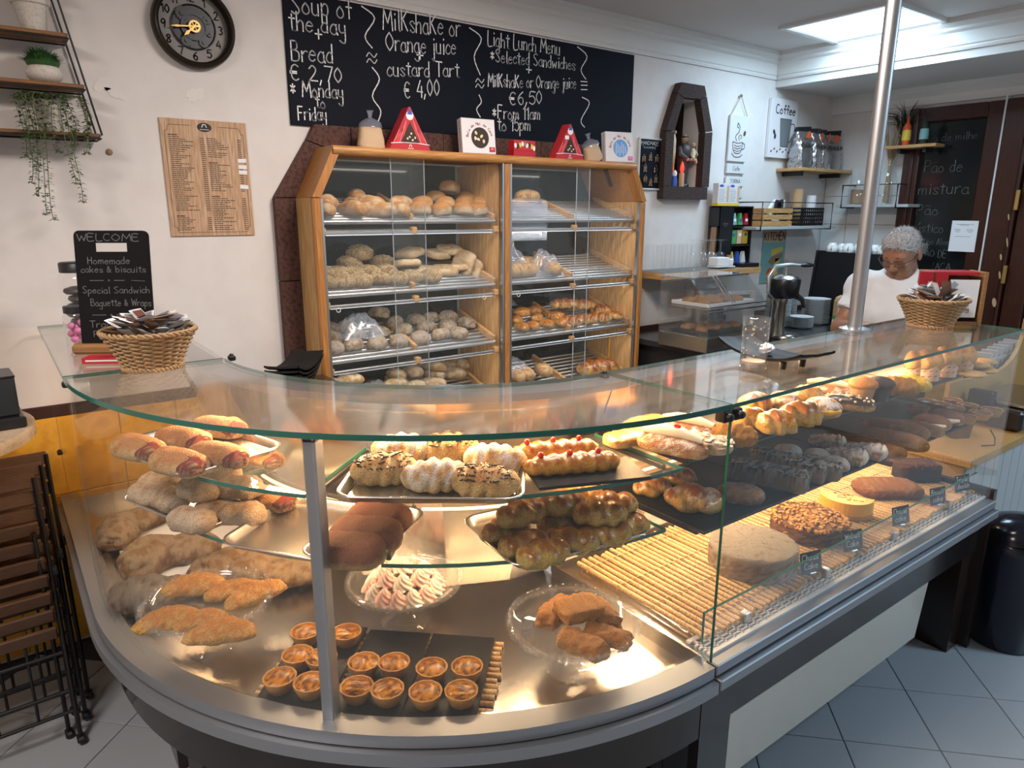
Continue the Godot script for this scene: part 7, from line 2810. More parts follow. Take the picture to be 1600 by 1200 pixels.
	g.box(Vector3(-0.21,0.12,-0.06),Vector3(0.05,0.08,0.10),0.006)
	part(g,"display_head",M.black_plastic,t)
	t = thing("card_terminal","small black card terminal with white slip on the side counter","terminal",Vector3(3.30,0.7005,-1.20),-30)
	g = G.new()
	g.box(Vector3(0,0.05,0),Vector3(0.09,0.10,0.15),0.012,Basis(Vector3.RIGHT,0.2))
	part(g,"body",M.black_plastic,t)
	g = G.new()
	g.box(Vector3(0,0.106,-0.02),Vector3(0.06,0.006,0.06),0.001,Basis(Vector3.RIGHT,0.2))
	part(g,"screen",M.screen_dark,t)
	g = G.new()
	g.box(Vector3(-0.07,0.04,0.02),Vector3(0.03,0.08,0.002))
	part(g,"paper_slip",M.paper,t)
	g = G.new()
	g.tube([Vector3(0,0.003,0),Vector3(0.05,0.004,0.03),Vector3(0.07,0.03,0.02),Vector3(0.10,0.05,-0.01)],0.003,6)
	solo(g,"power_cable",M.black_plastic,"black cable curling over the edge of the wooden worktop","cable",Vector3(3.22,0.701,-1.05))

# ---------------------------------------------------------------- the person behind the counter
class Field:
	var o: Vector3
	var c: float
	var nx: int
	var ny: int
	var nz: int
	var d := PackedFloat32Array()
	func _init(lo: Vector3,hi: Vector3,cell: float) -> void:
		o = lo
		c = cell
		nx = int((hi.x - lo.x) / cell) + 2
		ny = int((hi.y - lo.y) / cell) + 2
		nz = int((hi.z - lo.z) / cell) + 2
		d.resize(nx * ny * nz)
		d.fill(1.0)
	func span(lo: Vector3,hi: Vector3) -> Array:
		return [clampi(int((lo.x - o.x) / c),0,nx - 1),clampi(int((hi.x - o.x) / c) + 1,0,nx - 1),clampi(int((lo.y - o.y) / c),0,ny - 1),clampi(int((hi.y - o.y) / c) + 1,0,ny - 1),clampi(int((lo.z - o.z) / c),0,nz - 1),clampi(int((hi.z - o.z) / c) + 1,0,nz - 1)]
	func put(i: int,v: float,k: float) -> void:
		var a := d[i]
		var h := maxf(k - absf(a - v),0.0) / k
		d[i] = minf(a,v) - h * h * k * 0.25
	func bone(a: Vector3,b: Vector3,ra: float,rb: float,k := 0.03,sq := Vector3.ONE) -> void:
		var m := maxf(ra,rb) * 1.5 + k + c * 2.0
		var s := span(Vector3(minf(a.x,b.x),minf(a.y,b.y),minf(a.z,b.z)) - Vector3.ONE * m,Vector3(maxf(a.x,b.x),maxf(a.y,b.y),maxf(a.z,b.z)) + Vector3.ONE * m)
		var ab := (b - a) / sq
		var l2 := maxf(ab.length_squared(),1e-9)
		for z in range(s[4],s[5] + 1):
			for y in range(s[2],s[3] + 1):
				for x in range(s[0],s[1] + 1):
					var p := (o + Vector3(x,y,z) * c - a) / sq
					var t := clampf(p.dot(ab) / l2,0.0,1.0)
					put((z * ny + y) * nx + x,(p - ab * t).length() - lerpf(ra,rb,t),k)
	func egg(e: Vector3,r: Vector3,k := 0.02) -> void:
		var m := Vector3.ONE * (k + c * 2.0)
		var s := span(e - r - m,e + r + m)
		var rm := minf(r.x,minf(r.y,r.z))
		for z in range(s[4],s[5] + 1):
			for y in range(s[2],s[3] + 1):
				for x in range(s[0],s[1] + 1):
					var p := o + Vector3(x,y,z) * c - e
					var q := p / r
					var l := q.length()
					var v := (l - 1.0) * l / maxf((p / (r * r)).length(),1e-6) if l > 1e-6 else -rm
					put((z * ny + y) * nx + x,v,k)
	func cut(plane: Vector3,off: float) -> void:   # keep where plane.p < off
		for z in nz:
			for y in ny:
				for x in nx:
					var i := (z * ny + y) * nx + x
					if d[i] < 0.05:
						d[i] = maxf(d[i],plane.dot(o + Vector3(x,y,z) * c) - off)
	func hole(e: Vector3,r: float) -> void:
		for z in nz:
			for y in ny:
				for x in nx:
					var i := (z * ny + y) * nx + x
					if d[i] < 0.05:
						d[i] = maxf(d[i],r - (o + Vector3(x,y,z) * c - e).length())
	func rough(no: FastNoiseLite,amp: float) -> void:
		for i in d.size():
			if absf(d[i]) < 0.03:
				var x := i % nx
				var y := (i / nx) % ny
				var z := i / (nx * ny)
				d[i] += no.get_noise_3dv(o + Vector3(x,y,z) * c) * amp
	func net(st: SurfaceTool,xf := Transform3D()) -> void:
		var id := {}
		var pts := PackedVector3Array()
		for z in nz - 1:
			for y in ny - 1:
				for x in nx - 1:
					var b := (z * ny + y) * nx + x
					var n := 0
					var acc := Vector3.ZERO
					var v := [d[b],d[b + 1],d[b + nx],d[b + nx + 1],d[b + nx * ny],d[b + nx * ny + 1],d[b + nx * ny + nx],d[b + nx * ny + nx + 1]]
					var neg := 0
					for q in 8:
						if v[q] < 0.0:
							neg += 1
					if neg == 0 or neg == 8:
						continue
					for q in 8:
						for ax in 3:
							var w := q | (1 << ax)
							if w == q:
								continue
							if (v[q] < 0.0) != (v[w] < 0.0):
								var t: float = v[q] / (v[q] - v[w])
								var p := Vector3(q & 1,(q >> 1) & 1,(q >> 2) & 1)
								p[ax] += t
								acc += p
								n += 1
					id[b] = pts.size()
					pts.append(xf * (o + (Vector3(x,y,z) + acc / n) * c))
		for z in range(1,nz - 1):
			for y in range(1,ny - 1):
				for x in range(1,nx - 1):
					var b := (z * ny + y) * nx + x
					var s0 := d[b] < 0.0
					for ax in 3:
						var e: int = b + [1,nx,nx * ny][ax]
						if s0 == (d[e] < 0.0):
							continue
						var u: int = [nx,nx * ny,1][ax]
						var w: int = [nx * ny,1,nx][ax]
						var q := [b - u - w,b - w,b,b - u]
						if not (id.has(q[0]) and id.has(q[1]) and id.has(q[2]) and id.has(q[3])):
							continue
						var P := [pts[id[q[0]]],pts[id[q[1]]],pts[id[q[2]]],pts[id[q[3]]]]
						if not s0:
							P.reverse()
						for k in [0,2,1,0,3,2]:
							st.add_vertex(P[k])

func field_mesh(list: Array) -> ArrayMesh:
	var st = SurfaceTool.new()
	st.begin(Mesh.PRIMITIVE_TRIANGLES)
	st.set_smooth_group(1)
	for e in list:
		e[0].net(st,e[1])
	st.generate_normals()
	st.index()
	return st.commit()

func hand_field(curl: float,spread: float) -> Field:
	# local: wrist at origin,fingers towards +z,palm facing -y,thumb towards +x
	var f = Field.new(Vector3(-0.07,-0.10,-0.03),Vector3(0.09,0.04,0.21),0.0038)
	f.bone(Vector3(-0.022,0,0.005),Vector3(-0.030,0,0.075),0.016,0.015,0.02)
	f.bone(Vector3(0.0,0,0.0),Vector3(0.0,0.003,0.08),0.018,0.015,0.02)
	f.bone(Vector3(0.02,0,0.005),Vector3(0.026,0,0.08),0.016,0.015,0.02)
	f.bone(Vector3(0,0,-0.03),Vector3(0,0,0.01),0.024,0.022,0.02)
	var L = [0.058,0.07,0.076,0.07]
	for k in 4:
		var x = -0.034 + k * 0.022
		var p = Vector3(x,0.0,0.08 + [0.0,0.006,0.008,0.004][k])
		var a = 0.25 * curl
		var l: float = L[k]
		for s in 3:
			var dl: float = l * [0.45,0.32,0.23][s]
			var q = p + Vector3((x - 0.0) * spread * 0.3,-sin(a) * dl,cos(a) * dl)
			f.bone(p,q,0.0095 - s * 0.0009,0.0088 - s * 0.001,0.006)
			p = q
			a += curl
	var t = [Vector3(0.03,-0.004,0.02),Vector3(0.052,-0.018,0.05),Vector3(0.056,-0.03,0.08),Vector3(0.050,-0.038,0.102)]
	for s in 3:
		f.bone(t[s],t[s + 1],0.013 - s * 0.0018,0.0115 - s * 0.0018,0.008)
	return f

func person() -> void:
	var t = thing("person","person with short white hair and glasses in a white t-shirt, looking down behind the counter","person",Vector3(3.60,0,-1.64),-76)
	var I = Transform3D()
	# body under and outside the clothes
	var sR = Vector3(-0.165,1.285,0.0)
	var sL = Vector3(0.165,1.285,0.0)
	var eR = Vector3(-0.225,1.075,0.10)
	var eL = Vector3(0.225,1.07,0.09)
	var hR = Vector3(-0.07,1.125,0.33)
	var hL = Vector3(0.10,1.09,0.32)
	var b = Field.new(Vector3(-0.34,-0.01,-0.20),Vector3(0.34,1.44,0.42),0.0135)
	b.bone(Vector3(0,0.90,0),Vector3(0,1.20,0.0),0.135,0.14,0.05,Vector3(1.1,1,0.78))
	b.bone(sR,sL,0.062,0.062,0.06)
	for s in [-1.0,1.0]:
		b.bone(Vector3(0.085 * s,0.88,0),Vector3(0.09 * s,0.48,0.01),0.088,0.056,0.04)
		b.bone(Vector3(0.09 * s,0.48,0.01),Vector3(0.09 * s,0.09,-0.01),0.054,0.036,0.03)
		b.bone(Vector3(0.09 * s,0.045,-0.03),Vector3(0.10 * s,0.035,0.14),0.04,0.034,0.03)
	b.bone(sR,eR,0.048,0.040,0.035)
	b.bone(eR,hR,0.040,0.027,0.03)
	b.bone(sL,eL,0.048,0.040,0.035)
	b.bone(eL,hL,0.040,0.027,0.03)
	b.bone(Vector3(0,1.28,-0.005),Vector3(0,1.40,0.045),0.058,0.052,0.04)
	# head in its own axes: y up,z forward,centre at ear height
	var hx = Transform3D(Basis(Vector3.UP,deg_to_rad(-14.0)) * Basis(Vector3.RIGHT,deg_to_rad(30.0)),Vector3(0,1.455,0.062))
	var h = Field.new(Vector3(-0.10,-0.14,-0.12),Vector3(0.10,0.13,0.14),0.0045)
	h.egg(Vector3(0,0.028,-0.012),Vector3(0.074,0.084,0.092),0.02)
	h.egg(Vector3(0,-0.035,0.028),Vector3(0.056,0.068,0.056),0.03)
	h.bone(Vector3(-0.03,-0.085,0.045),Vector3(0.03,-0.085,0.045),0.022,0.022,0.03)
	h.bone(Vector3(0,-0.098,0.060),Vector3(0,-0.09,0.064),0.018,0.016,0.02)
	h.bone(Vector3(-0.034,0.018,0.066),Vector3(0.034,0.018,0.066),0.016,0.016,0.02)
	h.bone(Vector3(0,0.008,0.080),Vector3(0,-0.030,0.100),0.009,0.012,0.012)
	h.bone(Vector3(-0.012,-0.034,0.088),Vector3(0.012,-0.034,0.088),0.009,0.009,0.010)
	for s in [-1.0,1.0]:
		h.egg(Vector3(0.036 * s,-0.028,0.062),Vector3(0.022,0.022,0.018),0.02)
		h.egg(Vector3(0.028 * s,-0.002,0.070),Vector3(0.014,0.009,0.010),0.008)
		h.egg(Vector3(0.078 * s,-0.008,-0.012),Vector3(0.010,0.032,0.020),0.008)
	h.bone(Vector3(-0.020,-0.060,0.076),Vector3(0.020,-0.060,0.076),0.0075,0.0075,0.006)
	h.bone(Vector3(-0.017,-0.071,0.075),Vector3(0.017,-0.071,0.075),0.008,0.008,0.006)
	h.bone(Vector3(0,-0.06,-0.02),Vector3(0,-0.125,-0.03),0.05,0.05,0.03)
	# hands
	var aR = (hR - eR).normalized()
	var xR = Vector3.UP.cross(aR).normalized()
	var bR = Basis(xR,aR.cross(xR),aR)
	var hxR = Transform3D(bR,hR - aR * 0.005)
	var aL = (hL - eL).normalized()
	var xL = Vector3.UP.cross(aL).normalized()
	var hxL = Transform3D(Basis(-xL,aL.cross(xL),aL),hL - aL * 0.005)
	part(field_mesh([[b,I],[h,hx],[hand_field(0.55,0.2),hxR],[hand_field(0.5,0.2),hxL]]),"body",M.skin,t)
	# t-shirt
	var s = Field.new(Vector3(-0.34,0.78,-0.22),Vector3(0.34,1.42,0.26),0.0115)
	s.bone(Vector3(0,0.86,0.0),Vector3(0,1.20,0.004),0.162,0.155,0.05,Vector3(1.1,1,0.80))
	s.bone(Vector3(-0.06,1.15,0.06),Vector3(0.06,1.15,0.06),0.085,0.085,0.05)
	s.bone(sR,sL,0.076,0.076,0.05)
	s.bone(Vector3(0,1.28,-0.01),Vector3(0,1.35,0.01),0.075,0.07,0.05)
	s.bone(sR,sR.lerp(eR,0.62),0.066,0.069,0.04)
	s.bone(sL,sL.lerp(eL,0.62),0.066,0.069,0.04)
	s.cut(Vector3(0,-1,0),-0.80)
	s.hole(Vector3(0,1.41,0.055),0.082)
	# cut the sleeves square to the arms
	for q in [[sR,eR],[sL,eL]]:
		var ax: Vector3 = (q[1] - q[0]).normalized()
		var e: Vector3 = q[0].lerp(q[1],0.60)
		for z in s.nz:
			for y in s.ny:
				for x in s.nx:
					var i = (z * s.ny + y) * s.nx + x
					var p = s.o + Vector3(x,y,z) * s.c
					if s.d[i] < 0.05 and (p - e).length() < 0.12 and absf(p.x) > 0.15:
						s.d[i] = maxf(s.d[i],ax.dot(p - e))
	var no = FastNoiseLite.new()
	no.seed = 15
	no.frequency = 7.0
	s.rough(no,0.010)
	part(field_mesh([[s,I]]),"t_shirt",M.cotton,t)
	var tr = Field.new(Vector3(-0.26,0.05,-0.2),Vector3(0.26,0.98,0.2),0.02)
	tr.bone(Vector3(0,0.86,0),Vector3(0,0.94,0),0.15,0.145,0.05,Vector3(1.1,1,0.8))
	for q in [-1.0,1.0]:
		tr.bone(Vector3(0.085 * q,0.88,0),Vector3(0.09 * q,0.48,0.01),0.10,0.072,0.04)
		tr.bone(Vector3(0.09 * q,0.48,0.01),Vector3(0.09 * q,0.10,-0.01),0.070,0.058,0.03)
	part(field_mesh([[tr,I]]),"trousers",M.trousers,t)
	# hair
	var hr = Field.new(Vector3(-0.11,-0.06,-0.13),Vector3(0.11,0.15,0.13),0.0045)
	hr.egg(Vector3(0,0.031,-0.015),Vector3(0.0785,0.0895,0.096),0.01)
	hr.egg(Vector3(0,0.075,0.022),Vector3(0.058,0.043,0.052),0.02)
	hr.cut(Vector3(0,-0.72,0.69),-0.002)
	hr.cut(Vector3(0,-1,0),0.045)
	no.frequency = 110.0
	hr.rough(no,0.010)
	var hm = field_mesh([[hr,hx]])
	var ho = part(hm,"hair",M.hair,t)
	var ha = hm.surface_get_arrays(0)
	var hv = ha[Mesh.ARRAY_VERTEX]
	var hn = ha[Mesh.ARRAY_NORMAL]
	var rr = RandomNumberGenerator.new()
	rr.seed = 31
	var gs = G.new()
	for i in 2600:
		var k = rr.randi() % hv.size()
		var n = hn[k]
		var lp = hx.affine_inverse() * hv[k]
		if lp.y < 0.0 and lp.z > 0.0:
			continue
		var dd = (n * 0.8 + hx.basis * Vector3(rr.randf_range(-0.4,0.4),0.1,0.55) + Vector3(rr.randf_range(-0.3,0.3),0,rr.randf_range(-0.3,0.3))).normalized()
		var sd = dd.cross(n).normalized() * 0.0011
		gs.tri(hv[k] - sd,hv[k] + sd,hv[k] + dd * rr.randf_range(0.008,0.016))
	part(gs,"hair_tufts",M.hair,ho).set_meta("kind","stuff")
	# glasses
	var g = G.new()
	g.xf = hx
	for q in [-1.0,1.0]:
		var pts = []
		for i in 17:
			var an = TAU * i / 16
			pts.append(Vector3(0.031 * q + cos(an) * 0.025,-0.004 + sin(an) * 0.017,0.091 - absf(cos(an)) * 0.002))
		g.tube(pts,0.0014,5)
		g.tube([Vector3(0.056 * q,0.002,0.088),Vector3(0.078 * q,0.004,0.06),Vector3(0.082 * q,0.004,-0.015)],0.0016,5)
	g.tube([Vector3(-0.007,0.0,0.094),Vector3(0,0.003,0.096),Vector3(0.007,0.0,0.094)],0.0014,5)
	var gl = part(g,"glasses",M.gunmetal,t)
	g = G.new()
	g.xf = hx
	for q in [-1.0,1.0]:
		g.prism(disc2(Vector2(0.031 * q,-0.004),0.0245,0.0165,18),0.0895,0.0905)
	part(g,"lenses",M.lens,gl)
	# eyes lowered,brows,lips
	g = G.new()
	g.xf = hx
	for q in [-1.0,1.0]:
		g.tube([Vector3(0.016 * q,-0.006,0.080),Vector3(0.028 * q,-0.0095,0.0815),Vector3(0.040 * q,-0.006,0.076)],0.0016,5)
		g.tube([Vector3(0.012 * q,0.021,0.0835),Vector3(0.028 * q,0.027,0.083),Vector3(0.044 * q,0.021,0.072)],0.0024,5)
	part(g,"lashes_and_brows",M.coffee_dark,t)
	g = G.new()
	g.xf = hx
	g.tube([Vector3(-0.019,-0.066,0.0805),Vector3(0,-0.0655,0.084),Vector3(0.019,-0.066,0.0805)],0.0016,5)
	part(g,"mouth_line",M.print_brown,t)
	# bracelets
	for k in 2:
		g = G.new()
		var cpt = hR - aR * (0.045 + 0.012 * k)
		var pts = []
		for i in 17:
			var an = TAU * i / 16
			pts.append(cpt + bR.x * cos(an) * 0.033 + bR.y * sin(an) * 0.031)
		g.tube(pts,0.0035,6)
		part(g,"bracelet",[M.gunmetal,M.chrome][k],t)
	# order tablet
	var tb = thing("order_tablet","black order tablet on a stand behind the counter under the person's hand","tablet",Vector3(3.10,1.035,-1.49),-70)
	g = G.new()
	g.box(Vector3(0,0.075,0),Vector3(0.26,0.016,0.18),0.004,Basis(Vector3.RIGHT,-0.35))
	part(g,"case",M.black_plastic,tb)
	g = G.new()
	g.box(Vector3(0,0.0845,0.003),Vector3(0.23,0.002,0.15),0,Basis(Vector3.RIGHT,-0.35))
	part(g,"screen",M.screen_dark,tb)
	g = G.new()
	g.box(Vector3(0,0.03,-0.02),Vector3(0.10,0.06,0.08),0.004)
	part(g,"foot",M.black_plastic,tb)
	var ds = thing("till_desk","dark till desk standing behind the glass counter under the tablet","desk",Vector3(3.10,0,-1.52))
	g = G.new()
	g.box(Vector3(0,1.017,0),Vector3(0.34,0.035,0.14),0.003)
	part(g,"top",M.black_matt,ds)
	g = G.new()
	g.box(Vector3(0,0.5,0),Vector3(0.30,1.0,0.10),0.003)
	part(g,"cabinet",M.black_matt,ds)

# ---------------------------------------------------------------- food in the display case
func tray(label: String,at: Vector3,turn: float,w: float,d: float) -> void:
	var t = thing("baking_tray",label,"tray",at,turn)
	var g = G.new()
	var hw = w / 2
	var hd = d / 2
	# rounded rectangle rings: floor,wall,rolled rim
	var ringp = func(off: float,y: float) -> Array:
		var p = []
		var rr = 0.035 + off
		for k in 4:
			var c = Vector2(hw - 0.035,hd - 0.035) * Vector2(1 if k == 0 or k == 3 else -1,1 if k < 2 else -1)
			for i in 6:
				var a = k * PI / 2 + i * PI / 10
				p.append(Vector3(c.x + cos(a) * rr,y,-(c.y + sin(a) * rr)))
		return p
	var rings = [ringp.call(-0.012,0.0),ringp.call(-0.010,0.002),ringp.call(0.0,0.018),ringp.call(0.007,0.020),ringp.call(0.008,0.017)]
	var r0 = ringp.call(-0.012,0.003) as Array
	g.flat()
	for i in range(1,r0.size() - 1):
		g.tri(r0[0],r0[i],r0[i + 1])
		g.tri(rings[0][0],rings[0][i + 1],rings[0][i])
	part(g,"tray_floor",M.tray_alu,t)
	g = G.new()
	g.smooth()
	for k in range(1,5):
		if k == 1:
			continue
		for i in r0.size():
			var j = (i + 1) % r0.size()
			g.quad(rings[k - 1][i],rings[k - 1][j],rings[k][j],rings[k][i])
	for i in r0.size():
		var j = (i + 1) % r0.size()
		g.quad(rings[0][i],rings[0][j],rings[1][j],rings[1][i])
	part(g,"rolled_rim",M.tray_alu,t)

func slate_board(label: String,at: Vector3,turn: float,w: float,d: float) -> void:
	var g = G.new()
	g.box(Vector3(0,0.004,0),Vector3(w,0.0075,d),0.0012)
	solo(g,"slate_board",M.slate,label,"board",at,turn)

func cake_stand(label: String,at: Vector3,r: float) -> Node3D:
	var t = thing("cake_stand",label,"cake stand",at)
	var g = G.new()
	g.lathe([Vector2(0,0.004),Vector2(0.05,0.002),Vector2(0.062,0.0),Vector2(0.064,0.004),Vector2(0.05,0.016),Vector2(0.022,0.032),Vector2(0.015,0.05),Vector2(0.018,0.075),Vector2(0.03,0.088)],32)
	part(g,"foot",M.clear,t)
	g = G.new()
	g.lathe([Vector2(0,0.094),Vector2(0.03,0.09),Vector2(r - 0.03,0.098),Vector2(r - 0.004,0.116),Vector2(r,0.126),Vector2(r - 0.004,0.127),Vector2(r - 0.012,0.116),Vector2(r - 0.034,0.104),Vector2(0,0.100)],48)
	part(g,"plate",M.clear,t)
	g = G.new()
	var n = 56
	for i in n:
		var a = TAU * i / n
		var d = Vector3(cos(a),0,sin(a))
		g.xf = Transform3D(Basis.from_scale(Vector3(1,1.2,1)),d * (r + 0.0005) + Vector3(0,0.124,0))
		g.lathe(ball(r * PI / n * 1.05,5),7)
	part(g,"beaded_rim",M.clear,t)
	return t

func bamboo_mat(label: String,at: Vector3,turn: float,n: int,pitch: float,length: float,rows: int) -> void:
	# sticks run along local z,set side by side along local x
	var t = thing("bamboo_mat",label,"mat",at,turn)
	var r = RandomNumberGenerator.new()
	r.seed = n
	var mesh = []
	for k in 3:
		var g = G.new()
		g.tube([Vector3(0,0.0073,-length / 2 + 0.004 * k),Vector3(0.0008 * (k - 1),0.0075,0),Vector3(0,0.0073,length / 2 - 0.003 * k)],0.0062 + 0.0005 * k,8)
		mesh.append(g.done())
	for i in n:
		var o = part(mesh[r.randi() % 3],"stick",M.bamboo if r.randf() < 0.7 else M.bamboo2,t)
		o.position = Vector3((i - (n - 1) / 2.0) * pitch + r.randf_range(-0.0012,0.0012),0,r.randf_range(-0.004,0.004))
		o.rotation.y = r.randf_range(-0.01,0.01)
	for k in rows:
		var z = lerpf(-length / 2 + 0.05,length / 2 - 0.05,k / float(rows - 1))
		var g = G.new()
		for s in 2:
			var pts = []
			for i in n * 4 + 1:
				var x = (i / 4.0 - n / 2.0) * pitch
				var ph = PI * (i / 4.0) + PI * s
				pts.append(Vector3(x,0.0078 + 0.0078 * cos(ph),z + 0.005 * sin(ph)))
			g.tube(pts,0.0016,5)
		part(g,"cord",M.cord,t)

func dough(key: String,mt: Material,P: Dictionary,variants = 3) -> void:
	P["mat"] = mt
	P["nvar"] = variants
	KIND[key] = P

var KIND = {}
var LABEL = {}

func kinds() -> void:
	var gold = c3(0.50,0.24,0.065)
	var brown = c3(0.24,0.085,0.022)
	var pale = c3(0.62,0.45,0.26)
	dough("filled_roll",M.crust,{"l": 0.145,"w": 0.078,"h": 0.062,"p": 5.0,"amp": 0.006,"c0": c3(0.60,0.42,0.22),"c1": c3(0.44,0.20,0.07),"t0": 0.62,"tn": 0.5})
	dough("pale_bun",M.crust,{"l": 0.125,"w": 0.085,"h": 0.062,"p": 3.0,"amp": 0.006,"lobes": 2.0,"lobe": 0.12,"c0": c3(0.52,0.40,0.28),"c1": c3(0.42,0.25,0.13),"t0": 0.9,"tn": 0.35,"dust": -0.15,"c2": c3(0.60,0.50,0.38)})
	dough("rustic_loaf",M.crust_rough,{"l": 0.19,"w": 0.13,"h": 0.10,"p": 2.4,"nu": 48,"nv": 34,"amp": 0.013,"fr": 15.0,"crack": 0.13,"c0": c3(0.36,0.19,0.085),"c1": c3(0.50,0.30,0.14),"t0": 0.5,"tn": 0.7,"dust": -0.02,"dfr": 24.0,"c2": c3(0.66,0.50,0.33)})
	dough("grey_loaf",M.crust_rough,{"l": 0.20,"w": 0.16,"h": 0.12,"p": 2.3,"amp": 0.010,"crack": 0.08,"c0": c3(0.20,0.13,0.08),"c1": c3(0.28,0.20,0.13),"t0": 0.5,"tn": 0.7,"dust": 0.1,"dfr": 34.0,"c2": c3(0.50,0.44,0.37)},1)
	dough("empanada",M.crust,{"l": 0.16,"w": 0.085,"h": 0.048,"p": 2.0,"bend": -0.022,"nu": 44,"nv": 28,"amp": 0.008,"fr": 36.0,"c0": c3(0.62,0.38,0.11),"c1": c3(0.56,0.23,0.035),"t0": 0.72,"tn": 0.7})
	dough("choc_croissant",M.crust,{"l": 0.145,"w": 0.088,"h": 0.075,"p": 1.9,"seg": 5.0,"ridge": 0.14,"spiral": 0.3,"bend": 0.015,"amp": 0.003,"c0": c3(0.64,0.46,0.19),"c1": c3(0.50,0.23,0.065),"t0": 0.72,"tn": 0.4})
	dough("sugar_croissant",M.crust,{"l": 0.145,"w": 0.09,"h": 0.075,"p": 1.9,"seg": 5.0,"ridge": 0.14,"spiral": 0.3,"bend": 0.015,"amp": 0.003,"c0": c3(0.62,0.44,0.19),"c1": c3(0.48,0.22,0.06),"t0": 0.72,"tn": 0.4,"dust": -0.06,"dfr": 40.0,"c2": c3(0.74,0.70,0.66)})
	dough("braid_stick",M.glaze,{"l": 0.21,"w": 0.055,"h": 0.046,"p": 5.0,"seg": 7.0,"ridge": 0.22,"spiral": 1.0,"amp": 0.002,"c0": c3(0.66,0.36,0.06),"c1": c3(0.36,0.12,0.022),"t0": 0.66,"tn": 0.4})
	dough("glazed_croissant",M.glaze,{"l": 0.125,"w": 0.075,"h": 0.06,"p": 2.6,"seg": 3.0,"ridge": 0.18,"spiral": 0.5,"amp": 0.006,"c0": c3(0.52,0.38,0.10),"c1": c3(0.30,0.115,0.02),"t0": 0.74,"tn": 0.5})
	dough("brown_brioche",M.crust,{"l": 0.15,"w": 0.095,"h": 0.07,"p": 5.0,"q": 2.6,"amp": 0.003,"c0": c3(0.52,0.36,0.13),"c1": c3(0.24,0.078,0.03),"t0": 0.40,"tn": 0.2})
	dough("puff_flat",M.glaze,{"l": 0.17,"w": 0.085,"h": 0.036,"p": 6.0,"q": 4.0,"amp": 0.005,"fr": 30.0,"c0": c3(0.66,0.44,0.17),"c1": c3(0.60,0.30,0.07),"t0": 0.7,"tn": 0.8})
	dough("puff_roll",M.crust,{"l": 0.125,"w": 0.062,"h": 0.045,"p": 8.0,"q": 3.0,"nu": 44,"nv": 30,"amp": 0.011,"fr": 34.0,"c0": c3(0.56,0.31,0.11),"c1": c3(0.52,0.22,0.045),"t0": 0.62,"tn": 0.8})
	dough("puff_square",M.crust,{"l": 0.115,"w": 0.085,"h": 0.036,"p": 9.0,"q": 6.0,"nu": 44,"nv": 30,"amp": 0.007,"fr": 34.0,"c0": c3(0.60,0.32,0.10),"c1": c3(0.60,0.27,0.05),"t0": 0.6,"tn": 0.6},1)
	dough("cream_bun",M.crust,{"l": 0.17,"w": 0.06,"h": 0.052,"p": 3.4,"amp": 0.003,"c0": c3(0.58,0.36,0.15),"c1": c3(0.34,0.13,0.035),"t0": 0.52,"tn": 0.4,"dust": -0.25,"c2": c3(0.74,0.68,0.62)})
	dough("almond_bun",M.crust,{"l": 0.14,"w": 0.075,"h": 0.05,"p": 3.0,"amp": 0.004,"c0": c3(0.64,0.44,0.20),"c1": c3(0.60,0.42,0.22),"t0": 0.5,"dust": -0.1,"c2": c3(0.70,0.62,0.50)},1)
	dough("orange_crumb",M.crust_rough,{"l": 0.11,"w": 0.075,"h": 0.06,"p": 4.0,"amp": 0.011,"fr": 60.0,"c0": c3(0.72,0.42,0.06),"c1": c3(0.70,0.30,0.03),"t0": 0.55,"tn": 0.8})
	dough("knot_bun",M.glaze,{"l": 0.105,"w": 0.09,"h": 0.07,"p": 2.4,"seg": 3.0,"ridge": 0.13,"spiral": 1.0,"amp": 0.008,"c0": c3(0.66,0.44,0.11),"c1": c3(0.40,0.14,0.025),"t0": 0.74,"tn": 0.5})
	dough("sugar_donut",M.crust,{"l": 0.10,"w": 0.098,"h": 0.066,"p": 2.2,"amp": 0.003,"c0": c3(0.64,0.42,0.16),"c1": c3(0.36,0.15,0.04),"t0": 0.42,"tn": 0.25,"dust": 0.0,"c2": c3(0.76,0.72,0.70)})
	dough("choc_eclair",M.glaze,{"l": 0.14,"w": 0.06,"h": 0.05,"p": 3.6,"amp": 0.003,"c0": c3(0.62,0.40,0.14),"c1": c3(0.026,0.013,0.009),"t0": 0.52,"tn": 0.2},1)
	dough("yellow_bun",M.glaze,{"l": 0.13,"w": 0.075,"h": 0.06,"p": 2.6,"amp": 0.006,"c0": c3(0.70,0.46,0.07),"c1": c3(0.78,0.52,0.03),"t0": 0.6,"tn": 0.5},1)
	dough("biscuit",M.crust,{"l": 0.085,"w": 0.075,"h": 0.024,"p": 2.6,"amp": 0.002,"c0": c3(0.66,0.46,0.20),"c1": c3(0.62,0.40,0.14),"t0": 0.6},2)
	dough("curl_bun",M.glaze,{"l": 0.125,"w": 0.10,"h": 0.058,"p": 2.3,"seg": 2.0,"ridge": 0.22,"spiral": 2.0,"amp": 0.005,"c0": c3(0.62,0.42,0.12),"c1": c3(0.30,0.10,0.03),"t0": 0.72,"tn": 0.6,"dust": -0.42,"c2": c3(0.72,0.66,0.60)},3)
	dough("sugared_oval",M.crust_rough,{"l": 0.12,"w": 0.085,"h": 0.055,"p": 2.4,"amp": 0.003,"c0": c3(0.40,0.21,0.085),"c1": c3(0.46,0.26,0.12),"t0": 0.5,"dust": -0.05,"dfr": 120.0,"c2": c3(0.60,0.44,0.30)},1)
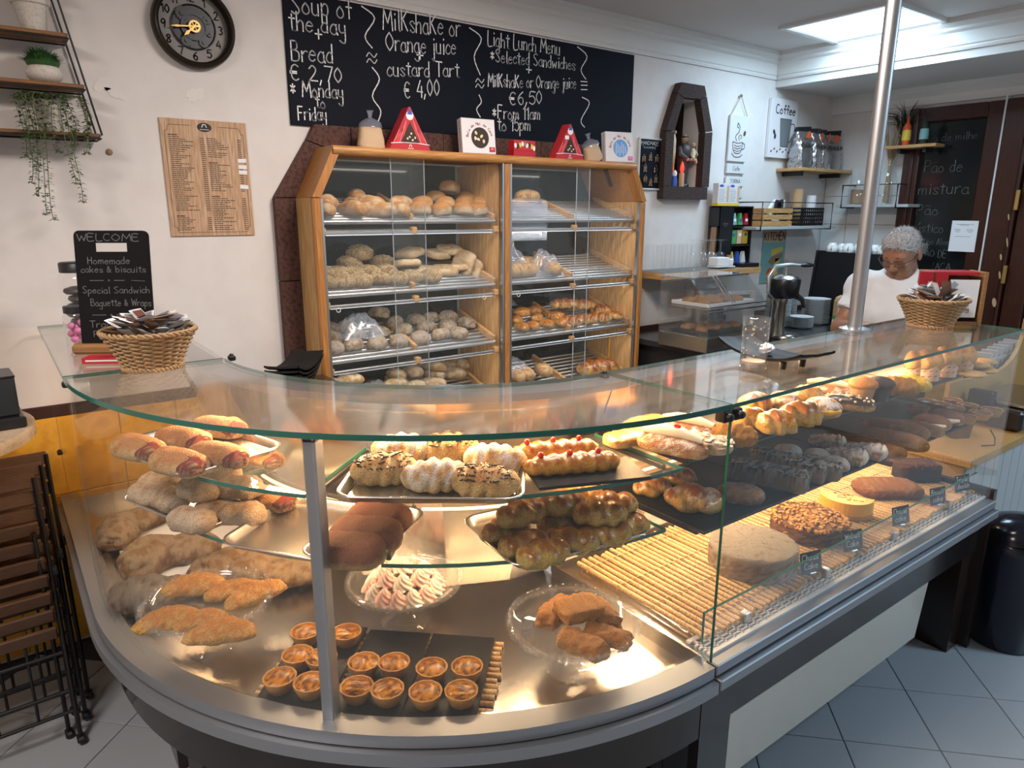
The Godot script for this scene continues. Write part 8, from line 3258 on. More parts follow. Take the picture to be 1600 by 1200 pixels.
	dough("coconut_slab",M.crust_rough,{"l": 0.115,"w": 0.052,"h": 0.055,"p": 16.0,"q": 9.0,"flat": 0.98,"nu": 30,"nv": 28,"amp": 0.004,"fr": 60.0,"c0": c3(0.50,0.38,0.24),"c1": c3(0.03,0.016,0.01),"t0": 0.80,"tn": 0.4,"dust": -0.20,"dfr": 90.0,"c2": c3(0.66,0.62,0.58)},3)
	dough("sugar_round",M.crust,{"l": 0.085,"w": 0.082,"h": 0.045,"p": 2.8,"amp": 0.002,"c0": c3(0.60,0.38,0.14),"c1": c3(0.58,0.36,0.13),"t0": 0.5,"dust": 0.08,"c2": c3(0.72,0.70,0.69)},2)
	dough("long_bun",M.crust,{"l": 0.175,"w": 0.065,"h": 0.055,"p": 3.2,"amp": 0.004,"c0": c3(0.46,0.27,0.10),"c1": c3(0.30,0.13,0.04),"t0": 0.62,"tn": 0.4})
	dough("cream_donut",M.crust,{"l": 0.12,"w": 0.085,"h": 0.062,"p": 2.4,"amp": 0.003,"c0": c3(0.62,0.44,0.16),"c1": c3(0.30,0.11,0.035),"t0": 0.40,"tn": 0.15},2)
	# bread in the wooden cabinet
	dough("baguette_roll",M.crust,{"l": 0.20,"w": 0.085,"h": 0.075,"p": 2.8,"amp": 0.007,"fr": 14.0,"c0": c3(0.58,0.36,0.16),"c1": c3(0.50,0.26,0.09),"t0": 0.55,"tn": 0.7,"dust": -0.22,"dfr": 26.0,"c2": c3(0.66,0.52,0.36)})
	dough("round_roll",M.crust,{"l": 0.105,"w": 0.10,"h": 0.075,"p": 2.4,"q": 2.4,"amp": 0.002,"c0": c3(0.64,0.50,0.32),"c1": c3(0.50,0.24,0.07),"t0": 0.52,"tn": 0.25})
	dough("seeded_roll",M.crust_rough,{"l": 0.108,"w": 0.10,"h": 0.072,"p": 2.2,"amp": 0.003,"c0": c3(0.50,0.34,0.17),"c1": c3(0.40,0.25,0.11),"t0": 0.5,"dust": -0.02,"dfr": 170.0,"c2": c3(0.66,0.54,0.34)})
	dough("flat_roll",M.crust,{"l": 0.13,"w": 0.125,"h": 0.045,"p": 5.0,"q": 3.0,"amp": 0.004,"c0": c3(0.60,0.47,0.30),"c1": c3(0.50,0.34,0.18),"t0": 0.85,"tn": 0.5,"dust": -0.2,"dfr": 22.0,"c2": c3(0.66,0.56,0.42)})
	dough("floury_roll",M.crust_rough,{"l": 0.105,"w": 0.085,"h": 0.07,"p": 2.3,"amp": 0.006,"crack": 0.06,"c0": c3(0.44,0.26,0.12),"c1": c3(0.52,0.35,0.20),"t0": 0.4,"tn": 0.5,"dust": 0.08,"dfr": 44.0,"c2": c3(0.68,0.62,0.55)})
	dough("oval_roll",M.crust_rough,{"l": 0.135,"w": 0.085,"h": 0.065,"p": 2.2,"amp": 0.004,"c0": c3(0.48,0.29,0.12),"c1": c3(0.50,0.32,0.14),"t0": 0.5,"dust": -0.06,"dfr": 30.0,"c2": c3(0.64,0.55,0.43)})
	dough("golden_croissant",M.glaze,{"l": 0.115,"w": 0.06,"h": 0.052,"p": 1.8,"seg": 7.0,"ridge": 0.2,"bend": 0.018,"amp": 0.002,"c0": c3(0.66,0.40,0.12),"c1": c3(0.40,0.15,0.03),"t0": 0.55,"tn": 0.3})
	dough("glazed_braid",M.glaze,{"l": 0.18,"w": 0.085,"h": 0.066,"p": 3.0,"seg": 4.0,"ridge": 0.26,"spiral": 1.0,"amp": 0.003,"c0": c3(0.66,0.44,0.14),"c1": c3(0.26,0.07,0.015),"t0": 0.64,"tn": 0.3})
	dough("wheat_loaf",M.crust,{"l": 0.17,"w": 0.085,"h": 0.08,"p": 3.0,"amp": 0.004,"c0": c3(0.50,0.33,0.16),"c1": c3(0.56,0.38,0.20),"t0": 0.6,"dust": -0.3,"c2": c3(0.30,0.17,0.07)})

	LABEL = {
		"filled_roll": ["golden roll with reddish meat filling on the tray by the side glass","pastry roll","filled rolls on the left trays"],"pale_bun": ["pale floury bun piled on the lower left tray","bun","pale buns on the lower left tray"],
		"rustic_loaf": ["large crusty brown country loaf on the deck of the corner case","bread loaf","country loaves in the corner case"],"grey_loaf": ["grey floury crusty loaf beside the glass stand of turnovers","bread loaf",""],
		"empanada": ["golden half-moon turnover on the glass stand by the corner loaves","turnover","turnovers on the glass stand"],"custard_tart": ["small round golden tart with browned filling on a slate board","tart","golden tarts on the slates"],
		"choc_croissant": ["soft brioche croissant topped with chocolate shavings on the upper tray","croissant","chocolate croissants on the upper tray"],"sugar_croissant": ["soft brioche croissant dusted with icing sugar on the upper tray","croissant","sugared croissants on the upper tray"],
		"braid_stick": ["glazed twisted pastry stick with red cherry pieces on a small slate","pastry stick","twisted sticks on the small slate"],"glazed_croissant": ["shiny yellow-brown glazed croissant heaped on the lower tray","croissant","glazed croissants on the lower tray"],
		"brown_brioche": ["smooth brown pull-apart brioche on the small tray behind the post","brioche","brown brioche pieces"],"puff_flat": ["flat golden puff pastry at the corner end of the upper shelf","puff pastry","flat puff pastries"],"puff_roll": ["golden folded puff pastry roll on the right glass stand","puff pastry","puff rolls on the right glass stand"],
		"puff_square": ["square golden puff pastry lying on top of the pastry rolls","puff pastry",""],"cream_bun": ["long sugared bun split and filled with cream on the upper shelf","cream bun","cream buns on the upper shelf"],"almond_bun": ["bun covered in almond flakes beside the cream bun","bun",""],
		"orange_crumb": ["orange crumb-coated pastry on the upper shelf","pastry","orange crumb pastries"],"knot_bun": ["yellow glazed knotted bun with browned top on the upper shelf","bun","knotted buns on the upper shelf"],"sugar_donut": ["round doughnut with icing sugar on the upper shelf","doughnut","sugared doughnuts"],
		"choc_eclair": ["chocolate-topped eclair sprinkled with chopped nuts","eclair",""],"yellow_bun": ["bright yellow glazed bun next to the tall muffins","bun",""],"biscuit": ["pale round biscuit stacked at the end of the upper shelf","biscuit","biscuits at the shelf end"],
		"curl_bun": ["large yellow spiral curled bun with sugar on the lower shelf","bun","curled buns on the lower shelf"],"sugared_oval": ["brown sugar-crusted oval bun between the curled bun and the coconut slices","bun",""],"coconut_slab": ["rectangular cake slice with dark chocolate and white coconut topping","cake slice","coconut cake slices"],
		"sugar_round": ["round sandwich cake white with icing sugar on the lower shelf","cake","sugared sandwich cakes"],"long_bun": ["long smooth brown bun on the lower shelf","bun","long brown buns"],"cream_donut": ["brown doughnut split with yellow cream on the lower shelf","doughnut","cream doughnuts"],
		"muffin": ["plain golden muffin beside the dark muffin","muffin",""],"dark_muffin": ["dark chocolate muffin on the upper shelf","muffin",""],"tall_muffin": ["tall rice muffin in a printed paper sleeve","muffin","tall paper-sleeved muffins"],"cream_horn": ["pastry horn filled with cream and dusted white","cream horn","cream horns on the lower shelf"],
		"nut_tart": ["small tart with glossy dark nut filling at the end of the lower shelf","tart","nut tarts on the lower shelf"],"meringue": ["pink swirled meringue under the glass dome","meringue","pink meringues under the dome"],"white_meringue": ["white swirled meringue under the glass dome","meringue","white meringues under the dome"],
		"coconut_cake": ["whole round cake coated in white coconut on the bamboo mat","cake",""],"walnut_cake": ["whole round cake covered in brown chopped nuts","cake",""],"cheese_cake": ["bright yellow half cheesecake on the bamboo mat","cake",""],"biscuit_cake": ["flat reddish-brown biscuit cake on the bamboo mat","cake",""],"chocolate_loaf": ["dark chocolate loaf cake with granules at the far end of the mat","cake",""],
	}

var spare = {}

func food(kind: String,at: Vector3,turn: float,sc: float,idx: int,label = "",group = "",pitch = 0.0,roll = 0.0) -> Node3D:
	var L = LABEL.get(kind,[label,"bread",group])
	if label == "":
		label = L[0]
	if group == "":
		group = L[2]
	var cat: String = L[1]
	var v = idx % int(KIND[kind].nvar) if KIND.has(kind) else 0
	var key = kind + str(v)
	var o: Node3D
	if spare.has(key):
		o = spare[key].duplicate()
		o.name = numbered(kind)
		add_child(o)
		if o.has_meta("group"):
			o.remove_meta("group")
	else:
		o = make_food(kind,v)
		spare[key] = o
	o.set_meta("label",label)
	o.set_meta("category",cat)
	if group != "":
		o.set_meta("group",group)
	o.position = at
	o.rotation_degrees = Vector3(pitch,turn,roll)
	o.scale = Vector3.ONE * sc
	return o

func make_food(kind: String,v: int) -> Node3D:
	var t = Node3D.new()
	t.name = numbered(kind)
	add_child(t)
	var g = G.new()
	if KIND.has(kind):
		var P: Dictionary = KIND[kind].duplicate()
		var mt: Material = P.mat
		P.erase("mat")
		P.erase("nvar")
		var me = bread(P,v + kind.length() * 3)
		var body = part(me,"dough",mt,t)
		match kind:
			"filled_roll":
				var fp = {"l": 0.05,"w": 0.06,"h": 0.045,"p": 2.4,"nu": 18,"nv": 16,"amp": 0.010,"fr": 60.0,"c0": c3(0.50,0.34,0.24),"c1": c3(0.32,0.045,0.035),"t0": 0.5,"tn": 1.2}
				part(bread(fp,v),"meat_filling",M.crust_rough,t).position = Vector3(0.055,0.007,0.012)
			"empanada":
				for k in 3:
					var gg = G.new()
					gg.box(Vector3(-0.025 + k * 0.024,0.0325 - absf(k - 1.0) * 0.003,-0.006),Vector3(0.003,0.003,0.024),0,Basis(Vector3.UP,0.3))
					part(gg,"slit",M.choc,t)
			"choc_croissant":
				part(flakes(me,110,Vector3(0.010,0.0022,0.0026),5 + v,0.62,0.8),"chocolate_shavings",M.choc,t)
			"braid_stick":
				for k in 3:
					var gg = G.new()
					gg.lathe(ball(0.007,6),10,Vector3(-0.07 + k * 0.062,0.041,0.004))
					part(gg,"cherry",M.cherry,t)
			"cream_bun":
				var gg = G.new()
				gg.tube([Vector3(-0.07,0.043,0),Vector3(-0.03,0.050,0.001),Vector3(0.02,0.050,-0.001),Vector3(0.07,0.042,0)],[0.008,0.013,0.013,0.007],10)
				part(gg,"cream",M.cream,t)
				gg = G.new()
				gg.box(Vector3(0.01,0.064,0),Vector3(0.016,0.008,0.010),0.003)
				part(gg,"cherry",M.cherry,t)
			"almond_bun":
				part(flakes(me,30,Vector3(0.017,0.002,0.012),2,0.4),"almond_flakes",M.almond,t)
			"choc_eclair":
				part(flakes(me,34,Vector3(0.005,0.004,0.005),2,0.7),"chopped_nuts",M.almond,t)
			"sugar_donut","cream_donut":
				var gg = G.new()
				gg.tube([Vector3(-0.03,0.022,0.036),Vector3(0.0,0.020,0.045),Vector3(0.035,0.022,0.034)],[0.006,0.010,0.006],8)
				part(gg,"custard",M.custard if kind == "sugar_donut" else M.cream,t)
			"seeded_roll":
				part(flakes(me,130,Vector3(0.0036,0.0016,0.0024),3 + v,0.35),"seeds",M.almond,t)
			"coconut_slab":
				part(flakes(me,60,Vector3(0.007,0.0014,0.0014),3 + v,0.8),"coconut",M.coconut,t)
		return t
	match kind:
		"custard_tart":
			g.lathe([Vector2(0,0),Vector2(0.022,0),Vector2(0.026,0.004),Vector2(0.036,0.030),Vector2(0.0365,0.034),Vector2(0.033,0.034),Vector2(0.030,0.028)],46,Vector3.ZERO,0.012,11)
			part(g,"pastry_shell",M.tart_shell,t)
			var fp = {"l": 0.066,"w": 0.066,"h": 0.022,"p": 2.4,"nu": 22,"nv": 22,"flat": 0.1,"amp": 0.0055,"fr": 90.0,"c0": c3(0.66,0.34,0.035),"c1": c3(0.60,0.24,0.018),"t0": 0.5,"tn": 0.9,"dust": -0.22,"dfr": 80.0,"c2": c3(0.16,0.048,0.012)}
			part(bread(fp,v + 60),"filling",M.glaze,t).position.y = 0.0235
		"muffin","dark_muffin":
			g.lathe([Vector2(0,0),Vector2(0.026,0),Vector2(0.036,0.045),Vector2(0.039,0.05)],26,Vector3.ZERO,0.03,13)
			part(g,"sleeve",M.kraft if kind == "muffin" else M.choc,t)
			var fp = {"l": 0.084,"w": 0.084,"h": 0.04,"p": 2.2,"nu": 20,"nv": 18,"amp": 0.004,"c0": c3(0.60,0.30,0.08),"c1": c3(0.55,0.22,0.04),"t0": 0.6}
			if kind == "dark_muffin":
				fp.c0 = c3(0.05,0.02,0.014)
				fp.c1 = c3(0.035,0.016,0.012)
			part(bread(fp,70),"crown",M.crust,t).position.y = 0.04
		"tall_muffin":
			g.lathe([Vector2(0,0),Vector2(0.034,0),Vector2(0.037,0.065),Vector2(0.0375,0.066),Vector2(0,0.066)],26)
			var pp = part(g,"paper_sleeve",M.sleeve_paper,t)
			g = G.new()
			for k in 3:
				for i in 12:
					var a0 = TAU * (i + 0.15 * k) / 12
					var a1 = a0 + 0.28
					var r0 = 0.0362
					var y0 = 0.016 + k * 0.018 + 0.003 * sin(i * 1.7)
					g.quad(Vector3(sin(a0) * r0,y0,cos(a0) * r0),Vector3(sin(a1) * r0,y0 + 0.003,cos(a1) * r0),Vector3(sin(a1) * r0,y0 + 0.0055,cos(a1) * r0),Vector3(sin(a0) * r0,y0 + 0.002,cos(a0) * r0))
			g.tube(ring_xz(Vector3(0,0.064,0),0.0378,24),0.0008,5)
			part(g,"sleeve_print",M.print_brown,pp)
			var fp = {"l": 0.076,"w": 0.076,"h": 0.088,"p": 4.5,"nu": 24,"nv": 20,"amp": 0.003,"c0": c3(0.68,0.44,0.15),"c1": c3(0.46,0.18,0.04),"t0": 0.80,"tn": 0.3}
			var cr = part(bread(fp,80),"crown",M.crust,t)
			cr.transform = Transform3D(Basis(Vector3(0,0,1),PI / 2),Vector3(0.038,0.072,0))
			cr.position = Vector3(0,0.036,0)
			cr.transform.basis = Basis()
			cr.scale = Vector3(1,0.95,1)
		"cream_horn":
			var fp = {"l": 0.115,"w": 0.058,"h": 0.055,"p": 6.0,"seg": 5.0,"ridge": 0.12,"spiral": 1.0,"taper": 0.30,"amp": 0.002,"c0": c3(0.56,0.32,0.12),"c1": c3(0.40,0.19,0.06),"t0": 0.6,"dust": 0.0,"c2": c3(0.72,0.70,0.69)}
			part(bread(fp,90),"pastry_horn",M.crust,t)
			g.xf = Transform3D(Basis(Vector3(0,0,1),-PI / 2),Vector3(0.050,0.024,0))
			g.lathe([Vector2(0,-0.004),Vector2(0.022,0),Vector2(0.021,0.006),Vector2(0.012,0.013),Vector2(0,0.017)],20,Vector3.ZERO,0.08,9)
			part(g,"cream",M.cream,t)
		"nut_tart":
			g.lathe([Vector2(0,0),Vector2(0.024,0),Vector2(0.036,0.022),Vector2(0.036,0.026),Vector2(0.032,0.024)],22,Vector3.ZERO,0.03,11)
			part(g,"pastry_shell",M.tart_shell,t)
			var fp = {"l": 0.064,"w": 0.064,"h": 0.016,"p": 2.4,"nu": 18,"nv": 18,"flat": 0.1,"amp": 0.006,"fr": 70.0,"c0": c3(0.12,0.04,0.016),"c1": c3(0.30,0.13,0.05),"t0": 0.6,"tn": 1.0}
			part(bread(fp,95),"nut_filling",M.glaze,t).position.y = 0.0165
		"meringue","white_meringue":
			var white = kind == "white_meringue"
			part(meringue_mesh(white),"swirl",M.meringue,t)
		"coconut_cake","walnut_cake":
			var fp = {"coconut_cake": [0.125,0.068],"walnut_cake": [0.115,0.052]}[kind] as Array
			var gm = round_cake(fp[0],fp[1],kind == "coconut_cake")
			part(gm,"cake",M.crust_rough,t)
			if kind == "walnut_cake":
				part(flakes(gm,420,Vector3(0.010,0.006,0.007),4,0.05),"chopped_nuts",M.crumb,t)
			else:
				part(flakes(gm,260,Vector3(0.005,0.0014,0.0014),4,0.1),"coconut",M.coconut,t)
		"cheese_cake":
			var pl = PackedVector2Array()
			for i in 19:
				var a = PI * i / 18
				pl.append(Vector2(cos(a) * 0.085,sin(a) * 0.085))
			g.xf = Transform3D(Basis(Vector3.RIGHT,-PI / 2) ,Vector3.ZERO)
			g.prism(pl,0.014,0.058)
			var cb = part(g,"cheese_layer",M.custard,t)
			cb.rotation_degrees.y = 150
			g = G.new()
			g.xf = Transform3D(Basis(Vector3.RIGHT,-PI / 2),Vector3.ZERO)
			g.prism(pl,0.0,0.014)
			part(g,"biscuit_base",M.crumb,t).rotation_degrees.y = 150
			g = G.new()
			var r = RandomNumberGenerator.new()
			r.seed = 9
			for i in 26:
				var a = r.randf() * PI
				var d = r.randf() * 0.07
				g.box(Vector3(cos(a) * d,0.0588,-sin(a) * d),Vector3(0.012,0.0012,0.0016),0,Basis(Vector3.UP,r.randf() * 6.0))
			part(g,"zest",M.choc,t).rotation_degrees.y = 150
		"biscuit_cake":
			var fp = {"l": 0.24,"w": 0.15,"h": 0.05,"p": 5.0,"q": 3.5,"amp": 0.006,"fr": 40.0,"c0": c3(0.34,0.13,0.05),"c1": c3(0.46,0.17,0.055),"t0": 0.5,"tn": 0.9,"dust": -0.4,"c2": c3(0.62,0.32,0.12)}
			part(bread(fp,97),"cake",M.crust_rough,t)
		"chocolate_loaf":
			var fp = {"l": 0.16,"w": 0.095,"h": 0.085,"p": 12.0,"q": 7.0,"amp": 0.004,"fr": 60.0,"c0": c3(0.045,0.018,0.012),"c1": c3(0.14,0.05,0.028),"t0": 0.85,"tn": 0.3}
			var me = bread(fp,98)
			part(me,"cake",M.crust_rough,t)
			part(flakes(me,260,Vector3(0.006,0.003,0.003),4,0.75),"chocolate_granules",M.choc_granule,t)
	return t

func meringue_mesh(white: bool) -> ArrayMesh:
	var st = SurfaceTool.new()
	st.begin(Mesh.PRIMITIVE_TRIANGLES)
	var P = func(i: int,j: int) -> Vector3:
		var v = i / 14.0
		var a = TAU * j / 42.0
		var r = 0.026 * pow(1.0 - v,0.75) * (1.0 + 0.16 * cos(7.0 * (a + v * 2.6))) + 0.0005
		return Vector3(cos(a) * r,0.038 * pow(v,0.9),-sin(a) * r)
	for i in 14:
		for j in 42:
			var q = [P.call(i,j),P.call(i,j + 1),P.call(i + 1,j + 1),P.call(i + 1,j)]
			for k in [0,2,1,0,3,2]:
				st.set_smooth_group(1)
				var pk: bool = not white and (j / 3) % 3 == 0
				st.set_color(c3(0.80,0.74,0.68) if white else (c3(0.80,0.44,0.42) if pk else c3(0.80,0.62,0.57)))
				st.add_vertex(q[k])
	st.generate_normals()
	st.index()
	return st.commit()

func round_cake(r: float,h: float,white: bool) -> ArrayMesh:
	var st = SurfaceTool.new()
	st.begin(Mesh.PRIMITIVE_TRIANGLES)
	var no = FastNoiseLite.new()
	no.seed = 44
	no.frequency = 1.0
	var prof = []
	for i in 9:
		prof.append(Vector2(r * 1.0,h * 0.88 * i / 8.0))
	for i in range(1,5):
		var a = i * PI / 8
		prof.append(Vector2(r - 0.012 + cos(a) * 0.012,h * 0.88 + sin(a) * h * 0.12))
	for i in range(1,9):
		prof.append(Vector2((r - 0.012) * (1.0 - i / 8.0),h))
	var P = func(i: int,j: int) -> Vector3:
		var a = TAU * j / 64.0
		var v = Vector3(cos(a) * prof[i].x,prof[i].y,-sin(a) * prof[i].x)
		return v + v.normalized() * no.get_noise_3dv(v * 90.0) * (0.003 if white else 0.006)
	for i in prof.size() - 1:
		for j in 64:
			var q = [P.call(i,j),P.call(i,(j + 1) % 64),P.call(i + 1,(j + 1) % 64),P.call(i + 1,j)]
			for k in [0,2,1,0,3,2]:
				var v: Vector3 = q[k]
				var n = no.get_noise_3dv(v * 130.0)
				var c: Color
				if white:
					c = c3(0.46,0.28,0.12).lerp(c3(0.74,0.66,0.55),smoothstep(-0.3,0.25,n + (0.35 if v.y > h * 0.85 else 0.0)))
				else:
					c = c3(0.20,0.075,0.02).lerp(c3(0.52,0.26,0.08),smoothstep(-0.35,0.35,n))
				st.set_smooth_group(1)
				st.set_color(c)
				st.add_vertex(v)
	st.generate_normals()
	st.index()
	return st.commit()

func pastries() -> void:
	kinds()
	var m = mat("tart_shell",lin(0.60,0.30,0.07),0.5)
	tri_tex(m,T.crustcol,12.0,false)
	bump(m,T.fine,0.15)
	mat("sleeve_paper",lin(0.66,0.48,0.34),0.7)
	mat("choc_granule",lin(0.16,0.055,0.03),0.6)
	tray("aluminium tray of meat-filled rolls on the upper left glass shelf",Vector3(0.335,UP_Y + 0.0005,-1.715),-73,0.34,0.25)
	tray("aluminium tray of pale buns on the lower left glass shelf",Vector3(0.362,LO_Y + 0.0005,-1.80),-70,0.34,0.25)
	tray("empty shiny aluminium tray on the lower shelf beside the post",Vector3(0.510,LO_Y + 0.0005,-1.478),-54,0.27,0.27)
	tray("small aluminium tray holding the brown brioche",Vector3(0.588,LO_Y + 0.021,-1.33),36,0.27,0.16)
	tray("aluminium tray of sugared and chocolate croissants on the upper shelf",Vector3(0.700,UP_Y + 0.0005,-1.21),-38,0.36,0.245)
	tray("aluminium tray heaped with glazed croissants on the lower shelf",Vector3(0.970,LO_Y + 0.0005,-1.138),-8,0.345,0.262)
	slate_board("small black slate under the two twisted pastry sticks",Vector3(0.985,UP_Y + 0.0005,-1.055),-22,0.25,0.13)
	bamboo_mat("bamboo stick mat under the slates of golden tarts",Vector3(0.612,DECK + 0.0005,-1.318),-42.5 + 90,15,0.0200,0.535,3)
	slate_board("black slate with six golden tarts beside the corner post",Vector3(0.483,DECK + 0.0158,-1.431),-42.5,0.162,0.315)
	slate_board("black slate with four golden tarts in the middle of the row",Vector3(0.604,DECK + 0.0158,-1.312),-42.5,0.158,0.31)
	slate_board("black slate with four golden tarts next to the bare bamboo edge",Vector3(0.722,DECK + 0.0158,-1.203),-43.5,0.158,0.31)
	var tw = G.new()
	tw.box(Vector3(0,0.005,0),Vector3(0.50,0.010,0.62),0.003)
	solo(tw,"white_bread_board",M.white_gloss,"white plastic board under the country loaves in the corner case","board",Vector3(0.455,DECK + 0.0005,-2.27),0)
	cake_stand("clear glass cake stand with beaded rim holding half-moon turnovers",Vector3(0.318,DECK + 0.0005,-1.69),0.15)
	var st2 = cake_stand("clear glass cake stand with beaded rim holding meringues under a dome",Vector3(0.757,DECK + 0.0005,-1.49),0.145)
	cake_stand("clear glass cake stand with beaded rim holding puff pastries",Vector3(0.985,DECK + 0.0005,-1.085),0.15)
	var g = G.new()
	g.lathe([Vector2(0.124,0.112),Vector2(0.122,0.15),Vector2(0.105,0.19),Vector2(0.06,0.217),Vector2(0.012,0.224),Vector2(0.008,0.232),Vector2(0.014,0.246),Vector2(0.010,0.258),Vector2(0,0.26)],40)
	solo(g,"glass_dome",M.pane,"clear glass dome with knob covering the meringues","cloche",Vector3(0.757,DECK + 0.0005,-1.49))
	for k in 2:
		bamboo_mat(["bamboo stick mat under the white and nut-covered cakes","bamboo stick mat under the yellow and chocolate cakes"][k],Vector3(1.27 + 0.385 + k * 0.785,SDECK + 0.0005,-1.155),0,35,0.0222,0.47,4)
	var names = ["cream bun end","knotted buns","muffins","biscuits"]
	for k in 4:
		slate_board("black slate on the upper counter shelf under the " + names[k],Vector3(1.43 + k * 0.395,UP_Y + 0.0005,-1.105),0,0.385,0.27)
	names = ["curled buns","coconut slices","long buns","nut tarts"]
	for k in 4:
		slate_board("black slate on the lower counter shelf under the " + names[k],Vector3(1.43 + k * 0.395,SLO_Y + 0.0005,-1.085),0,0.39,0.33)
	# cake name cards
	var cards = [[1.772,"Chess","Cake"],[2.002,"Walnut","Cake"],[2.307,"Cheese","cake"],[2.58,"Biscuit","cake"],[2.78,"Triple","chocolate"]]
	for c in cards:
		var t = thing("cake_sign","small black chalk card reading %s %s in front of the cakes" % [c[1],c[2]],"sign",Vector3(c[0],SDECK + 0.0005,-0.944),-14)
		var gg = G.new()
		gg.box(Vector3(0,0.042,-0.004),Vector3(0.078,0.062,0.003),0.001,Basis(Vector3.RIGHT,-0.2))
		var cd = part(gg,"card",M.black_matt,t)
		gg = G.new()
		gg.box(Vector3(0,0.008,0),Vector3(0.024,0.016,0.020),0.002)
		part(gg,"clip_foot",M.alu,t)
		gg = G.new()
		letters(gg,c[1],-0.033,0.007,0.0020,0.0018,0.062,0.3)
		letters(gg,c[2],-0.026,-0.018,0.0020,0.0018,0.052 if c[2].length() < 6 else 0.064,0.3)
		var w = part(gg,"chalk_writing",M.chalk,cd)
		w.transform = Transform3D(Basis(Vector3.RIGHT,-0.2),Vector3(0,0.042,-0.004) + Basis(Vector3.RIGHT,-0.2) * Vector3(0,0,0.0019))
	var i = 0
	for f in FOOD:
		food(f[0],Vector3(f[1],f[2],f[3]),f[4],f[5],i)
		i += 1

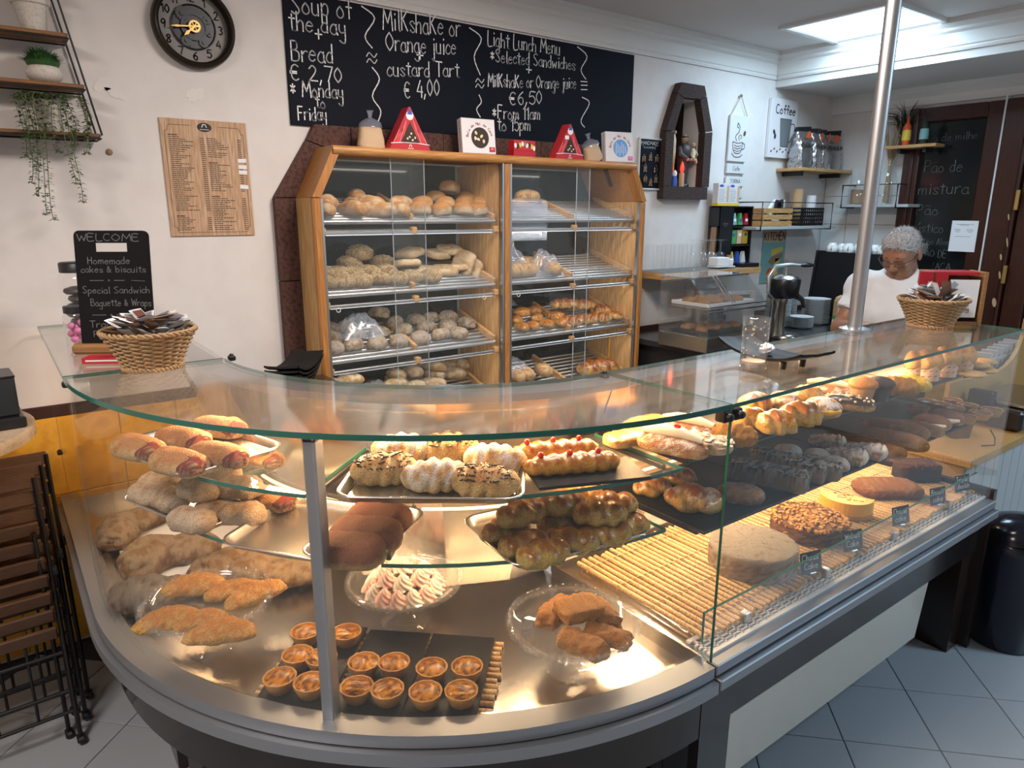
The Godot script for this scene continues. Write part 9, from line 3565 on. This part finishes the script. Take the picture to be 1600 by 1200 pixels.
const FOOD = [
	["filled_roll",0.218,1.094,-1.743,298,1.00],
	["filled_roll",0.317,1.094,-1.746,303,1.00],
	["filled_roll",0.410,1.094,-1.800,308,1.00],
	["filled_roll",0.272,1.094,-1.587,298,1.00],
	["filled_roll",0.354,1.094,-1.579,305,1.00],
	["pale_bun",0.245,0.929,-1.874,293,1.00],
	["pale_bun",0.278,0.929,-1.815,283,1.00],
	["pale_bun",0.297,0.929,-1.647,303,1.00],
	["pale_bun",0.360,0.929,-1.672,308,1.00],
	["pale_bun",0.399,0.929,-1.617,313,1.00],
	["pale_bun",0.282,0.929,-1.933,303,1.00],
	["pale_bun",0.332,0.974,-1.717,298,1.00],
	["pale_bun",0.414,0.974,-1.671,313,1.00],
	["pale_bun",0.397,0.974,-1.784,308,1.00],
	["filled_roll",0.481,0.929,-1.666,303,1.00],
	["filled_roll",0.525,0.979,-1.835,293,0.90],
	["rustic_loaf",0.221,0.601,-2.440,63,1.00],
	["rustic_loaf",0.308,0.601,-2.512,23,0.90],
	["rustic_loaf",0.271,0.601,-2.186,33,1.10],
	["rustic_loaf",0.378,0.601,-2.180,358,0.95],
	["rustic_loaf",0.414,0.601,-1.983,18,1.05],
	["rustic_loaf",0.506,0.601,-1.925,13,1.00],
	["rustic_loaf",0.582,0.601,-1.851,343,0.90],
	["grey_loaf",0.210,0.601,-1.963,343,0.85],
	["rustic_loaf",0.291,0.601,-1.969,328,0.65],
	["empanada",0.309,0.692,-1.789,335,1.00],
	["empanada",0.382,0.692,-1.715,353,0.85],
	["empanada",0.422,0.692,-1.656,8,1.00],
	["empanada",0.222,0.692,-1.662,348,0.95],
	["empanada",0.284,0.692,-1.623,358,0.75],
	["empanada",0.309,0.692,-1.534,335,1.00],
	["custard_tart",0.498,0.614,-1.519,318,1.00],
	["custard_tart",0.450,0.614,-1.441,169,1.00],
	["custard_tart",0.389,0.614,-1.384,152,1.00],
	["custard_tart",0.578,0.614,-1.457,81,1.00],
	["custard_tart",0.491,0.614,-1.399,36,1.00],
	["custard_tart",0.437,0.614,-1.328,331,1.00],
	["custard_tart",0.562,0.614,-1.324,191,1.00],
	["custard_tart",0.617,0.614,-1.281,194,1.00],
	["custard_tart",0.513,0.614,-1.254,75,1.00],
	["custard_tart",0.563,0.614,-1.207,121,1.00],
	["custard_tart",0.677,0.614,-1.214,171,1.00],
	["custard_tart",0.744,0.614,-1.170,330,1.00],
	["custard_tart",0.625,0.614,-1.151,167,1.00],
	["custard_tart",0.689,0.614,-1.108,76,1.00],
	["choc_croissant",0.613,1.094,-1.277,341,1.00],
	["sugar_croissant",0.681,1.094,-1.182,335,1.00],
	["choc_croissant",0.743,1.094,-1.092,315,1.00],
	["sugar_croissant",0.706,1.094,-1.369,333,1.00],
	["choc_croissant",0.794,1.094,-1.316,323,1.00],
	["sugar_croissant",0.835,1.094,-1.189,311,1.00],
	["braid_stick",0.992,1.099,-1.166,337,1.00],
	["braid_stick",0.962,1.099,-1.073,337,1.05],
	["glazed_croissant",0.852,0.929,-1.169,353,1.00],
	["glazed_croissant",0.850,0.929,-1.092,351,1.00],
	["glazed_croissant",0.854,0.929,-1.035,353,1.00],
	["glazed_croissant",0.940,0.929,-1.046,318,1.00],
	["glazed_croissant",1.021,0.929,-1.025,333,1.00],
	["glazed_croissant",0.985,0.929,-1.126,343,1.00],
	["glazed_croissant",1.059,0.929,-1.097,333,1.00],
	["glazed_croissant",1.091,0.929,-1.035,328,1.00],
	["glazed_croissant",0.879,0.974,-1.145,358,1.00],
	["glazed_croissant",0.982,0.974,-1.128,338,1.00],
	["glazed_croissant",1.021,0.974,-1.041,331,1.00],
	["glazed_croissant",1.053,0.969,-1.147,335,1.00],
	["glazed_croissant",1.082,0.969,-1.068,328,1.00],
	["brown_brioche",0.629,0.950,-1.350,315,1.00],
	["brown_brioche",0.569,0.950,-1.290,315,1.05],
	["brown_brioche",0.510,0.950,-1.246,315,1.00],
	["meringue",0.839,0.692,-1.490,0,1.00],
	["meringue",0.831,0.692,-1.454,40,1.00],
	["white_meringue",0.808,0.692,-1.426,80,1.00],
	["meringue",0.775,0.692,-1.410,120,1.00],
	["white_meringue",0.739,0.692,-1.410,160,1.00],
	["meringue",0.706,0.692,-1.426,200,1.00],
	["meringue",0.683,0.692,-1.454,240,1.00],
	["white_meringue",0.675,0.692,-1.490,280,1.00],
	["meringue",0.683,0.692,-1.526,320,1.00],
	["white_meringue",0.706,0.692,-1.554,0,1.00],
	["meringue",0.739,0.692,-1.570,40,1.00],
	["meringue",0.775,0.692,-1.570,80,1.00],
	["white_meringue",0.808,0.692,-1.554,120,1.00],
	["meringue",0.831,0.692,-1.526,160,1.00],
	["white_meringue",0.801,0.692,-1.481,200,1.00],
	["meringue",0.782,0.692,-1.452,240,1.00],
	["meringue",0.748,0.692,-1.446,280,1.00],
	["white_meringue",0.719,0.692,-1.465,320,1.00],
	["meringue",0.713,0.692,-1.499,0,1.00],
	["white_meringue",0.732,0.692,-1.528,40,1.00],
	["meringue",0.766,0.692,-1.534,80,1.00],
	["meringue",0.795,0.692,-1.515,120,1.00],
	["white_meringue",0.807,0.722,-1.475,160,1.00],
	["meringue",0.776,0.722,-1.442,200,1.00],
	["white_meringue",0.731,0.722,-1.445,240,1.00],
	["meringue",0.706,0.722,-1.482,280,1.00],
	["meringue",0.719,0.722,-1.525,320,1.00],
	["white_meringue",0.761,0.722,-1.542,0,1.00],
	["meringue",0.800,0.722,-1.519,40,1.00],
	["white_meringue",0.757,0.742,-1.490,80,1.00],
	["puff_roll",0.984,0.692,-1.146,23,1.00],
	["puff_roll",1.068,0.692,-1.073,73,1.00],
	["puff_roll",0.949,0.692,-1.011,288,1.00],
	["puff_roll",1.018,0.692,-1.000,298,0.90],
	["puff_square",1.012,0.722,-1.091,343,1.00],
	["puff_flat",1.208,1.099,-1.138,358,0.90],
	["puff_flat",1.321,1.099,-1.190,3,0.90],
	["cream_bun",1.226,1.099,-1.022,288,1.05],
	["cream_bun",1.351,1.099,-1.079,288,0.95],
	["almond_bun",1.300,1.099,-0.992,293,1.00],
	["orange_crumb",1.400,1.099,-0.979,303,1.00],
	["knot_bun",1.555,1.099,-1.041,333,0.90],
	["knot_bun",1.570,1.099,-0.973,323,1.00],
	["knot_bun",1.686,1.099,-0.975,328,1.05],
	["sugar_donut",1.803,1.099,-0.983,323,1.00],
	["knot_bun",1.698,1.099,-1.125,343,0.90],
	["sugar_donut",1.791,1.099,-1.092,323,0.90],
	["knot_bun",1.885,1.099,-1.076,343,0.95],
	["choc_eclair",1.928,1.099,-0.975,293,1.00],
	["muffin",2.045,1.099,-0.997,323,1.00],
	["dark_muffin",2.092,1.099,-0.972,323,1.00],
	["orange_crumb",2.212,1.099,-0.973,323,1.10],
	["yellow_bun",2.302,1.099,-0.979,288,1.00],
	["cream_bun",2.016,1.099,-1.085,293,0.90],
	["orange_crumb",2.111,1.099,-1.066,323,0.80],
	["tall_muffin",2.497,1.099,-1.006,323,1.00],
	["tall_muffin",2.610,1.099,-0.997,323,1.00],
	["tall_muffin",2.687,1.099,-0.978,323,1.00],
	["tall_muffin",2.482,1.099,-1.041,323,0.90],
	["biscuit",2.673,1.099,-0.934,323,1.00],
	["biscuit",2.773,1.099,-0.936,323,1.00],
	["biscuit",2.751,1.119,-0.952,333,1.00],
	["biscuit",2.828,1.119,-0.960,313,1.00],
	["curl_bun",1.316,0.933,-1.152,343,0.85],
	["curl_bun",1.330,0.933,-1.028,308,1.15],
	["curl_bun",1.430,0.933,-1.159,353,0.80],
	["sugared_oval",1.459,0.933,-0.984,303,1.00],
	["coconut_slab",1.593,0.933,-1.051,288,1.00],
	["coconut_slab",1.718,0.933,-1.071,288,1.00],
	["coconut_slab",1.622,0.933,-0.961,288,1.00],
	["coconut_slab",1.726,0.933,-0.972,288,1.00],
	["coconut_slab",1.775,0.933,-0.949,288,0.90],
	["sugar_round",1.865,0.933,-0.964,323,1.00],
	["sugar_round",1.900,0.933,-1.033,323,0.90],
	["sugar_round",1.860,0.933,-1.105,323,0.95],
	["cream_horn",1.940,0.933,-0.976,293,1.00],
	["cream_horn",2.032,0.933,-0.965,293,1.00],
	["cream_horn",2.031,0.933,-1.084,293,0.90],
	["long_bun",2.085,0.933,-0.955,285,1.00],
	["long_bun",2.204,0.933,-0.958,285,1.15],
	["long_bun",2.333,0.933,-1.012,285,1.15],
	["long_bun",2.403,0.933,-0.978,285,0.95],
	["long_bun",2.100,0.933,-1.019,285,0.90],
	["cream_donut",2.497,0.933,-0.972,303,1.00],
	["cream_donut",2.601,0.933,-0.971,303,1.00],
	["nut_tart",2.668,0.933,-0.932,323,1.00],
	["nut_tart",2.763,0.933,-0.921,323,1.00],
	["nut_tart",2.843,0.933,-0.914,323,1.00],
	["nut_tart",2.758,0.933,-1.007,323,1.00],
	["nut_tart",2.838,0.933,-0.992,323,1.00],
	["nut_tart",2.776,0.933,-1.058,323,1.00],
	["nut_tart",2.880,0.933,-1.061,323,0.95],
	["nut_tart",2.775,0.933,-1.103,323,1.00],
	["nut_tart",2.664,0.933,-1.086,323,1.00],
	["coconut_cake",1.678,0.648,-1.076,323,1.00],
	["walnut_cake",2.006,0.648,-1.096,323,1.00],
	["cheese_cake",2.257,0.648,-1.107,323,1.00],
	["biscuit_cake",2.537,0.648,-1.102,323,1.00],
	["chocolate_loaf",2.767,0.648,-1.104,323,1.00],
]

# ---------------------------------------------------------------- bread on the cabinet shelves
func cabinet_bread() -> void:
	var where = ["top shelf","second shelf","third shelf","lowest shelf"]
	var words = {"baguette_roll": ["crusty long bread roll on the %s of the bread cabinet","bread roll"],"round_roll": ["smooth round golden roll on the %s of the bread cabinet","bread roll"],"seeded_roll": ["round seeded roll on the %s of the bread cabinet","bread roll"],"flat_roll": ["flat pale round bread on the %s of the bread cabinet","flat bread"],"floury_roll": ["white floury crusty roll on the %s of the bread cabinet","bread roll"],"oval_roll": ["oval floury roll on the %s of the bread cabinet","bread roll"],"golden_croissant": ["small ridged golden croissant on the %s of the bread cabinet","croissant"],"glazed_braid": ["shiny brown plaited sweet bread on the %s of the bread cabinet","sweet bread"],"wheat_loaf": ["light brown loaf in clear wrapping on the %s of the bread cabinet","bread loaf"]}
	var i = 0
	for b in BREAD:
		LABEL[b[0]] = ["",words[b[0]][1],""]
		food(b[0],Vector3(b[1],b[2],b[3]),b[4],b[5],i,words[b[0]][0] % where[b[7]],b[0].replace("_"," ") + "s on the " + where[b[7]],12.0,b[6])
		i += 1
	# clear bags and film
	film("crumpled clear plastic bag lying on the floury rolls",Vector3(1.30,1.118,-2.90),Vector3(0.21,0.085,0.13),3)
	film("clear plastic bag over the oval rolls on the lowest shelf",Vector3(1.395,0.80,-2.89),Vector3(0.20,0.08,0.12),5)
	film("clear plastic bag round the loaves on the second shelf, right half",Vector3(2.125,1.36,-2.92),Vector3(0.23,0.17,0.17),7)
	film("clear plastic bag with twisted end on the wrapped loaf",Vector3(2.345,1.34,-2.88),Vector3(0.19,0.11,0.13),9)
	film("clear plastic bag resting over the brown loaves on the lowest shelf",Vector3(2.15,0.83,-2.90),Vector3(0.22,0.06,0.16),11)
	film("bundle of clear bags behind the croissants",Vector3(2.16,1.17,-3.04),Vector3(0.2,0.07,0.10),13)
	# roll of clear film hanging over the shelf edge
	var t = thing("film_roll","folded sheet of clear plastic film hanging over the top shelf edge","plastic film",Vector3(2.165,1.625,-2.83))
	var g = G.new()
	g.tube([Vector3(-0.12,0.05,-0.02),Vector3(0.15,0.05,-0.02)],0.032,16)
	part(g,"roll",M.plastic_film,t)
	g = G.new()
	var no = FastNoiseLite.new()
	no.seed = 4
	no.frequency = 8.0
	g.sheet(func(u: float,v: float) -> Vector3:
		return Vector3(-0.12 + u * 0.27,0.06 - v * 0.18,0.012 + 0.010 * no.get_noise_2d(u,v * 0.6)),20,12)
	g.sheet(func(u: float,v: float) -> Vector3:
		return Vector3(0.15 - u * 0.27,0.06 - v * 0.17,0.004 + 0.008 * no.get_noise_2d(u + 3.0,v * 0.6)),20,12)
	part(g,"hanging_sheet",M.plastic_film,t)

func film(label: String,at: Vector3,s: Vector3,sd: int) -> void:
	var g = G.new()
	var no = FastNoiseLite.new()
	no.seed = sd
	no.frequency = 2.2
	g.sheet(func(u: float,v: float) -> Vector3:
		var x = u - 0.5
		var z = 0.5 - v
		var e = maxf(0.0,1.0 - pow(absf(x) * 2.0,3.0)) * maxf(0.0,1.0 - pow(absf(z) * 2.0,3.0))
		return Vector3(x * s.x,e * s.y * (0.85 + 0.5 * no.get_noise_2d(x * 1.6,z * 1.6)) + 0.006 * no.get_noise_2d(x * 5.0,z * 5.0) - z * s.z * 0.28,z * s.z),22,18)
	solo(g,"plastic_bag",M.plastic_film,label,"plastic bag",at,0)

const BREAD = [
	["baguette_roll",1.146,1.629,-2.865,80,1.00,0,0],
	["baguette_roll",1.271,1.629,-2.865,95,1.00,0,0],
	["baguette_roll",1.386,1.629,-2.865,-40,1.00,0,0],
	["baguette_roll",1.499,1.629,-2.865,70,1.00,0,0],
	["baguette_roll",1.201,1.656,-2.955,60,1.00,0,0],
	["baguette_roll",1.377,1.656,-2.955,-50,1.00,0,0],
	["baguette_roll",1.555,1.656,-2.955,40,1.00,0,0],
	["baguette_roll",1.377,1.683,-3.045,70,1.00,0,0],
	["round_roll",1.606,1.629,-2.865,152,1.00,0,0],
	["round_roll",1.724,1.629,-2.865,249,1.00,0,0],
	["round_roll",1.841,1.629,-2.865,131,1.00,0,0],
	["round_roll",1.924,1.629,-2.865,256,1.00,0,0],
	["round_roll",1.670,1.656,-2.955,277,1.00,0,0],
	["round_roll",1.793,1.656,-2.955,147,1.00,0,0],
	["round_roll",1.907,1.656,-2.955,202,1.00,0,0],
	["round_roll",1.992,1.656,-2.955,169,1.00,0,0],
	["round_roll",1.797,1.683,-3.045,138,1.00,0,0],
	["round_roll",1.874,1.733,-3.045,119,1.00,0,0],
	["round_roll",1.972,1.683,-3.045,148,1.00,0,0],
	["seeded_roll",1.137,1.327,-2.865,93,1.00,0,1],
	["seeded_roll",1.218,1.327,-2.865,26,1.00,0,1],
	["seeded_roll",1.301,1.327,-2.865,337,1.00,0,1],
	["seeded_roll",1.387,1.327,-2.865,150,1.00,0,1],
	["seeded_roll",1.476,1.327,-2.865,322,1.00,0,1],
	["seeded_roll",1.561,1.327,-2.865,258,1.00,0,1],
	["seeded_roll",1.650,1.327,-2.865,316,1.00,0,1],
	["seeded_roll",1.171,1.354,-2.955,129,1.00,0,1],
	["seeded_roll",1.238,1.354,-2.955,346,1.00,0,1],
	["seeded_roll",1.307,1.354,-2.955,69,1.00,0,1],
	["seeded_roll",1.383,1.354,-2.955,110,1.00,0,1],
	["seeded_roll",1.467,1.354,-2.955,97,1.00,0,1],
	["seeded_roll",1.326,1.381,-3.045,106,1.15,0,1],
	["seeded_roll",1.496,1.381,-3.045,152,1.15,0,1],
	["seeded_roll",1.385,1.430,-3.045,318,1.15,0,1],
	["flat_roll",1.612,1.354,-2.955,7,1.00,0,1],
	["flat_roll",1.578,1.390,-2.955,171,1.00,0,1],
	["flat_roll",1.692,1.354,-2.955,33,1.00,0,1],
	["flat_roll",1.785,1.354,-2.955,335,1.00,0,1],
	["flat_roll",1.842,1.354,-2.955,176,1.00,0,1],
	["flat_roll",1.646,1.436,-3.045,293,1.00,0,1],
	["flat_roll",1.789,1.426,-3.045,20,1.00,0,1],
	["flat_roll",1.868,1.445,-3.045,350,1.00,0,1],
	["flat_roll",1.902,1.394,-2.955,20,1.00,70,1],
	["flat_roll",1.942,1.354,-2.955,20,1.00,70,1],
	["floury_roll",1.159,1.044,-2.865,49,1.00,0,2],
	["floury_roll",1.254,1.044,-2.865,206,1.00,0,2],
	["floury_roll",1.362,1.044,-2.865,28,1.00,0,2],
	["floury_roll",1.470,1.044,-2.865,54,1.00,0,2],
	["floury_roll",1.587,1.044,-2.865,0,1.00,0,2],
	["floury_roll",1.704,1.044,-2.865,192,1.00,0,2],
	["floury_roll",1.806,1.044,-2.865,274,1.00,0,2],
	["floury_roll",1.184,1.071,-2.955,165,1.00,0,2],
	["floury_roll",1.301,1.071,-2.955,184,1.00,0,2],
	["floury_roll",1.425,1.071,-2.955,165,1.00,0,2],
	["floury_roll",1.554,1.071,-2.955,253,1.00,0,2],
	["floury_roll",1.676,1.071,-2.955,174,1.00,0,2],
	["floury_roll",1.791,1.071,-2.955,33,1.00,0,2],
	["floury_roll",1.903,1.071,-2.955,113,1.00,0,2],
	["floury_roll",1.214,1.098,-3.045,1,1.00,0,2],
	["floury_roll",1.300,1.098,-3.045,341,1.00,0,2],
	["floury_roll",1.467,1.150,-3.045,117,1.00,0,2],
	["floury_roll",1.554,1.098,-3.045,235,1.00,0,2],
	["floury_roll",1.665,1.098,-3.045,99,1.00,0,2],
	["floury_roll",1.755,1.098,-3.045,219,1.00,0,2],
	["floury_roll",1.853,1.098,-3.045,336,1.00,0,2],
	["oval_roll",1.150,0.739,-2.865,160,1.00,0,3],
	["oval_roll",1.170,0.766,-2.955,274,1.00,0,3],
	["oval_roll",1.190,0.793,-3.045,331,1.00,0,3],
	["oval_roll",1.270,0.739,-2.865,183,1.00,0,3],
	["oval_roll",1.290,0.766,-2.955,352,1.00,0,3],
	["oval_roll",1.310,0.793,-3.045,223,1.00,0,3],
	["oval_roll",1.390,0.739,-2.865,141,1.00,0,3],
	["oval_roll",1.410,0.766,-2.955,48,1.00,0,3],
	["oval_roll",1.430,0.793,-3.045,289,1.00,0,3],
	["oval_roll",1.510,0.739,-2.865,308,1.00,0,3],
	["oval_roll",1.530,0.766,-2.955,242,1.00,0,3],
	["oval_roll",1.550,0.793,-3.045,2,1.00,0,3],
	["oval_roll",1.620,0.739,-2.865,156,1.00,0,3],
	["oval_roll",1.640,0.766,-2.955,36,1.00,0,3],
	["oval_roll",1.660,0.793,-3.045,346,1.00,0,3],
	["oval_roll",1.135,0.883,-2.865,232,1.00,0,3],
	["oval_roll",1.224,0.891,-2.865,172,1.00,0,3],
	["oval_roll",1.544,0.813,-2.865,176,1.00,0,3],
	["oval_roll",1.654,0.814,-2.865,315,1.00,0,3],
	["oval_roll",1.450,0.838,-2.865,182,1.00,0,3],
	["oval_roll",1.497,0.863,-2.955,91,1.00,0,3],
	["oval_roll",1.595,0.866,-2.955,277,1.00,0,3],
	["oval_roll",1.708,0.874,-2.955,113,1.00,0,3],
	["oval_roll",1.825,0.824,-2.955,312,1.00,0,3],
	["oval_roll",1.707,0.834,-2.955,104,1.00,0,3],
	["oval_roll",1.828,0.861,-3.045,295,1.00,0,3],
	["oval_roll",1.916,0.844,-3.045,285,1.00,0,3],
	["oval_roll",1.696,0.871,-3.045,160,1.00,0,3],
	["wheat_loaf",2.285,1.693,-2.955,10,1.00,0,0],
	["wheat_loaf",2.249,1.656,-2.955,20,1.00,0,0],
	["wheat_loaf",2.281,1.354,-2.955,20,1.00,0,1],
	["wheat_loaf",2.356,1.354,-2.955,40,1.00,0,1],
	["wheat_loaf",2.147,1.327,-2.865,30,1.00,0,1],
	["wheat_loaf",2.212,1.327,-2.865,10,1.00,0,1],
	["wheat_loaf",2.383,1.327,-2.865,70,1.00,0,1],
	["golden_croissant",2.185,1.044,-2.865,80,1.00,0,2],
	["golden_croissant",2.259,1.044,-2.865,75,1.00,0,2],
	["golden_croissant",2.358,1.044,-2.865,85,1.00,0,2],
	["golden_croissant",2.452,1.044,-2.865,70,1.00,0,2],
	["golden_croissant",2.352,1.071,-2.955,40,1.00,0,2],
	["golden_croissant",2.487,1.071,-2.955,-40,1.00,0,2],
	["golden_croissant",2.261,1.107,-2.955,20,1.00,0,2],
	["golden_croissant",2.211,1.071,-2.955,60,1.00,0,2],
	["golden_croissant",2.306,1.098,-3.045,30,1.00,0,2],
	["golden_croissant",2.416,1.098,-3.045,10,1.00,0,2],
	["glazed_braid",2.525,1.044,-2.865,-60,0.85,0,2],
	["glazed_braid",2.632,1.044,-2.865,-60,0.85,0,2],
	["glazed_braid",2.743,1.044,-2.865,-60,0.85,0,2],
	["glazed_braid",2.858,1.044,-2.865,80,0.85,0,2],
	["glazed_braid",2.552,1.127,-2.955,-20,0.90,0,2],
	["glazed_braid",2.687,1.111,-2.955,-25,0.90,0,2],
	["glazed_braid",2.827,1.071,-2.955,-30,0.90,0,2],
	["wheat_loaf",2.142,0.779,-2.865,80,1.00,0,3],
	["wheat_loaf",2.209,0.782,-2.865,75,1.00,0,3],
	["wheat_loaf",2.332,0.784,-2.865,70,1.00,0,3],
	["glazed_braid",2.746,0.739,-2.865,-15,1.50,0,3],
]
